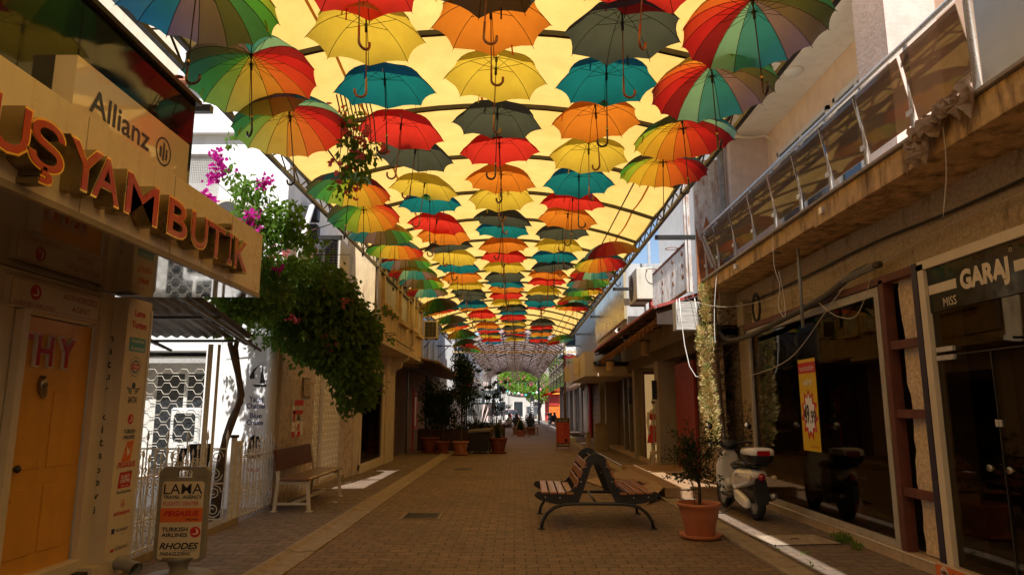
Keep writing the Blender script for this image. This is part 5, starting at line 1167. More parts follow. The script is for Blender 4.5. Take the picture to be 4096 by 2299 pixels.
t = thing('metal_sheet', 'tall white metal panel streaked with brown rust at the balcony end', 'metal sheet', (3.9, 13.45, 3.7)); m = MB(); m.box(3.62, 4.2, 13.42, 13.5, 3.72, 6.6); m.build('panel', rust_w, t)
m = MB(); rr = random.Random(14); P = [(3.62, 3.72), (4.2, 3.72)] + [(4.2 - k * .04, 5.15 + .22 * math.sin(k * .9) + rr.uniform(-.06, .1)) for k in range(15)]; P[-1] = (3.62, P[-1][1]); m.prism(P, (0, 13.42, 0), (1, 0, 0), (0, 0, 1), (0, -1, 0), .003); m.build('rust_area', mat('orange_rust', (.36, .12, .035), .85, .5, 4, .3, stain=(.06, .02, .015), stain_amt=.9, st_sc=(2, 2, .8), thr=.5), t)
m = MB(); m.box(3.5, 3.56, 13.6, 13.66, 3.9, 6.6); m.box(3.44, 3.48, 13.6, 13.66, 3.9, 6.6); single(m, 'rusty_post', rust_w, 'slim rust streaked white post in front of the iron terrace railing', 'post')
t = thing('terrace_railing', 'rusty white iron terrace railing with thin upright bars', 'railing', (3.58, 15.8, 4)); m = MB(); m.bar((3.58, 13.7, 5.03), (3.58, 17.9, 5.03), .04); m.bar((3.58, 13.7, 4.02), (3.58, 17.9, 4.02), .05); m.build('rails', rust, t)
m = MB()
for i in range(46): y = 13.74 + i * .09; m.bar((3.58, y, 4.03), (3.58, y, 5.02), .012)
m.build('bars', rust_w, t)
m = MB()
for y in (14.4, 15.3, 16.4):
    for z, f_ in ((4.85, 1), (4.6, -1), (4.35, 1)): spiral(m, (3.56, y, z), Vector((0, 1, 0)), Vector((0, 0, 1)), .08, 1.4, .008, f_)
m.build('scrolls', rust, t)
for y in (14.6, 16.9):
    m = MB(); m.path([(3.4 + .13 * math.cos(a), y + .13 * math.sin(a), 5.02) for a in [i * math.pi / 10 for i in range(20)]], .01, 5, closed=True); m.bar((3.53, y, 5.02), (3.58, y, 5.03), .02); m.build('pot_ring', rust, t)
t = thing('bent_pole', 'white steel pole with a bent arm above a red painted post', 'pole', (3.55, 16.9, 4)); m = MB(); m.bar((3.5, 17.6, 4.8), (3.5, 17.6, 6.05), .07); m.bar((3.5, 17.6, 6.02), (3.5, 20.4, 6.05), .06); m.build('arm', mat('galvanised', (.6, .63, .66), .35, .05, metal=.4), t)
m = MB(); m.bar((3.5, 17.6, 3.9), (3.5, 17.6, 4.8), .085); m.build('red_post', mat('red_post_paint', (.5, .09, .07), .5), t)
ac_unit('d', 'large air conditioner with round fan above the dark awning on the right', 3.05, 3.45, 17.0, 18.25, 4.3, 5.1, 'R')
m = MB(); m.box(3.02, 3.1, 18.9, 25.8, 4.05, 5.35); single(m, 'sheet_metal_wall', mat('yellowed_sheet', (.62, .52, .33), .22, .08, 1.2, metal=.35, stain=(.4, .28, .14), stain_amt=.3), 'yellowed smooth sheet metal panel above the dark awning', 'panel')
m = MB(); m.box(3.1, 9, 18.9, 26, 3.9, 5.6); single(m, 'upper_block', plaster_g, 'grey block of wall behind the yellowed metal panel', 'wall')
# ---- dark awning of the corner restaurant
t = thing('restaurant_awning', 'low dark corrugated awning with a red edge on the right', 'awning', (3.6, 18, 3.5))
m = MB(); P = []; n = 80
for j in range(2):
    for i in range(n + 1): y = 14.0 + i * 12 / n; P.append(((4.4, 2.85)[j], y, (4.05, 3.62 + .0 * i)[j] + .02 * math.sin(y * 22)))
m.add(P, [(i, i + 1, n + 2 + i, n + 1 + i) for i in range(n)]); m.build('sheet', mat('brown_sheet', (.13, .07, .045), .7, .3, 3, stain=(.05, .02, .01), stain_amt=.5), t, False, solid=.01)
m = MB(); m.bar((2.86, 14.0, 3.66), (2.86, 26, 3.66), .05); m.bar((2.9, 13.95, 3.66), (4.4, 13.95, 4.1), .06); m.build('red_edge', mat('red_edge_paint', (.38, .07, .06), .5, .2, stain=(.1, .05, .04), stain_amt=.5), t)
m = MB()
for i in range(11): y = 14.4 + i * 1.1; m.bar((2.95, y, 3.55), (4.4, y, 3.9), .05)
m.box(2.9, 4.4, 14.0, 14.03, 3.3, 3.6); m.build('rafters', mat('dark_timber', (.05, .03, .02), .8, .3), t)
rr = random.Random(21); m = MB()
for i in range(420):
    y = 14.2 + rr.random() * 11; x = 3.0 + rr.uniform(-.04, .04); z = 3.5 - .02 * (y - 14); m.path([(x, y, z), (x - rr.uniform(-.03, .06), y + rr.uniform(-.05, .05), z - rr.uniform(.1, .24))], .006, 3)
m.tube((3.02, 14.1, 3.45), (3.02, 25, 3.25), .05, 7); m.build('straw_fringe', mat('straw', (.25, .11, .04), .8, .4, 20), t)
b = thing('corner_restaurant', 'dark shopfronts under the awning, with pale pilasters and one lit doorway', 'shop', (4, 18, 0))
m = MB(); m.box(4.3, 9, 13.3, 18.9, 0, 3.0); m.box(3.98, 9, 21.6, 22.4, 0, 3.0); m.box(4.3, 9, 22.4, 40, 0, 3.0); m.box(5.2, 9, 18.9, 21.6, 0, 3.0); m.box(3.9, 9, 13.3, 40, 2.85, 3.2); m.build('wall', mat('shop_wall', (.16, .12, .08), .8, .15, 3, .1), b)  # wall and pilaster colours darkened to stand in for shade under the awning
for k, (y, w_, x) in enumerate(((18.4, .5, 3.78), (22.4, .4, 3.84), (29.2, .5, 3.8), (31.3, .3, 3.8))):
    m = MB(); m.bbox(x, 4.35, y, y + w_, 0, 2.85, .006); m.build('pilaster', mat('pale_pilaster', (.34, .29, .22), .6, .08, 3), b)
m = MB(); m.box(3.9, 4.3, 13.35, 40, 0, .14); m.build('shop_step', tile_m, b)
def shutter(m, y0, y1, z0, z1, x, p=.075):
    z = z0
    while z < z1: m.loft([[(x, yy, z), (x - .012, yy, z + p * .2), (x - .012, yy, z + p * .8), (x, yy, z + p)] for yy in (y0, y1)]); z += p
m = MB(); shutter(m, 13.6, 15.6, .14, 2.8, 4.1, .1); m.build('roller_shutter', mat('beige_shutter', (.28, .21, .13), .55, .06), b)
m = MB(); shutter(m, 29.75, 31.25, .14, 2.8, 4.0, .1); m.build('roller_shutter', mat('beige_shutter', (.42, .34, .24)), b)
m = MB(); m.box(4.05, 4.12, 15.8, 17.6, .14, 2.7); m.build('red_door', mat('dark_red_door', (.28, .03, .02), .5, .15), b)
m = MB(); m.box(4.0, 4.1, 31.7, 36, .14, 2.8)
m.build('pale_cladding', mat('pale_cladding', (.3, .24, .16), .5, .06), b)
m = MB()
for z in (1.3, 1.55, 1.8, 2.05, 2.3): m.box(3.994, 4.0, 31.7, 36, z, z + .012)
m.build('cladding_grooves', interior, b)
m = MB(); m.box(4.2, 5.2, 23, 26.5, .14, 2.8); m.build('dark_doorway', interior, b)
for k, y in enumerate((23.4, 24.5, 25.6)): m = MB(); m.box(4.0, 4.1, y, y + .3, .14, 2.8); m.build('door_panel', mat('grey_door_panel', (.2, .18, .14), .4), b)
m = MB(); m.box(5.15, 5.19, 18.95, 21.56, .14, 2.75); m.box(4.0, 5.19, 21.56, 21.595, .14, 2.75); m.build('glowing_interior_wall', emit('glowing_wall', (.6, .36, .14), .5), b)  # walls made to glow, standing in for lamp light inside the shop
m = MB(); m.box(3.96, 4.0, 21.5, 21.6, .14, 2.75); m.box(4.0, 5.1, 21.5, 21.55, 2.65, 2.75); m.build('door_frame', mat('dark_red_frame', (.07, .02, .015), .5), b)
for (y, z0_, z1_, lab) in ((18.62, 1.85, 2.35, 'black wall lamp beside the lit doorway'), (22.55, 1.75, 2.3, 'black wall lamp on the second pale pilaster')):
    m = MB(); m.bbox(3.66, 3.77, y - .06, y + .06, z0_, z1_, .008); single(m, 'wall_lamp', black_p, lab, 'wall lamp', 'black wall lamps')
# mannequin
t = thing('mannequin', 'white mannequin in red dress and sunglasses in the lit doorway', 'mannequin', (4.13, 20.75, .14)); cx, cy = 4.13, 20.75
skin_w = mat('mannequin_white', (.75, .7, .6), .25, .03)
def ell(cx, cy, z, rx, ry, n=16): return [(cx + rx * math.cos(2 * math.pi * k / n), cy + ry * math.sin(2 * math.pi * k / n), z) for k in range(n)]
m = MB(); m.loft([ell(cx, cy, z + .14, rx, ry) for z, rx, ry in ((.85, .15, .1), (.95, .155, .11), (1.1, .11, .09), (1.25, .14, .1), (1.35, .18, .1), (1.42, .14, .08), (1.46, .055, .05), (1.54, .05, .05), (1.58, .07, .08), (1.66, .085, .1), (1.74, .08, .095), (1.8, .04, .05), (1.81, .005, .005))])
for sx in (-1, 1):
    m.path([(cx + sx * .17, cy, 1.5), (cx + sx * .22, cy - .02, 1.25), (cx + sx * .2, cy - .05, 1.0), (cx + sx * .18, cy - .08, .85)], [.05, .04, .032, .025], 10); m.path([(cx + sx * .07, cy, 1.0), (cx + sx * .08, cy, .6), (cx + sx * .08, cy, .24)], [.085, .06, .04], 10)
m.build('body', skin_w, t, True)
m = MB(); m.loft([ell(cx, cy, z, rx, ry) for z, rx, ry in ((.62, .25, .2), (.8, .22, .17), (1.05, .175, .13), (1.12, .15, .12))], cap=False)
m.build('dress', redi, t, True); m = MB(); m.loft([ell(cx, cy, z, rx, ry) for z, rx, ry in ((1.28, .15, .115), (1.4, .165, .115), (1.46, .17, .11))], cap=False); m.build('dress_top', redi, t, True)
m = MB(); m.bbox(cx - .09, cx + .04, cy - .115, cy - .085, 1.76, 1.82, .01); m.box(cx - .1, cx - .085, cy - .1, cy + .05, 1.79, 1.81); m.build('sunglasses', black_p, t)
t = thing('garment_rack', 'grey metal garment rack in front of the mannequin', 'rack', (4.1, 20.3, .14)); m = MB()
m.bar((4.0, 20.3, .14), (4.0, 20.3, 1.6), .035); m.bar((4.2, 20.3, .14), (4.2, 20.3, 1.6), .035)
for z in (.6, 1.0, 1.3, 1.58): m.bar((4.0, 20.3, z), (4.2, 20.3, z), .02)
m.build('frame', mat('rack_grey', (.3, .3, .28), .4), t)
# stool
t = thing('plastic_stool', 'cream plastic stool with cut-out sides before the lit doorway', 'stool', (3.84, 19.2, .018)); st_m = mat('cream_plastic', (.62, .52, .38), .4, .04)
m = MB(); m.bbox(-.15, .15, -.15, .15, .43, .455, .01); m.build('seat', st_m, t, local=True)
for k in range(4):
    M_ = Matrix.Rotation(k * math.pi / 2, 4, 'Z'); m = MB()
    out = [(-.205, 0), (-.145, .43), (.145, .43), (.205, 0), (.13, 0), (.11, .05), (-.11, .05), (-.13, 0)]; hole = [(-.07, .38), (.07, .38), (.1, .12), (-.1, .12)]
    def sp(p): return (p[0], -.15 - .055 * (1 - p[1] / .43), p[1])
    A = [(-.145, .43), (.145, .43), (.205, 0), (.13, 0), (.11, .05), (-.11, .05), (-.13, 0), (-.205, 0)]
    V_ = [sp(p) for p in A + hole]; F_ = [(0, 8, 9, 1), (1, 9, 10, 2), (2, 10, 4, 3), (4, 10, 11, 5), (5, 11, 7, 6), (7, 11, 8, 0)]
    m.add(V_, F_, M_); m.build('leg_panel', st_m, t, local=True, solid=.008)
# hanging lamps, sign, crate, box
for (x, y, z0_, z1_, r_, lab) in ((3.58, 19, 3.05, 3.42, .12, 'larger woven cylinder lamp hanging under the dark awning'), (3.02, 22, 2.78, 3.08, .13, 'smaller woven cylinder lamp hanging farther along the awning')):
    t = thing('hanging_lamp', lab, 'lamp', (x, y, z0_), 0, 'woven lamps under the awning'); m = MB(); pr = []
    for i in range(25): z = z0_ + (z1_ - z0_) * i / 24; pr.append((r_ * (.96 + (.04 if i % 2 else 0)), z))
    m.lathe(pr, (x, y, 0), 20); m.build('shade', mat('woven_shade', (.5, .34, .17), .7, .1), t); m = MB(); m.tube((x, y, z1_), (x, y, z1_ + .04), r_ * 1.2, 16); m.tube((x, y, z1_ + .04), (x, y, 3.8), .006, 5); m.build('cap', black_p, t)
t = thing('tilted_sign', 'small white sign with black characters hung at a slant under the awning', 'sign', (3.1, 20.5, 3.8)); c45 = Vector((3.2, 20.3, 3.8)); a_ = R(-48); U_ = Vector((math.cos(a_), 0, math.sin(a_))); V_ = Vector((-math.sin(a_), 0, math.cos(a_))); fr45 = (U_, V_, Vector((0, -1, 0)))
m = MB(); m.prism([(-.23, -.15), (.23, -.15), (.23, .15), (-.23, .15)], c45, *fr45, .03); m.build('board', whitei, t)
m = MB(); put_text(m, 'KABA', c45 + Vector((0, -.03, 0)), fr45, .4, .2, .06, 0); m.build('lettering', blk, t)
t = thing('wooden_box', 'grey weathered plank box hung on ropes at the awning corner', 'box', (3.37, 13.35, 3.1)); gw = wood('weathered_planks', (.55, .53, .5), .5, (1.2, 8, 9), .8, .4)
for k in range(4): m = MB(); m.bbox(3.155, 3.59, 13.3, 13.33, 3.11 + k * .138, 3.243 + k * .138, .003); m.build('plank', gw, t)
m = MB(); m.box(3.13, 3.155, 13.3, 13.6, 3.11, 3.66); m.box(3.59, 3.6, 13.31, 13.6, 3.11, 3.66); m.box(3.155, 3.59, 13.59, 13.6, 3.11, 3.66); m.build('sides', gw, t)
m = MB(); m.path([(3.2, 13.28, 3.72), (3.22, 13.28, 3.3), (3.24, 13.28, 3.1), (3.26, 13.25, 2.8), (3.32, 13.2, 2.4), (3.42, 13.15, 2.2), (3.54, 13.1, 2.2), (3.64, 13.1, 2.45), (3.68, 13.05, 2.75), (3.72, 13.0, 2.95)], .008, 6)
m.path([(3.5, 13.28, 3.72), (3.53, 13.28, 3.4), (3.56, 13.28, 3.12), (3.6, 13.3, 3.11)], .007, 6); m.path([(3.15, 13.27, 3.7), (3.14, 13.27, 3.5), (3.15, 13.27, 3.3)], .006, 5); m.build('rope', whitei, t, True)
# fascia box on the right and small signs
t = thing('fascia_box', 'big cream sign box projecting over the right pavement beyond the lamps', 'sign', (3, 24, 3)); m = MB(); m.box(2.42, 4.2, 24, 31, 2.72, 3.05); m.box(2.42, 2.75, 24, 31, 3.05, 3.56); m.build('box', cream, t)
m = MB(); m.box(2.7, 4.2, 23.8, 25, 3.12, 3.2); m.build('lid', blackm, t)
for k, (x, z0_, z1_) in enumerate(((2.2, 2.85, 3.5), (2.05, 2.7, 3.3))):
    m = MB(); m.box(x, x + .2, 26 + 2.6 * k, 26.2 + 2.6 * k, z0_, z1_); single(m, 'projecting_sign', cream, ['cream', 'second cream'][k] + ' upright sign panel sticking out ' + ['just past the big sign box', 'farther past the sign box, the smaller'][k], 'sign')
# ---- deck and ramp
t = thing('wooden_deck', 'low wooden deck with a ramp in front of the right shopfronts', 'deck', (3, 15, 0)); dk = wood('deck_planks', (.46, .28, .15), .6, (10, 1.2, 10), .55, .3)
m = MB()
for k in range(22):
    y = 12.95 + k * .235; m.bbox(2.72, 4.35, y, y + .225, .165, .2, .004)
m.build('platform', dk, t); m = MB(); m.box(2.72, 4.35, 12.97, 12.99, .02, .165); m.box(2.72, 2.75, 12.99, 18.1, .02, .165); m.build('skirt', dk, t)
m = MB()
for k in range(8):
    u0, u1 = k / 8, (k + .93) / 8; f0 = lambda u: Vector((2.70, 13.0, .2)).lerp(Vector((2.25, 12.15, .03)), u); f1 = lambda u: Vector((2.70, 16.9, .2)).lerp(Vector((1.55, 15.9, .03)), u)
    a, b_, c_, d_ = f0(u0), f1(u0), f1(u1), f0(u1); m.loft([[a, b_, c_, d_], [p - Vector((0, 0, .02)) for p in (a, b_, c_, d_)]])
m.build('ramp', dk, t)
m = MB(); M_ = Matrix.Translation((2.35, 14.1, .19)) @ Matrix.Rotation(-.25, 4, 'Z') @ Matrix.Rotation(.12, 4, 'Y'); m.bbox(-.42, .42, -.16, .16, 0, .03, .004, M_); single(m, 'loose_board', dk, 'loose board lying raised on the deck ramp', 'board')
# ---- dry conifer
t = thing('dry_conifer', 'tall half dry conifer beside the scooter, its left edge sunlit', 'conifer', (3.8, 13.0, 0)); m = MB(); m.path([(3.82, 13.0, 0), (3.84, 13.0, 1.2), (3.8, 13.0, 2.6), (3.82, 13.0, 3.9)], [.05, .04, .03, .01], 7)
rr = random.Random(31)
for k in range(60):
    z = .5 + 3.1 * rr.random(); a = rr.uniform(0, 6.28); q = Vector((3.83, 13.0, z)); e = q + Vector((math.cos(a), math.sin(a), rr.uniform(.1, .6))) * rr.uniform(.2, .42); m.path([q, e], [.008, .002], 4)
m.build('trunk', bark, t)
def sprigs(m, blobs, n, size, rr):
    for _ in range(n):
        b_ = rr.choice(blobs); a = rr.uniform(0, 6.28); q = rr.random() ** .5; p = Vector((b_[0] + b_[3] * q * math.cos(a), b_[1] + b_[3] * q * math.sin(a), b_[2] + rr.uniform(-1, 1) * b_[4]))
        ax = Vector((math.cos(a) * .7, math.sin(a) * .7, rr.uniform(.2, 1.1))).normalized(); sd = ax.orthogonal().normalized(); nn = ax.cross(sd); s_ = size * rr.uniform(.6, 1.3)
        for k in range(3):
            w_ = sd * math.cos(k * 2.1) + nn * math.sin(k * 2.1); m.add([p + ax * s_ * .2 * k, p + ax * s_ * (.5 + .2 * k) + w_ * s_ * .32, p + ax * s_ * (.62 + .2 * k) + w_ * s_ * .2], [(0, 1, 2)])
cb = [(3.62 + .04 * math.sin(z * 2), 13.0, z, .085 + .05 * math.sin(z * 5), .11) for z in (3.75, 3.5, 3.3, 3.0, 2.75, 2.5, 2.2, 1.95, 1.7, 1.45, 1.2, 1.0)]
m = MB(); sprigs(m, cb, 1500, .11, rr); m.build('dry_foliage', dry, t); m = MB(); sprigs(m, [(x, y, z + .08, r_ * 1.05, h) for x, y, z, r_, h in cb], 500, .1, rr); m.build('green_foliage', dryg, t)
m = MB(); sprigs(m, [(3.98, 13.05, z, .2, .25) for z in (3.3, 2.7, 2.1, 1.5, 1.0, .7)] + [(4.0, 12.6, 1.3, .22, .4), (4.05, 12.5, .9, .2, .3)], 2400, .07, rr); m.build('dead_twigs', drydk, t)
# weeds
rr = random.Random(6); m = MB(); leaves(m, [(3.95, 8.75, .05, .1, .22, .06), (3.92, 8.3, .04, .07, .12, .05), (3.2, 8.0, .03, .04, .08, .02), (2.98, 8.3, .03, .03, .07, .02), (3.0, 7.4, .03, .03, .05, .02)], 330, .035, rr, .1, -.6)
tag(m.build('weeds', leaf_l), 'small green weeds growing in the paving joints', 'weeds', kind='stuff')
# ---- terracotta planter with olive shrub
def pot(t, c, r, h, mt, saucer=True):
    m = MB(); x, y, z = c; pr = [(r * .62, .03), (r * .66, .05), (r * .80, h * .55), (r * .86, h * .62), (r * .86, h * .7), (r * .9, h * .74), (r * .93, h * .88), (r * .99, h * .9), (r * 1.03, h * .94), (r * 1.02, h), (r * .93, h), (r * .88, h * .9), (r * .86, h * .88)]
    m.lathe(pr, c, 32, caps=False); m.build('pot', mt, t, True)
    m = MB(); m.tube((x, y, z + h * .82), (x, y, z + h * .86), r * .87, 24); m.build('soil', soil, t)
    if saucer: m = MB(); m.lathe([(r * .7, .0), (r * .92, .01), (r * .97, .05), (r * .93, .055), (r * .7, .025)], c, 28); m.build('saucer', mt, t, True)
t = thing('potted_shrub', 'olive-like shrub in a big terracotta pot next to the double bench', 'potted shrub', (2.33, 9.1, 0)); pot(t, (2.33, 9.1, .004), .272, .43, terra)
m = MB(); rr = random.Random(12); m.path([(2.34, 9.1, .36), (2.35, 9.1, .6), (2.33, 9.1, .85), (2.32, 9.1, 1.1)], [.022, .02, .017, .01], 8)
tips = []
for k in range(44):
    z = rr.uniform(.66, 1.1); a = rr.uniform(0, 6.28); q = Vector((2.33, 9.1, z)); L_ = rr.uniform(.2, .48); e = q + Vector((math.cos(a) * L_, math.sin(a) * L_ * .8, rr.uniform(-.1, .42))); m.path([q, (q + e) / 2 + Vector((0, 0, .03)), e], [.007, .005, .002], 4); tips.append((q, e))
for e in ((1.99, 8.95, .74), (2.2, 9.0, 1.42), (2.62, 9.0, 1.38), (1.9, 9.0, 1.15)): tips.append((Vector((2.33, 9.1, .8)), Vector(e))); m.path([(2.33, 9.1, .8), e], [.006, .002], 4)
m.path([(2.27, 9.05, .36), (2.25, 9.03, .6), (2.24, 9.0, .75)], .004, 4); tips.append((Vector((2.26, 9.04, .5)), Vector((2.24, 9.0, .78)))); m.build('stems', bark, t, True)
m = MB()
for q, e in tips:
    for k in range(42):
        p = q.lerp(e, .25 + .8 * rr.random()) + Vector([rr.gauss(0, .018) for _ in range(3)]); leaves(m, [(p.x, p.y, p.z, .01, .01, .01)], 1, .05, rr, .1, -.2, narrow=.38)
m.build('foliage', leaf_o, t)
# ---- double bench
def double_bench():
    t = thing('double_bench', 'back to back bench with wooden slats and black steel end frames', 'bench', (1.11, 9.7, 0), R(-1)); sl_ = wood('bench_slats', (.46, .19, .065), .6, (14, 1, 14), .32, .12, coat=.35)
    out = [(-.83, .40), (-.85, .45), (-.82, .49), (-.45, .475), (-.36, .50), (-.29, .56), (-.14, .92), (-.08, .98), (0, 1.0), (.08, .98), (.14, .92), (.29, .56), (.36, .50), (.45, .475), (.82, .49), (.85, .45), (.83, .40), (.78, .38), (.6, .33), (.3, .315), (.26, .32), (.16, .56), (.05, .86), (0, .88), (-.05, .86), (-.16, .56), (-.26, .32), (-.3, .315), (-.6, .33), (-.78, .38)]
    def strip(y):
        m = MB(); n_ = len(out); half = n_ // 2
        # outer polyline 0..16, inner back from 17; build as quads between matched points
        o_ = out[:17]; i_ = out[17:][::-1]; k = 13
        import bisect
        def samp(P, t_):
            L = [0]
            for a, c in zip(P, P[1:]): L.append(L[-1] + math.dist(a, c))
            s_ = t_ * L[-1]; j = min(max(bisect.bisect_right(L, s_) - 1, 0), len(P) - 2); f_ = (s_ - L[j]) / (L[j + 1] - L[j]); return (P[j][0] + (P[j + 1][0] - P[j][0]) * f_, P[j][1] + (P[j + 1][1] - P[j][1]) * f_)
        # split at the arch: left seat, arch, right seat
        def band(Po, Pi, n):
            A = [samp(Po, q / n) for q in range(n + 1)]; B = [samp(Pi, q / n) for q in range(n + 1)]
            rings = [[(a[0], y - .014, a[1]), (a[0], y + .014, a[1]), (b_[0], y + .014, b_[1]), (b_[0], y - .014, b_[1])] for a, b_ in zip(A, B)]; m.loft(rings)
        L1 = [(-.85, .45), (-.82, .49), (-.45, .475), (-.36, .50)]; L2 = [(-.83, .41), (-.78, .38), (-.6, .33), (-.3, .315)]
        band(L1, L2, 8); band([(-x, z) for x, z in L1], [(-x, z) for x, z in L2], 8)
        band([(-.36, .50), (-.29, .56), (-.14, .92), (-.08, .98), (0, 1.0), (.08, .98), (.14, .92), (.29, .56), (.36, .50)], [(-.3, .315), (-.26, .32), (-.16, .56), (-.06, .84), (0, .87), (.06, .84), (.16, .56), (.26, .32), (.3, .315)], 26)
        return m
    for y in (.05, 1.45):
        strip(y).build('end_frame', blackm, t, local=True)
        m = MB(); P = [(-.76, y, .0), (-.74, y, .1), (-.68, y, .2), (-.58, y, .28), (-.45, y, .32), (-.3, y, .33), (.3, y, .33), (.45, y, .32), (.58, y, .28), (.68, y, .2), (.74, y, .1), (.76, y, 0)]; m.path(P, .024, 10)
        for sx in (-1, 1): m.tube((sx * .76, y, 0), (sx * .76, y, .012), .055, 14)
        m.build('tube_leg', blackm, t, True, True)
        m = MB()
        for x, z in ((-.7, .42), (-.5, .41), (.5, .41), (.7, .42), (-.21, .62), (.21, .62), (-.14, .82), (.14, .82)): m.tube((x, y - .022, z), (x, y - .012, z), .009, 8)
        m.build('bolts', steel, t, False, True)
    for sx in (-1, 1):
        for k in range(4): m = MB(); x = sx * (.755 - k * .115); m.bbox(min(x, x - sx * .095), max(x, x - sx * .095), .0, 1.5, .462 - .004 * k, .492 - .004 * k, .006); m.build('seat_slat', sl_, t, local=True)
        for k in range(3):
            z = .6 + k * .12; x = sx * (.265 - k * .052); M_ = Matrix.Translation((x, 0, z)) @ Matrix.Rotation(sx * -R(22), 4, 'Y'); m = MB(); m.bbox(-.014, .014, .0, 1.5, -.05, .05, .006, M_); m.build('back_slat', sl_, t, local=True)
    m = MB(); m.tube((-.02, .05, .92), (-.02, 1.45, .92), .014, 8); m.tube((0, .05, .33), (0, 1.45, .33), .018, 8); m.build('tie_rod', blackm, t, True, True)
double_bench()
# ---- scooter
def scooter():
    t = thing('scooter', 'white scooter with a top box parked facing away on the right pavement', 'scooter', (3.47, 11.05, .018), R(3))
    paint = mat('scooter_cream', (.84, .82, .76), .14, .02, 2, coat=1); seatm = mat('seat_vinyl', (.02, .02, .02), .35, .2, 10)
    def sec(y, cx, cz, w, h, p=2.6, n=20):
        o = []
        for k in range(n): a = 2 * math.pi * k / n; c_, s_ = math.cos(a), math.sin(a); o.append((cx + w * math.copysign(abs(c_) ** (2 / p), c_), y, cz + h * math.copysign(abs(s_) ** (2 / p), s_)))
        return o
    def wheel(y, r, name):
        m = MB(); pr = [(r - .075, -.045), (r - .03, -.06), (r - .005, -.035), (r, 0), (r - .005, .035), (r - .03, .06), (r - .075, .045)]; M_ = Matrix.Translation((0, y, r)) @ Matrix.Rotation(math.pi / 2, 4, 'Y'); m.lathe(pr, (0, 0, 0), 32, M_, caps=False); w_ = m.build(name, rubber, t, True, True)
        m = MB(); m.lathe([(.03, -.06), (.05, -.05), (r - .1, -.03), (r - .07, -.045), (r - .07, .045), (r - .1, .03), (.05, .05), (.03, .06)], (0, 0, 0), 24, M_); m.build('rim', mat('rim_grey', (.35, .35, .34), .35, .1, metal=.7), w_, True, True)
    wheel(-.62, .25, 'wheel'); wheel(.66, .25, 'wheel')
    m = MB(); m.loft([sec(*a) for a in ((-.86, 0, .66, .05, .03), (-.8, 0, .64, .12, .07), (-.66, 0, .61, .17, .11), (-.45, 0, .58, .19, .15), (-.25, 0, .55, .185, .17), (-.08, 0, .5, .15, .2), (.0, 0, .44, .1, .2))]); m.build('rear_body', paint, t, True, True)
    m = MB(); m.loft([sec(*a) for a in ((-.6, 0, .75, .12, .04), (-.5, 0, .77, .16, .055), (-.2, 0, .765, .155, .055), (.0, 0, .73, .13, .05), (.06, 0, .69, .08, .04))]); m.build('seat', seatm, t, True, True)
    m = MB(); m.bbox(-.16, .16, -.05, .42, .24, .3, .02); m.build('floorboard', black_p, t, local=True)
    m = MB(); R_ = []
    for y, z, w_, d in ((.36, .2, .1, .05), (.4, .3, .17, .05), (.43, .5, .21, .06), (.44, .7, .2, .07), (.40, .86, .14, .07), (.36, .94, .07, .05)): R_.append([(w_ * math.cos(a), y + d * math.sin(a) + (.05 * (1 - abs(math.cos(a)))), z) for a in [2 * math.pi * k / 20 for k in range(20)]])
    m.loft(R_); m.build('leg_shield', paint, t, True, True)
    m = MB(); m.loft([sec(y, 0, z, w_, h) for y, z, w_, h in ((.36, .40, .06, .06), (.5, .48, .075, .07), (.68, .51, .078, .05), (.86, .44, .07, .05), (.93, .36, .04, .04))]); m.build('front_mudguard', paint, t, True, True)
    m = MB(); m.loft([sec(y, 0, z, w_, h) for y, z, w_, h in ((.26, 1.0, .1, .05), (.32, 1.02, .13, .07), (.42, 1.0, .12, .08), (.48, .98, .07, .06))]); m.build('headlight_housing', black_p, t, True, True)
    m = MB(); m.path([(-.34, .24, 1.05), (-.26, .3, 1.06), (-.1, .34, 1.04), (.1, .34, 1.04), (.26, .3, 1.06), (.34, .24, 1.05)], [.018, .016, .014, .014, .016, .018], 8); m.build('handlebar', black_p, t, True, True)
    for sx in (-1, 1):
        m = MB(); m.path([(sx * .2, .32, 1.07), (sx * .27, .34, 1.2), (sx * .3, .34, 1.27)], .006, 6); o = m.build('mirror', black_p, t, True, True)
        m = MB(); m.lathe([(.001, -.014), (.05, -.01), (.06, .0), (.055, .008), (.001, .008)], (0, 0, 0), 20, Matrix.Translation((sx * .32, .335, 1.31)) @ Matrix.Rotation(math.pi / 2, 4, 'X')); m.build('mirror_glass', chrome, o, True, True)
    # top box
    m = MB(); m.loft([sec(*a, p=3.5) for a in ((-1.0, 0, .96, .12, .05), (-.97, 0, .955, .17, .08), (-.8, 0, .95, .2, .085), (-.62, 0, .95, .19, .085), (-.56, 0, .95, .14, .07))]); m.v = [(x, y, z if z > .93 else .93 - (.93 - z) * .2) for x, y, z in m.v]; m.build('top_box_lid', paint, t, True, True)
    m = MB(); m.loft([[(x * s_, y0 * 1.0, z) for x, y0, z in []] for s_ in ()]) if False else None
    m = MB(); m.loft([[(w_ * math.copysign(abs(math.cos(a)) ** .6, math.cos(a)), -.78 + l_ * math.copysign(abs(math.sin(a)) ** .6, math.sin(a)), z) for a in [2 * math.pi * k / 24 for k in range(24)]] for z, w_, l_ in ((.80, .13, .16), (.83, .17, .2), (.92, .2, .225), (.93, .203, .228))]); m.build('top_box_base', black_p, t, True, True)
    m = MB(); m.prism([(-.1, -.02), (-.07, -.04), (.07, -.04), (.1, -.02), (.085, .03), (-.085, .03)], (0, -.985, .965), (1, 0, 0), (0, .12, 1), (0, -1, 0), .025); m.build('top_box_reflector', mat('red_lens', (.35, .01, .01), .1, coat=1), t, False, True)
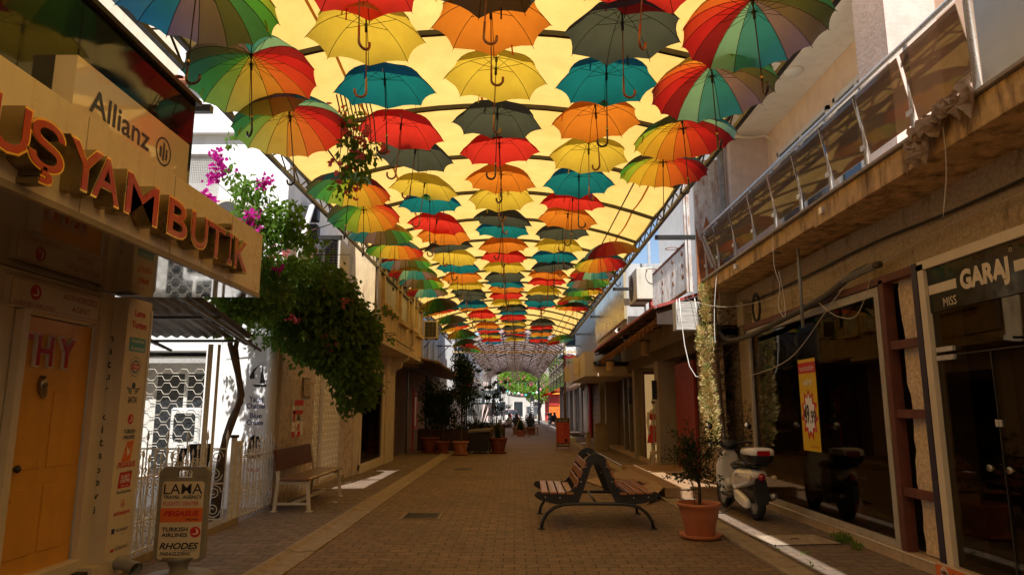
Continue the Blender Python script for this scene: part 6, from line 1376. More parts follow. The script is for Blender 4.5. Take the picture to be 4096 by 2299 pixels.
    m = MB(); m.bbox(-.09, .09, -.92, -.55, .755, .79, .008); m.bar((-.06, -.6, .76), (-.06, -.5, .68), .02); m.bar((.06, -.6, .76), (.06, -.5, .68), .02); m.build('rack', blackm, t, local=True)
    m = MB(); m.lathe([(.01, 0), (.05, .005), (.055, .02), (.04, .045), (.01, .055)], (0, 0, 0), 22, Matrix.Translation((0, -.87, .62)) @ Matrix.Rotation(math.pi / 2, 4, 'X')); m.build('tail_light', mat('red_lens', (.35, .01, .01)), t, True, True)
    for sx in (-1, 1): m = MB(); m.tube((sx * .05, -.86, .61), (sx * .17, -.87, .61), .01, 6); m.lathe([(.03, 0), (.04, .02), (.04, .04), (.02, .055)], (0, 0, 0), 18, Matrix.Translation((sx * .18, -.86, .61)) @ Matrix.Rotation(math.pi / 2, 4, 'X')); m.build('indicator', mat('amber_lens', (.7, .55, .35), .08, coat=1), t, True, True)
    m = MB(); m.prism([(-.08, 0), (.08, 0), (.1, .2), (.085, .32), (.05, .38), (-.05, .38), (-.085, .32), (-.1, .2)], (0, -.86, .24), (1, 0, 0), (0, .12, 1), (0, -1, 0), .02); m.build('rear_mudguard', black_p, t, local=True)
    m = MB(); m.loft([sec(y, -.15, z, w_, h) for y, z, w_, h in ((-.2, .33, .03, .05), (-.32, .31, .05, .09), (-.5, .27, .055, .09), (-.66, .24, .05, .075), (-.73, .23, .03, .05))]); m.build('engine_cover', paint, t, True, True)
    m = MB(); m.loft([sec(y, 0, z, w_, h) for y, z, w_, h in ((.0, .32, .08, .08), (-.2, .33, .13, .12), (-.5, .34, .13, .12), (-.7, .32, .08, .08))]); m.build('engine', darkm, t, True, True)
    m = MB(); m.path([(.16, -.2, .25), (.17, -.45, .27), (.17, -.75, .33), (.17, -.9, .36)], [.03, .055, .06, .045], 12); m.build('exhaust', mat('exhaust_steel', (.4, .4, .38), .3, metal=.9), t, True, True)
    m = MB(); m.path([(-.05, .0, .26), (-.18, .02, .06), (-.3, .0, .0)], .011, 6); m.path([(-.3, .02, .004), (-.38, -.02, .004)], .012, 5); m.path([(-.16, .03, .1), (-.27, .08, .08), (-.29, .1, .06)], .007, 5); m.build('kickstand', blackm, t, True, True)
    m = MB()
    for z in (.585, .605): m.path([(-.192, -.35, z), (-.193, -.5, z), (-.18, -.6, z + .005)], .002, 3)
    put_text(m, 'Italian', (-.193, -.42, .635), (Vector((0, -1, 0)), Vector((0, 0, 1)), Vector((-1, 0, 0))), .15, .035, .01, .3); m.build('side_script', darkm, t, local=True)
    m = MB(); m.tube((0, .5, .5), (0, .66, .26), .025, 8); m.tube((.07, .5, .5), (.07, .66, .25), .018, 8); m.tube((-.07, .5, .5), (-.07, .66, .25), .018, 8); m.build('fork', darkm, t, True, True)
scooter()
# ================================================================ MIDDLE AND FAR STREET
# ---- planters and furniture of the left terrace
t = thing('terrace_screen', 'dark brown timber screen with planter boxes behind the potted plants', 'screen', (-2.2, 27, 0)); bw = wood('dark_terrace_wood', (.09, .035, .02), .5, (10, 10, 2), .6)
m = MB(); m.box(-3.7, -1.0, 26.6, 26.66, .05, .82); m.box(-1.0, -.94, 26.6, 33, .05, .8); m.box(-3.7, -1.0, 26.9, 27.0, .8, .86)
m.build('panel', bw, t); m = MB(); m.box(-3.7, -.94, 26.66, 26.9, .7, .82); m.build('planter_box', bw, t)
t = thing('terrace_bench', 'yellow brown wooden bench with slatted back behind the lidded bin', 'bench', (-.9, 29, 0)); bn = wood('honey_wood', (.4, .22, .08), .6, (1, 10, 10), .4)
m = MB(); m.box(-1.8, -.5, 29.0, 29.5, .42, .47); m.build('seat', bn, t); m = MB(); m.box(-1.8, -.5, 29.5, 29.54, .62, .75); m.box(-1.8, -.5, 29.5, 29.54, .8, .93); m.build('backrest', bn, t)
m = MB(); m.box(-.52, -.42, 28.9, 29.6, 0, .98); m.build('side_panel', bw, t); m = MB(); m.box(-1.9, -1.8, 28.9, 29.6, 0, .98); m.build('side_panel', bw, t)
t = thing('lidded_bin', 'black bin on castors with a pale grey lid between the potted plants', 'bin', (-1.3, 25.8, 0)); m = MB(); m.loft([[(x0, y, z) for x0, y in ((-1.66 + d, 25.5 + d), (-.92 - d, 25.5 + d), (-.92 - d, 26.3 - d), (-1.66 + d, 26.3 - d))] for z, d in ((.1, .06), (.72, 0))]); m.build('body', black_p, t)
m = MB(); m.bbox(-1.72, -.86, 25.45, 26.35, .72, .84, .03); m.v = [(x, y, z + (x + 1.72) * .08) for x, y, z in m.v]; m.build('lid', mat('lid_grey', (.2, .18, .15), .6, .08), t)
for x in (-1.56, -.98): m = MB(); m.lathe([(.01, -.02), (.05, -.02), (.05, .02), (.01, .02)], (0, 0, 0), 14, Matrix.Translation((x, 25.55, .05)) @ Matrix.Rotation(math.pi / 2, 4, 'Y')); m.build('castor', grey_p, t)
def standard_tree(name, label, c, pr, ph, h, crown, seed, mt=terra_d, n=1500, lm=None, size=.09, saucer=True):
    t = thing(name, label, 'potted plant', c, 0, 'potted plants along the restaurant terrace'); pot(t, c, pr, ph, mt, saucer); rr = random.Random(seed); x, y, z = c
    m = MB(); m.path([(x, y, z + ph * .8), (x + .02, y, z + ph + .4), (x, y, z + h * .65), (x, y, z + h * .85)], [.03, .025, .02, .01], 7)
    for k in range(14): a = rr.uniform(0, 6.28); zz = z + h * rr.uniform(.5, .85); m.path([(x, y, zz), (x + crown * .8 * math.cos(a), y + crown * .8 * math.sin(a), zz + .25)], [.012, .003], 4)
    m.build('trunk', bark, t); m = MB(); B_ = [(x + rr.uniform(-.4, .4) * crown, y + rr.uniform(-.3, .3) * crown, z + h * rr.uniform(.5, .95), crown * rr.uniform(.45, .75), crown * .6, h * rr.uniform(.08, .16)) for _ in range(9)]
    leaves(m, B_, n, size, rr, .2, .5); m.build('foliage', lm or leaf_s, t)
standard_tree('ficus', 'dark bushy tree in the large terracotta pot, leftmost of the terrace row', (-3.12, 25.9, .02), .33, .55, 2.6, .62, 1, n=2600)
standard_tree('ficus', 'dark bushy tree in the small terracotta pot, second from the left', (-2.62, 25.55, .02), .26, .42, 2.3, .5, 2, n=2000)
standard_tree('laurel', 'tall dark tree in the stained patterned pot, left of the bin', (-1.92, 24.9, .02), .29, .45, 3.5, .5, 3, terra2, 2200)
standard_tree('laurel', 'tree whose crown reaches the curled awning, standing behind the stained pot', (-2.0, 27.6, .02), .3, .4, 4.2, .55, 13, terra2, 2200)
def blades(m, c, n, h, spread, rr, w=.03, tip=.6):
    for _ in range(n):
        a = rr.uniform(0, 6.28); L = h * rr.uniform(.6, 1); s_ = spread * rr.uniform(.3, 1); P = []
        base = Vector(c) + Vector((rr.gauss(0, .05), rr.gauss(0, .05), 0)); d = Vector((math.cos(a), math.sin(a), 0)); sd = Vector((-d.y, d.x, 0))
        for k in range(5): u = k / 4; P.append(base + d * s_ * u ** 1.6 + Vector((0, 0, L * (u - .35 * u ** 3 * tip))))
        o = len(m.v)
        for k, p in enumerate(P): ww = w * (1 - .9 * k / 4); m.v += [tuple(p - sd * ww), tuple(p + sd * ww)]
        for k in range(4): m.f.append((o + 2 * k, o + 2 * k + 1, o + 2 * k + 3, o + 2 * k + 2)); m.mi.append(0)
t = thing('papyrus', 'reedy plant with arching leaves in the terracotta pot right of the bin', 'potted plant', (-.62, 25.9, 0), 0, 'potted plants along the restaurant terrace'); pot(t, (-.62, 25.9, .004), .34, .55, terra_d); rr = random.Random(5); m = MB(); m2 = MB()
for k in range(16):
    a = rr.uniform(0, 6.28); s_ = rr.uniform(.1, .55); h = rr.uniform(1.3, 2.6); q = (-.62 + s_ * math.cos(a), 25.9 + s_ * math.sin(a), h); m2.path([(-.62 + .1 * math.cos(a), 25.9, .5), (-.62 + .5 * s_ * math.cos(a), 25.9, h * .6), q], [.012, .01, .006], 5); blades(m, q, 22, .35, .45, rr, .014, 1.6)
blades(m, (-.62, 25.9, .5), 60, 1.0, .35, rr, .014); m2.build('stems', mat('reed_stem', (.13, .12, .04), .7), t); m.build('foliage', leaf_s, t)
t = thing('papyrus', 'tall reedy plant with drooping umbrella leaves behind the timber screen', 'potted plant', (-1.4, 28, 0), 0, 'potted plants along the restaurant terrace'); pot(t, (-1.45, 27.8, .004), .3, .5, terra2); m = MB(); m2 = MB()
for k in range(22):
    a = rr.uniform(0, 6.28); s_ = rr.uniform(.2, .95); h = rr.uniform(1.7, 3.1); q = (-1.3 + s_ * math.cos(a), 27.9 + s_ * math.sin(a) * .5, h); m2.path([(-1.45, 27.8, .45), (-1.4 + .5 * s_ * math.cos(a), 27.8, h * .6), q], [.014, .011, .006], 5); blades(m, q, 26, .3, .5, rr, .015, 2.2)
m2.build('stems', mat('reed_stem', (.13, .12, .04)), t); m.build('foliage', leaf_s, t)
t = thing('hedge_plants', 'low leafy plants filling the planter box on the timber screen', 'plant', (-2.4, 26.8, .8)); m = MB(); leaves(m, [(-3.2 + k * .42, 26.8, .95, .26, .2, .2) for k in range(6)], 1300, .08, rr, .1, -.3); m.build('foliage', leaf_s, t)
m = MB(); bracts(m, [(-2.25, 26.6, 1.0), (-2.3, 26.6, 1.15)], 12, .06, .05, rr); m.build('yellow_leaves', mat('yellow_leaf', (.4, .25, .05), .8), t)
# ---- street board and cabinets
t = thing('salon_board', 'red and black salon price board standing in the middle of the street', 'sign', (1.92, 28.3, 0)); O_ = (1.92, 28.28, .66)
m = MB(); m.box(1.66, 2.18, 28.28, 28.3, .1, 1.22); m.build('board', mat('board_red', (.55, .055, .02), .4), t)
m = MB()
for a, b_, c_, d_ in ((1.64, 1.67, .1, 1.24), (2.17, 2.2, .1, 1.24)): m.box(a, b_, 28.26, 28.31, c_, d_)
m.box(1.64, 2.2, 28.26, 28.31, 1.22, 1.25); m.box(1.64, 2.2, 28.26, 28.31, .1, .12)
for x in (1.655, 2.185): m.box(x - .02, x + .02, 28.27, 28.3, 0.02, .1); m.box(x - .04, x + .04, 28.15, 28.42, 0.0, .025)
m.build('frame', bn, t)
m = MB(); m.box(1.67, 2.17, 28.274, 28.28, 1.07, 1.22); m.box(1.67, 2.17, 28.274, 28.28, .12, .24); m.build('black_bands', blk, t)
m = MB(); put_text(m, 'LIMA KUAFÖR', (1.92, 28.272, 1.165), FF, .42, .05, .03); put_text(m, 'Karışık Kuaförü', (1.92, 28.272, 1.1), FF, .34, .03, .01); put_text(m, '0 534 418 78 46', (1.92, 28.272, .18), FF, .44, .06, .02); m.build('lettering', whitei, t)
m = MB()
for k, s_ in enumerate(('FÖN', 'KESİM', 'BOYA', 'RÖFLE', 'PERMA', 'MANİKÜR', 'CİLT BAKIMI', 'MAKYAJ', 'PEDİKÜR')): put_text(m, s_, (1.78 + .012 * len(s_), 28.276, .99 - k * .083), FF, .024 * len(s_) + .04, .03, .01)
m.build('price_list', mat('pale_orange_ink', (.8, .35, .12), .5), t)
m = MB(); m.plate([(.06, .28), (.13, .35), (.2, .25), (.14, .3)], O_, *FF, .008); m.plate([(.1, .1), (.16, .2), (.14, .1)], O_, *FF, .008); m.plate([(.12 + .06 * math.cos(i * .5), -.3 + .08 * math.sin(i * .5)) for i in range(12)], O_, *FF, .008); m.build('hair_drawings', blk, t)
for (x, y, w_, h, lab) in ((3.15, 27.6, .46, 1.0, 'beige cabinet with sloping lid by the right shopfronts'), (2.85, 28.0, .14, .65, 'narrow beige box standing beside the beige cabinet')):
    t = thing('cabinet', lab, 'cabinet', (x, y, 0)); m = MB(); m.box(x, x + w_, y, y + .4, .02, h); m.build('body', mat('cabinet_beige', (.36, .28, .18), .6, .1, 4), t); m = MB(); m.loft([[(x - .03, yy, h), (x + w_ + .03, yy, h - .02), (x + w_ * .5, yy, h + .07)] for yy in (y - .04, y + .44)]); m.build('lid', mat('cabinet_beige', (.36, .28, .18)), t)
# ---- right side buildings farther on
b = thing('office_block', 'dark right hand block with shopfront strips and glazed upper floor', 'building', (4, 50, 0)); m = MB(); m.box(3.95, 9, 40, 62, 0, 6.5); m.build('wall', mat('dark_shop_wall', (.09, .08, .07), .6, .3, 2), b)
for k, (y, w_, mt_) in enumerate(((36.2, .8, redi), (37.2, 1.5, white_m), (40.3, 1.5, mat('grey_pillar', (.4, .38, .34), .5)), (45.5, .8, white_m), (49, 1.5, mat('grey_pillar', (.4, .38, .34))), (56, 1.2, plaster_g))): m = MB(); m.box(3.84, 3.95, y, y + w_, .1, 2.85); m.build('shopfront_strip', mt_, b)
m = MB(); shutter(m, 38, 40.0, .3, 2.6, 3.9, .11); m.build('roller_shutter', steel, b)
m = MB(); m.box(3.3, 9, 26.1, 37.6, 3.6, 6.2); m.build('upper_floor', mat('slate_cladding', (.12, .13, .15), .4, .1), b)
m = MB(); m.box(3.0, 3.9, 42, 62, 4.3, 7.5); m.build('black_glazing', dglass, b); m = MB(); m.box(2.98, 3.9, 42, 62, 3.0, 4.3); m.build('green_reflection_glass', mat('reflection_green_glass', (.12, .15, .08), .08, .5, .8, spec=.8), b)  # green reflection is painted into the lower glass colour
m = MB(); m.box(2.95, 2.99, 42, 62, 3.62, 3.66)
for y in (42, 46, 50, 54, 58): m.box(2.95, 2.99, y, y + .2, 3, 7.5)
m.build('mullions', blackm, b)
m = MB(); put_text(m, 'BILLABONG', (3.83, 43.2, 1.7), (Vector((0, 0, -1)), Vector((0, -1, 0)), Vector((-1, 0, 0))), 1.7, .5, .03); m.build('vertical_lettering', mat('grey_ink', (.3, .3, .3), .5), b)
t = thing('clinic_sign', 'tall white panel sign with phone number beyond the cream sign box', 'sign', (3.3, 38, 3)); m = MB(); m.box(2.72, 4.0, 38.0, 38.1, 2.75, 5.0); m.build('board', mat('sign_white', (.78, .79, .80)), t)
m = MB(); put_text(m, '+90 252 412 83 03', (3.3, 38.0, 4.1), FF, 1.0, .13, .02); put_text(m, 'Dr. Dt. Tunç KARAKUŞ', (3.3, 38.0, 4.45), FF, 1.1, .11); put_text(m, 'www.dentalclinic', (3.3, 38.0, 3.9), FF, .6, .07); m.build('lettering', mat('grey_blue_ink', (.1, .12, .18), .5), t)
m = MB()
for k in range(5): m.path([(2.78 + i * .06, 37.99, 3.5 - k * .15 + .035 * math.sin(i * 1.1) + i * .012) for i in range(19)], .018, 4)
m.build('waves', mat('grey_wave', (.42, .45, .5), .5), t)
m = MB(); m.box(2.6, 2.72, 37.2, 37.3, 0, 6); single(m, 'brown_column', mat('brown_column_paint', (.12, .07, .03), .6, .2), 'slim brown column beside the white panel sign', 'column')
t = thing('curved_awning', 'low brown curved fabric awning over the right pavement past the sign box', 'awning', (3, 36, 3)); m = MB(); m.loft([[(4.0, y, 3.1), (3.3, y, 3.0), (2.9, y, 2.75), (2.8, y, 2.5), (2.84, y, 2.5), (2.95, y, 2.7), (3.3, y, 2.92), (4.0, y, 3.0)] for y in (31.5, 36, 41)]); m.build('fabric', mat('brown_awning_r', (.17, .11, .08), .7, .2, 5), t)
# ---- left side buildings farther on
b = thing('grey_block', 'tall plain grey building beyond the curled awning on the left', 'building', (-4, 45, 0)); m = MB(); m.box(-9, -3.35, 38, 50, 2.6, 8.5); m.build('wall', plaster_g, b); m = MB(); m.box(-9, -3.75, 38, 50, 0, 2.6); m.build('ground_floor', mat('dark_shop_wall', (.09, .08, .07)), b)
m = MB(); m.tube((-3.3, 39, 3.2), (-3.3, 39, 8), .05, 8); m.tube((-3.3, 39, 3.9), (-3.3, 37.6, 3.9), .05, 8); m.build('pipe', white_m, b)
m = MB()
for k in range(9): y = 38.8 + k * 1.2; m.box(-3.8, -3.7, y, y + .3, 0, 2.6)
m.build('shopfront_posts', white_m, b)
t = thing('red_white_sign', 'red and white box sign high on the grey left wall', 'sign', (-3.1, 45, 3.5)); m = MB(); m.box(-3.35, -2.85, 44, 44.3, 2.9, 4.2); m.box(-3.35, -2.85, 47.6, 47.9, 2.9, 4.2); m.build('red_ends', redi, t); m = MB(); m.box(-3.33, -2.87, 44.3, 47.6, 2.95, 4.15); m.build('face', whitei, t)
m = MB(); put_text(m, 'ipek', (-2.87, 46, 3.5), FL, 2.2, .7, .03); m.build('lettering', blk, t)
b = thing('white_shops', 'white building strip at the far left end of the street', 'building', (-4, 62, 0)); m = MB(); m.box(-9, -3.45, 50, 75, 3.2, 8); m.box(-9, -3.6, 50, 75, 0, 3.2); m.build('wall', plaster_w, b)
m = MB(); m.box(-3.6, -3.3, 50, 75, 2.9, 3.3); m.build('fascia', blackm, b)
m = MB()
for k in range(9): m.box(-3.6, -3.5, 51 + k * 2.6, 52.7 + k * 2.6, 0, 2.8)
m.build('shop_windows', window_m, b)
# ---- raised pavement and poles
m = MB(); m.box(2.95, 4.0, 41, 84, .018, .2); struct(m, 'pavement', side_m)
m = MB(); m.box(2.62, 2.95, 34, 84, .0, .21); struct(m, 'kerb', mat('pale_kerb', (.5, .47, .42), .85, .1, 6))
m = MB(); m.tube((2.5, 75, 0), (2.5, 75, 5.4), .06, 10); single(m, 'pole', blackm, 'tall thin black pole at the right end of the iron arcade', 'pole')
m = MB(); m.tube((3.15, 66, 0), (3.15, 66, 3.3), .05, 10); single(m, 'pole', darkm, 'shorter dark pole in front of the orange kiosk', 'pole')
# ---- iron arcade with scrolls
t = thing('iron_arcade', 'long open iron arcade with slatted arched roof and hanging scrolls', 'arcade', (0, 55, 0)); AX0, AX1 = -2.7, 2.6
def aarch(x): u = (x - (AX0 + AX1) / 2) / ((AX1 - AX0) / 2); return 4.85 + .8 * (1 - u * u)
m = MB()
for k in range(26):
    y = 37.5 + k * 1.5; P = [(AX0 + (AX1 - AX0) * i / 12, y, aarch(AX0 + (AX1 - AX0) * i / 12)) for i in range(13)]; m.path(P, .045, 4, sq=True)
m.build('arches', blackm, t)
m = MB()
for i in range(9): x = AX0 + (AX1 - AX0) * i / 8; m.bar((x, 37.5, aarch(x) + .04), (x, 75, aarch(x) + .04), .05)
m.build('purlins', blackm, t)
m = MB()
for k in range(50):
    y = 37.6 + k * .75; P = [(AX0 + (AX1 - AX0) * i / 12, y, aarch(AX0 + (AX1 - AX0) * i / 12) + .09) for i in range(13)]; m.path(P, .02, 4, sq=True)
m.build('battens', mat('red_batten', (.25, .12, .09), .6), t)
m = MB(); nx_ = 12
for j in range(2):
    for i in range(nx_ + 1): x = AX0 + (AX1 - AX0) * i / nx_; m.v.append((x, (35.9, 75.1)[j], aarch(x) + .13))
for i in range(nx_): m.f.append((i, i + 1, nx_ + 2 + i, nx_ + 1 + i)); m.mi.append(0)
m.build('roof_sheet', cloth('pink_sheet', (.5, .4, .38), .6, tcol=(.62, .47, .43)), t)
m = MB(); rr = random.Random(17); U_, V_ = Vector((1, 0, 0)), Vector((0, 0, 1))
for k in range(11):
    y = 38.5 + k * 3.3
    for sx, bx in ((-1, AX0 - .1), (1, AX1 + .1)):
        for (dx, dz, r_) in ((.1, -.35, .42), (.55, -.1, .3), (.0, -1.0, .25), (.95, .2, .26)): spiral(m, (bx - sx * dx, y, 4.75 + dz), U_, V_, r_, 1.5, .014, sx)
        m.path([(bx, y, 4.9), (bx - sx * .3, y, 4.5), (bx - sx * .9, y, 4.75), (bx - sx * 1.5, y, 5.2), (bx - sx * 2.2, y, 5.35)], .014, 4)
    for q in range(6):
        a = q * 1.05; spiral(m, (.35 * math.cos(a), y + .35 * math.sin(a), 4.85 - .1 * (q % 3)), Vector((math.cos(a), math.sin(a), 0)), V_, .3, 1.4, .013, 1)
    m.tube((0, y, 5.6), (0, y, 4.5), .02, 5)
m.build('scrolls', mat('cream_scrolls', (.45, .38, .28), .5, .1), t)
m = MB()
for y in (75,):
    for x in (AX0, AX1): m.bar((x, y, 0), (x, y, 4.9), .08)
m.build('end_posts', blackm, t)
t = thing('scroll_arch', 'pale horizontal bar with big scrolls crossing the street at the canopy end', 'decorative bar', (0, 37, 4.6)); m = MB(); m.bar((-3.3, 37, 4.6), (3.95, 37, 4.6), .07); m.build('bar', mat('ochre_bar', (.6, .4, .15), .5), t)
m = MB()
for x, r_ in ((-1.9, .3), (-1.0, .3), (-.4, .22), (.5, .22), (1.2, .3), (2.2, .3), (2.9, .34)): spiral(m, (x, 37, 4.95 if abs(x) < 2.5 and x > -1.5 else 4.6), U_, V_, r_, 1.5, .016, 1 if x > 0 else -1)
for sx in (-1, 1): m.path([(sx * .3, 37, 5.0), (sx * 1.0, 37, 4.75), (sx * 1.6, 37, 4.9), (sx * 2.2, 37, 5.3)], .015, 4)
m.build('scrolls', mat('cream_scrolls', (.45, .38, .28)), t)
# ---- planter seats and three people
t = thing('street_planter', 'wooden planter seat with leafy plants where three people sit', 'planter', (.4, 44.6, 0)); m = MB(); m.box(-.15, 1.25, 44.2, 45.0, 0, .5); m.build('box', terra2, t); m = MB(); m.box(-.75, 1.45, 43.9, 44.25, .42, .48); m.box(-.75, 1.45, 44.95, 45.25, .42, .48); m.build('seat', bn, t)
m = MB()
for x in (-.7, 1.38): m.box(x, x + .06, 43.95, 45.2, 0, .42)
m.build('legs', bn, t); m = MB(); rr = random.Random(23); blades(m, (.3, 44.3, .5), 70, .9, .7, rr, .03, 1.5); blades(m, (.9, 44.4, .5), 50, .7, .6, rr, .03, 1.5); m.build('foliage', leaf_s, t)
t = thing('easel_sign', 'small A-frame easel with a potted plant before the seated people', 'easel', (.3, 40.5, 0)); m = MB()
for s_ in (-1, 1): m.bar((.3, 40.6, 1.15), (.3 + s_ * .5, 40.4, 0), .045)
m.build('frame', bn, t)
t = thing('potted_palm', 'small palm in a terracotta pot behind the easel', 'potted plant', (.35, 41.5, 0)); pot(t, (.35, 41.5, .004), .26, .38, terra); m = MB(); blades(m, (.35, 41.5, .35), 60, .95, .6, rr, .03, 1.5); m.build('foliage', leaf_s, t)
def person(label, loc, rz, top, legs, hair, skirt=False, lean=0.0):
    t = thing('person', label, 'person', loc, rz, 'people sitting on the planter')
    J = {'pel': (0, 0, .52), 'spn': (0, .02 + lean * .3, .72), 'cst': (0, .03 + lean * .7, .93), 'nck': (0, .0 + lean, 1.09), 'hd': (0, -.03 + lean, 1.2), 'top': (0, -.02 + lean, 1.31)}
    E = [('pel', 'spn'), ('spn', 'cst'), ('cst', 'nck'), ('nck', 'hd'), ('hd', 'top')]; Rd = {'pel': .15, 'spn': .12, 'cst': .14, 'nck': .05, 'hd': .09, 'top': .06}
    for s_, n_ in ((-1, 'l'), (1, 'r')):
        J['sh' + n_] = (s_ * .17, .03 + lean, 1.02); J['el' + n_] = (s_ * .23, -.06 + lean * .5, .78); J['wr' + n_] = (s_ * .14, -.28, .66); J['ha' + n_] = (s_ * .09, -.36, .62)
        J['hp' + n_] = (s_ * .09, -.02, .5); J['kn' + n_] = (s_ * .1, -.44, .5); J['an' + n_] = (s_ * .1 + (.0), -.47 - (.14 if n_ == 'l' else 0), .09 + (.05 if n_ == 'l' else 0)); J['to' + n_] = (s_ * .1, -.62 - (.12 if n_ == 'l' else 0), .04 + (.04 if n_ == 'l' else 0))
        E += [('cst', 'sh' + n_), ('sh' + n_, 'el' + n_), ('el' + n_, 'wr' + n_), ('wr' + n_, 'ha' + n_), ('pel', 'hp' + n_), ('hp' + n_, 'kn' + n_), ('kn' + n_, 'an' + n_), ('an' + n_, 'to' + n_)]
        Rd.update({'sh' + n_: .065, 'el' + n_: .042, 'wr' + n_: .028, 'ha' + n_: .03, 'hp' + n_: .1, 'kn' + n_: .062, 'an' + n_: .038, 'to' + n_: .03})
        for q in range(5):
            a = 'f%s%d' % (n_, q); J[a] = (s_ * .09 + (q - 2) * .018, -.43 + abs(q - 1.5) * .01, .59); E.append(('ha' + n_, a)); Rd[a] = .008
    ks = list(J); me = bpy.data.meshes.new('body'); me.from_pydata([J[k] for k in ks], [(ks.index(a), ks.index(c)) for a, c in E], []); o = bpy.data.objects.new('body', me); COL.objects.link(o); o.parent = t
    md = o.modifiers.new('skin', 'SKIN'); md.use_smooth_shade = True; sv = me.skin_vertices[0].data if me.skin_vertices else None
    if sv is None:
        try: me.attributes
        except Exception: pass
    if me.skin_vertices:
        for i, k in enumerate(ks): me.skin_vertices[0].data[i].radius = (Rd[k], Rd[k]); me.skin_vertices[0].data[i].use_root = (k == 'pel')
    o.modifiers.new('sub', 'SUBSURF').levels = 1; o.modifiers['sub'].render_levels = 2; me.materials.append(skin_t)
    m = MB(); m.loft([ell(0, y, z, rx, ry) for z, y, rx, ry in ((.5, .0, .19, .16), (.62, .01, .17, .14), (.75, .02 + lean * .35, .155, .13), (.93, .03 + lean * .7, .185, .15), (1.03, .02 + lean, .19, .11), (1.08, .01 + lean, .08, .07))])
    for s_ in (-1, 1): m.path([(s_ * .16, .03 + lean, 1.02), (s_ * .235, -.06 + lean * .5, .78), (s_ * .15, -.26, .67)], [.075, .055, .04], 10)
    m.build('top', top, t, True, True); m = MB()
    for s_ in (-1, 1): m.path([(s_ * .08, .02, .52), (s_ * .1, -.42, .53), (s_ * .1, -.48, .44)] + ([] if skirt else [(s_ * .1, -.5, .14)]), [.12, .085, .075] + ([] if skirt else [.055]), 12)
    m.build('skirt' if skirt else 'trousers', legs, t, True, True)
    m = MB(); m.loft([ell(0, y, z, rx, ry) for z, y, rx, ry in ((.92, .09 + lean, .08, .04), (1.08, .07 + lean, .1, .06), (1.2, .02 + lean, .105, .1), (1.3, .0 + lean, .085, .09), (1.345, -.01 + lean, .03, .03))]); m.build('hair', hair, t, True, True)
    m = MB()
    for s_ in (-1, 1): m.bbox(s_ * .035 - .01, s_ * .035 + .01, -.128 + lean, -.118 + lean, 1.2, 1.212, .002)
    m.build('eyes', blk, t, False, True); m = MB(); m.loft([[(-.012, -.112 + lean, 1.19), (.012, -.112 + lean, 1.19), (0, -.112 + lean, 1.2)], [(-.004, -.135 + lean, 1.165), (.004, -.135 + lean, 1.165), (0, -.12 + lean, 1.17)]]); m.build('nose', skin_t, t, False, True)
    return t
skin_t = mat('skin', (.42, .25, .17), .6, .05); shirt_w = mat('pale_shirt', (.36, .3, .27), .9, .1); shirt_k = mat('dark_top', (.03, .035, .03), .9, .2); hair_m = mat('dark_hair', (.03, .015, .01), .5, .3)
person('person in a pale top sitting sideways with one leg stretched out, leftmost', (-.35, 44.15, 0), R(-60), shirt_w, mat('dark_shorts', (.05, .04, .05), .9), hair_m, True, -.03)
person('person in dark clothes sitting between the two others', (.1, 45.1, 0), R(180), shirt_k, shirt_k, hair_m)
person('person with long dark hair sitting with bent back, rightmost of three', (.95, 44.3, 0), R(160), shirt_k, mat('faded_jeans', (.12, .13, .15), .9), hair_m, False, -.05)
# ---- parked scooters and motorbike, cars
sc0 = [o for o in COL.objects if o.name == 'scooter'][0]; GS = 'scooters parked at the far end of the street'
for (x, y, r_, lab) in ((-1.75, 81, 178, 'white scooter parked at the far left corner, leftmost of the far ones'), (-.95, 82, 172, 'white scooter parked second from the left at the far end'), (-.1, 84, 165, 'white scooter standing third, just behind the sitting people'), (-2.3, 68, 178, 'white scooter parked close to the far left shop windows')):
    c = copy_tree(sc0); c.location = (x, y, .02); c.rotation_euler = (0, 0, R(r_)); tag(c, lab, 'scooter', GS)
c = copy_tree(sc0); c.location = (3.45, 64, .21); c.rotation_euler = (0, 0, R(200)); c.name = 'motorbike'; tag(c, 'black motorbike with red parts parked by the orange kiosk', 'motorbike')
for ch in c.children:
    if ch.data.materials and ch.data.materials[0].name == 'scooter_cream': ch.material_slots[0].link = 'OBJECT'; ch.material_slots[0].material = blackm
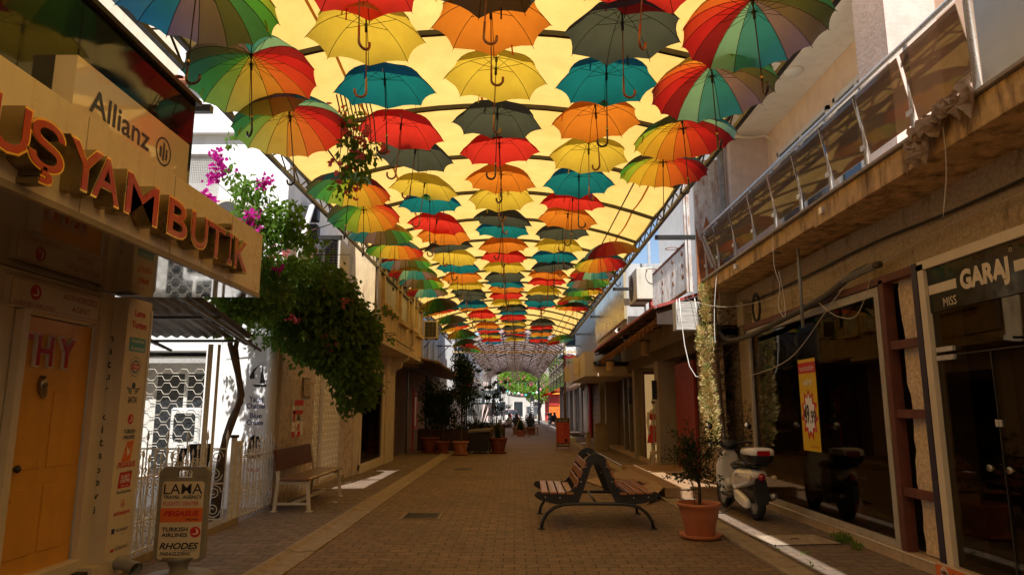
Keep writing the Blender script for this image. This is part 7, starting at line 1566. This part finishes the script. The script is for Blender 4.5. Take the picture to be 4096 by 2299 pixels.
def car(label, loc, rz, col, h=1.45, van=False):
    t = thing('parked_car', label, 'car', loc, rz, 'vehicles beyond the street end'); W = .86; bm_ = mat(col[0], col[1], .2, .03, 2, coat=1)
    side = [(-2.1, .3), (-2.12, .75), (-1.5, .92), (1.7 if not van else 2.0, .95), (2.1, .8), (2.1, .3)]; m = MB(); m.prism(side, (-W, 0, 0), (0, 1, 0), (0, 0, 1), (1, 0, 0), 2 * W); m.build('body', bm_, t, local=True, bev=.06)
    top = [(-1.1, .92), (-.55, h), (1.1 if not van else 1.85, h), (1.7 if not van else 2.0, .95)]; m = MB(); m.prism(top, (-W + .1, 0, 0), (0, 1, 0), (0, 0, 1), (1, 0, 0), 2 * W - .2); m.build('cabin', window_m, t, local=True, bev=.05)
    m = MB(); m.bbox(-W + .12, W - .12, -.5, 1.1 if not van else 1.85, h - .01, h + .04, .015); m.build('roof', bm_, t, local=True)
    for x in (-W, W):
        for y in (-1.3, 1.35):
            m = MB(); m.lathe([(.18, -.1), (.3, -.1), (.32, 0), (.3, .1), (.18, .1)], (0, 0, 0), 20, Matrix.Translation((x, y, .32)) @ Matrix.Rotation(math.pi / 2, 4, 'Y')); o = m.build('wheel', rubber, t, True, True); m = MB(); m.tube((x - .105, y, .32), (x + .105, y, .32), .19, 14); m.build('rim', steel, o, False, True)
    for x in (-.65, .65): m = MB(); m.bbox(x - .14, x + .14, -2.14, -2.08, .6, .74, .01); m.build('headlight', whitei, t, local=True)
car('dark red car parked in the sunlit square beyond the street end', (-.6, 97, 0), R(8), ('car_red', (.3, .03, .04)))
car('cream van standing in the square to the right of the red car', (2.4, 93, 0), R(5), ('van_cream', (.5, .47, .4)), 1.9, True)
# ---- far square
b = thing('far_white_house', 'white building with tall windows closing the view beyond the square', 'building', (0, 112, 0)); m = MB(); m.box(-14, 16, 110, 118, 0, 13); m.build('wall', mat('far_plaster', (.5, .47, .42), .9, .15, .4), b)
for k in range(9):
    for z0_ in (.4, 4.2, 7.8): x = -11 + k * 2.7; w = MB(); w.box(x - .1, x + 1.5, 109.85, 110, z0_ - .1, z0_); w.box(x - .1, x, 109.9, 110, z0_, z0_ + 2.4); w.box(x + 1.4, x + 1.5, 109.9, 110, z0_, z0_ + 2.4); wo = w.build('window', white_m, b); m = MB(); m.box(x, x + 1.4, 109.95, 109.99, z0_, z0_ + 2.3); m.build('pane', window_m, wo)
b = thing('far_left_house', 'pale pink house with balconies at the left of the far square', 'building', (-8, 95, 0)); m = MB(); m.box(-16, -3.4, 88, 100, 0, 10); m.build('wall', mat('pale_pink', (.6, .47, .42), .9), b)
m = MB()
for z0_ in (3.2, 6.0): m.box(-8, -2.8, 87.3, 88, z0_, z0_ + .2); [m.box(-8 + k * .25, -7.96 + k * .25, 87.3, 87.34, z0_ + .2, z0_ + 1.1) for k in range(21)]
m.build('balcony', white_m, b)
b = thing('far_right_house', 'white house with a blue framed window at the right of the far square', 'building', (9, 95, 0)); m = MB(); m.box(5.6, 16, 88, 100, 0, 9); m.build('wall', plaster_w, b); w = MB(); w.box(4.6, 5.6, 90, 92, 3.6, 8.5); w.build('bay', mat('blue_frame', (.15, .35, .45), .5), b)
b = thing('orange_kiosk', 'bright orange kiosk with red door beside the far right pavement', 'kiosk', (4.6, 84, 0)); ok = mat('kiosk_orange', (.85, .17, .015), .5, .05, 2); m = MB(); m.box(3.9, 6.2, 83, 86, 0, 3.3); m.build('wall', ok, b)
m = MB(); m.box(3.45, 6.3, 82.2, 86, 3.3, 4.6); m.build('fascia', mat('kiosk_amber', (.9, .32, .03), .5, .04), b)
m = MB(); m.box(3.55, 3.95, 82.9, 83.3, 0, 3.3); m.box(4.0, 5.2, 82.9, 83, 2.0, 3.3); m.build('red_trim', mat('kiosk_red', (.45, .03, .02), .5), b)
m = MB(); m.lathe([(1.9, 4.6), (.6, 5.6), (.02, 6.2)], (4.9, 84, 0), 4, Matrix.Identity(4)); m.build('roof', whitei, b)
t = thing('red_awning', 'small red awning sticking out over the far right pavement', 'awning', (3.5, 60, 3)); m = MB(); m.loft([[(3.95, 58, 3.3), (2.3, 58, 2.75), (2.3, 58, 2.6), (3.95, 58, 3.1)], [(3.95, 62, 3.3), (2.3, 62, 2.75), (2.3, 62, 2.6), (3.95, 62, 3.1)]]); m.build('fabric', cloth('red_fabric', (.6, .05, .02), .6, tcol=(.9, .1, .04)), t)
def parasol_awning(label, x0, x1, y0, y1, z0_, z1_, mt_):
    t = thing('white_awning', label, 'awning', ((x0 + x1) / 2, y0, z0_)); m = MB(); n = 10; P = []
    for j in range(2):
        for i in range(n + 1): u = i / n; P.append((x0 + (x1 - x0) * u, (y1, y0)[j], (z1_, z0_)[j] - .25 * math.sin(math.pi * u) * (1 if j else .4)))
    m.add(P, [(i, i + 1, n + 2 + i, n + 1 + i) for i in range(n)]); m.build('fabric', mt_, t, True, solid=.02)
    m = MB(); m.tube((x0 + .2, y1, 0), (x0 + .2, y1, z1_), .05, 8); m.tube((x1 - .2, y1, 0), (x1 - .2, y1, z1_), .05, 8); m.build('poles', white_m, t)
parasol_awning('cream fabric awning sagging over the far square', -1.0, 2.6, 84, 89, 3.2, 4.5, cloth('cream_fabric', (.75, .68, .55), .4))
t = thing('far_shop_sign', 'dark sign with white letters at the left of the far square', 'sign', (-2.6, 80, 3)); m = MB(); m.box(-3.9, -1.6, 80, 80.2, 2.1, 3.7); m.build('board', mat('dark_teal_board', (.04, .06, .06), .5), t); m = MB(); put_text(m, 'BÜFE IU', (-2.9, 80, 3.2), FF, 1.6, .45, .04); put_text(m, 'LEZYVE', (-2.6, 80, 2.55), FF, 1.7, .45, .04); m.build('lettering', whitei, t)
t = thing('dark_umbrella_stand', 'closed dark parasol leaning by the far left shops', 'parasol', (-2.3, 74, 0)); m = MB(); m.lathe([(.02, 3.0), (.3, 1.6), (.75, .9), (.1, .85)][::-1], (-2.3, 74, 0), 12); m.build('canopy', blackm, t); m = MB(); m.tube((-2.3, 74, 0), (-2.3, 74, 3.1), .03, 6); m.build('pole', blackm, t)
t = thing('street_tree', 'big bright green bougainvillea tree with pink flowers over the far square', 'tree', (1.2, 82, 0)); rr = random.Random(40); m = MB(); m.path([(2.9, 82, 0), (2.8, 82, 1.6), (3.1, 82, 2.4), (2.6, 82, 3.4), (1.6, 82, 4.6), (.6, 82, 5.4)], [.22, .2, .16, .15, .12, .06], 9)
for k in range(16): a = Vector((rr.uniform(-.5, 2.5), 82, rr.uniform(4, 5))); m.path([a, a + Vector((rr.uniform(-1.4, 1.4), rr.uniform(-1, 1), rr.uniform(-.6, 1.5)))], [.05, .015], 5)
m.build('trunk', bark, t); m = MB(); leaves(m, [(0, 81.5, 4.4, 1.2, .8, .8), (2.6, 81.5, 4.2, 1.0, .8, .9), (.2, 82, 5.6, 1.7, 1.4, 1.2), (1.9, 82, 5.3, 1.6, 1.4, 1.3), (3.2, 82.4, 4.7, 1.0, 1.1, 1.0), (-1.0, 82.3, 5.2, 1.0, 1, .9), (1.2, 82, 4.2, 1.4, 1, .7), (1.8, 81.6, 3.2, .6, .5, .7), (.9, 81.2, 3.9, 1.5, .6, .5), (2.6, 81.3, 3.2, .5, .5, .6), (1.5, 82, 6.9, 1.8, 1.2, .8), (3.3, 82, 3.0, .45, .4, .7)], 19000, .27, rr, .3, .5); m.build('crown', cloth('sunlit_leaf', (.24, .38, .06), .5, tcol=(.5, .75, .1)), t)
m = MB(); bracts(m, [(rr.uniform(-2, 3.4), 80.7, rr.uniform(4, 6.6)) for _ in range(22)] + [(-1.9, 81, 4.9), (-1.7, 81, 4.6)], 4, .12, .13, rr); m.build('pink_flowers', mat('pink_flower', (.75, .1, .25), .8), t)
GL = 'coloured glass lanterns strung across the far square'; rr = random.Random(3)
for k in range(11):
    x = -1.3 + k * .42; z = 3.6 - .35 * math.sin(math.pi * k / 10) + rr.uniform(-.15, .15); nm, c_ = [('pink', (.7, .2, .25)), ('teal', (.05, .4, .4)), ('dark', (.03, .03, .03)), ('green', (.1, .4, .1)), ('white', (.75, .75, .7))][k % 5]
    m = MB(); m.lathe([(.02, .2), (.06, .17), (.16, .06), (.17, -.02), (.1, -.14), (.03, -.18)][::-1], (x, 80, z), 14); m.tube((x, 80, z + .19), (x, 80, 4.6), .01, 4)
    single(m, 'lantern', mat('lantern_' + nm, c_, .2, .05, coat=.5), '%s glass lantern, %s from the left on the string' % (nm, ORD[k]), 'lantern', GL, smooth=True)
m = MB(); m.tube((-1.6, 80, 4.6), (3.2, 80, 4.6), .02, 5); single(m, 'lantern_cable', blackm, 'cable carrying the coloured lanterns above the far square', 'cable')
t = thing('totem_sign', 'tall narrow dark totem with pale letters near the black pole', 'sign', (1.9, 78, 0)); m = MB(); m.box(1.7, 2.1, 78, 78.15, 0, 3.0); m.build('board', blackm, t); m = MB(); put_text(m, 'HOTEL', (1.9, 78, 1.5), (Vector((0, 0, -1)), Vector((1, 0, 0)), Vector((0, -1, 0))), 1.8, .26, .03); m.build('lettering', whitei, t)
# unseen block added across the street behind the camera to close the light off
b = thing('rear_block', 'plain beige block added behind the camera to close off light', 'building', (0, -14, 0)); m = MB(); m.box(-12, 9, -16, -13, 0, 5.0); m.build('wall', plaster_b, b)
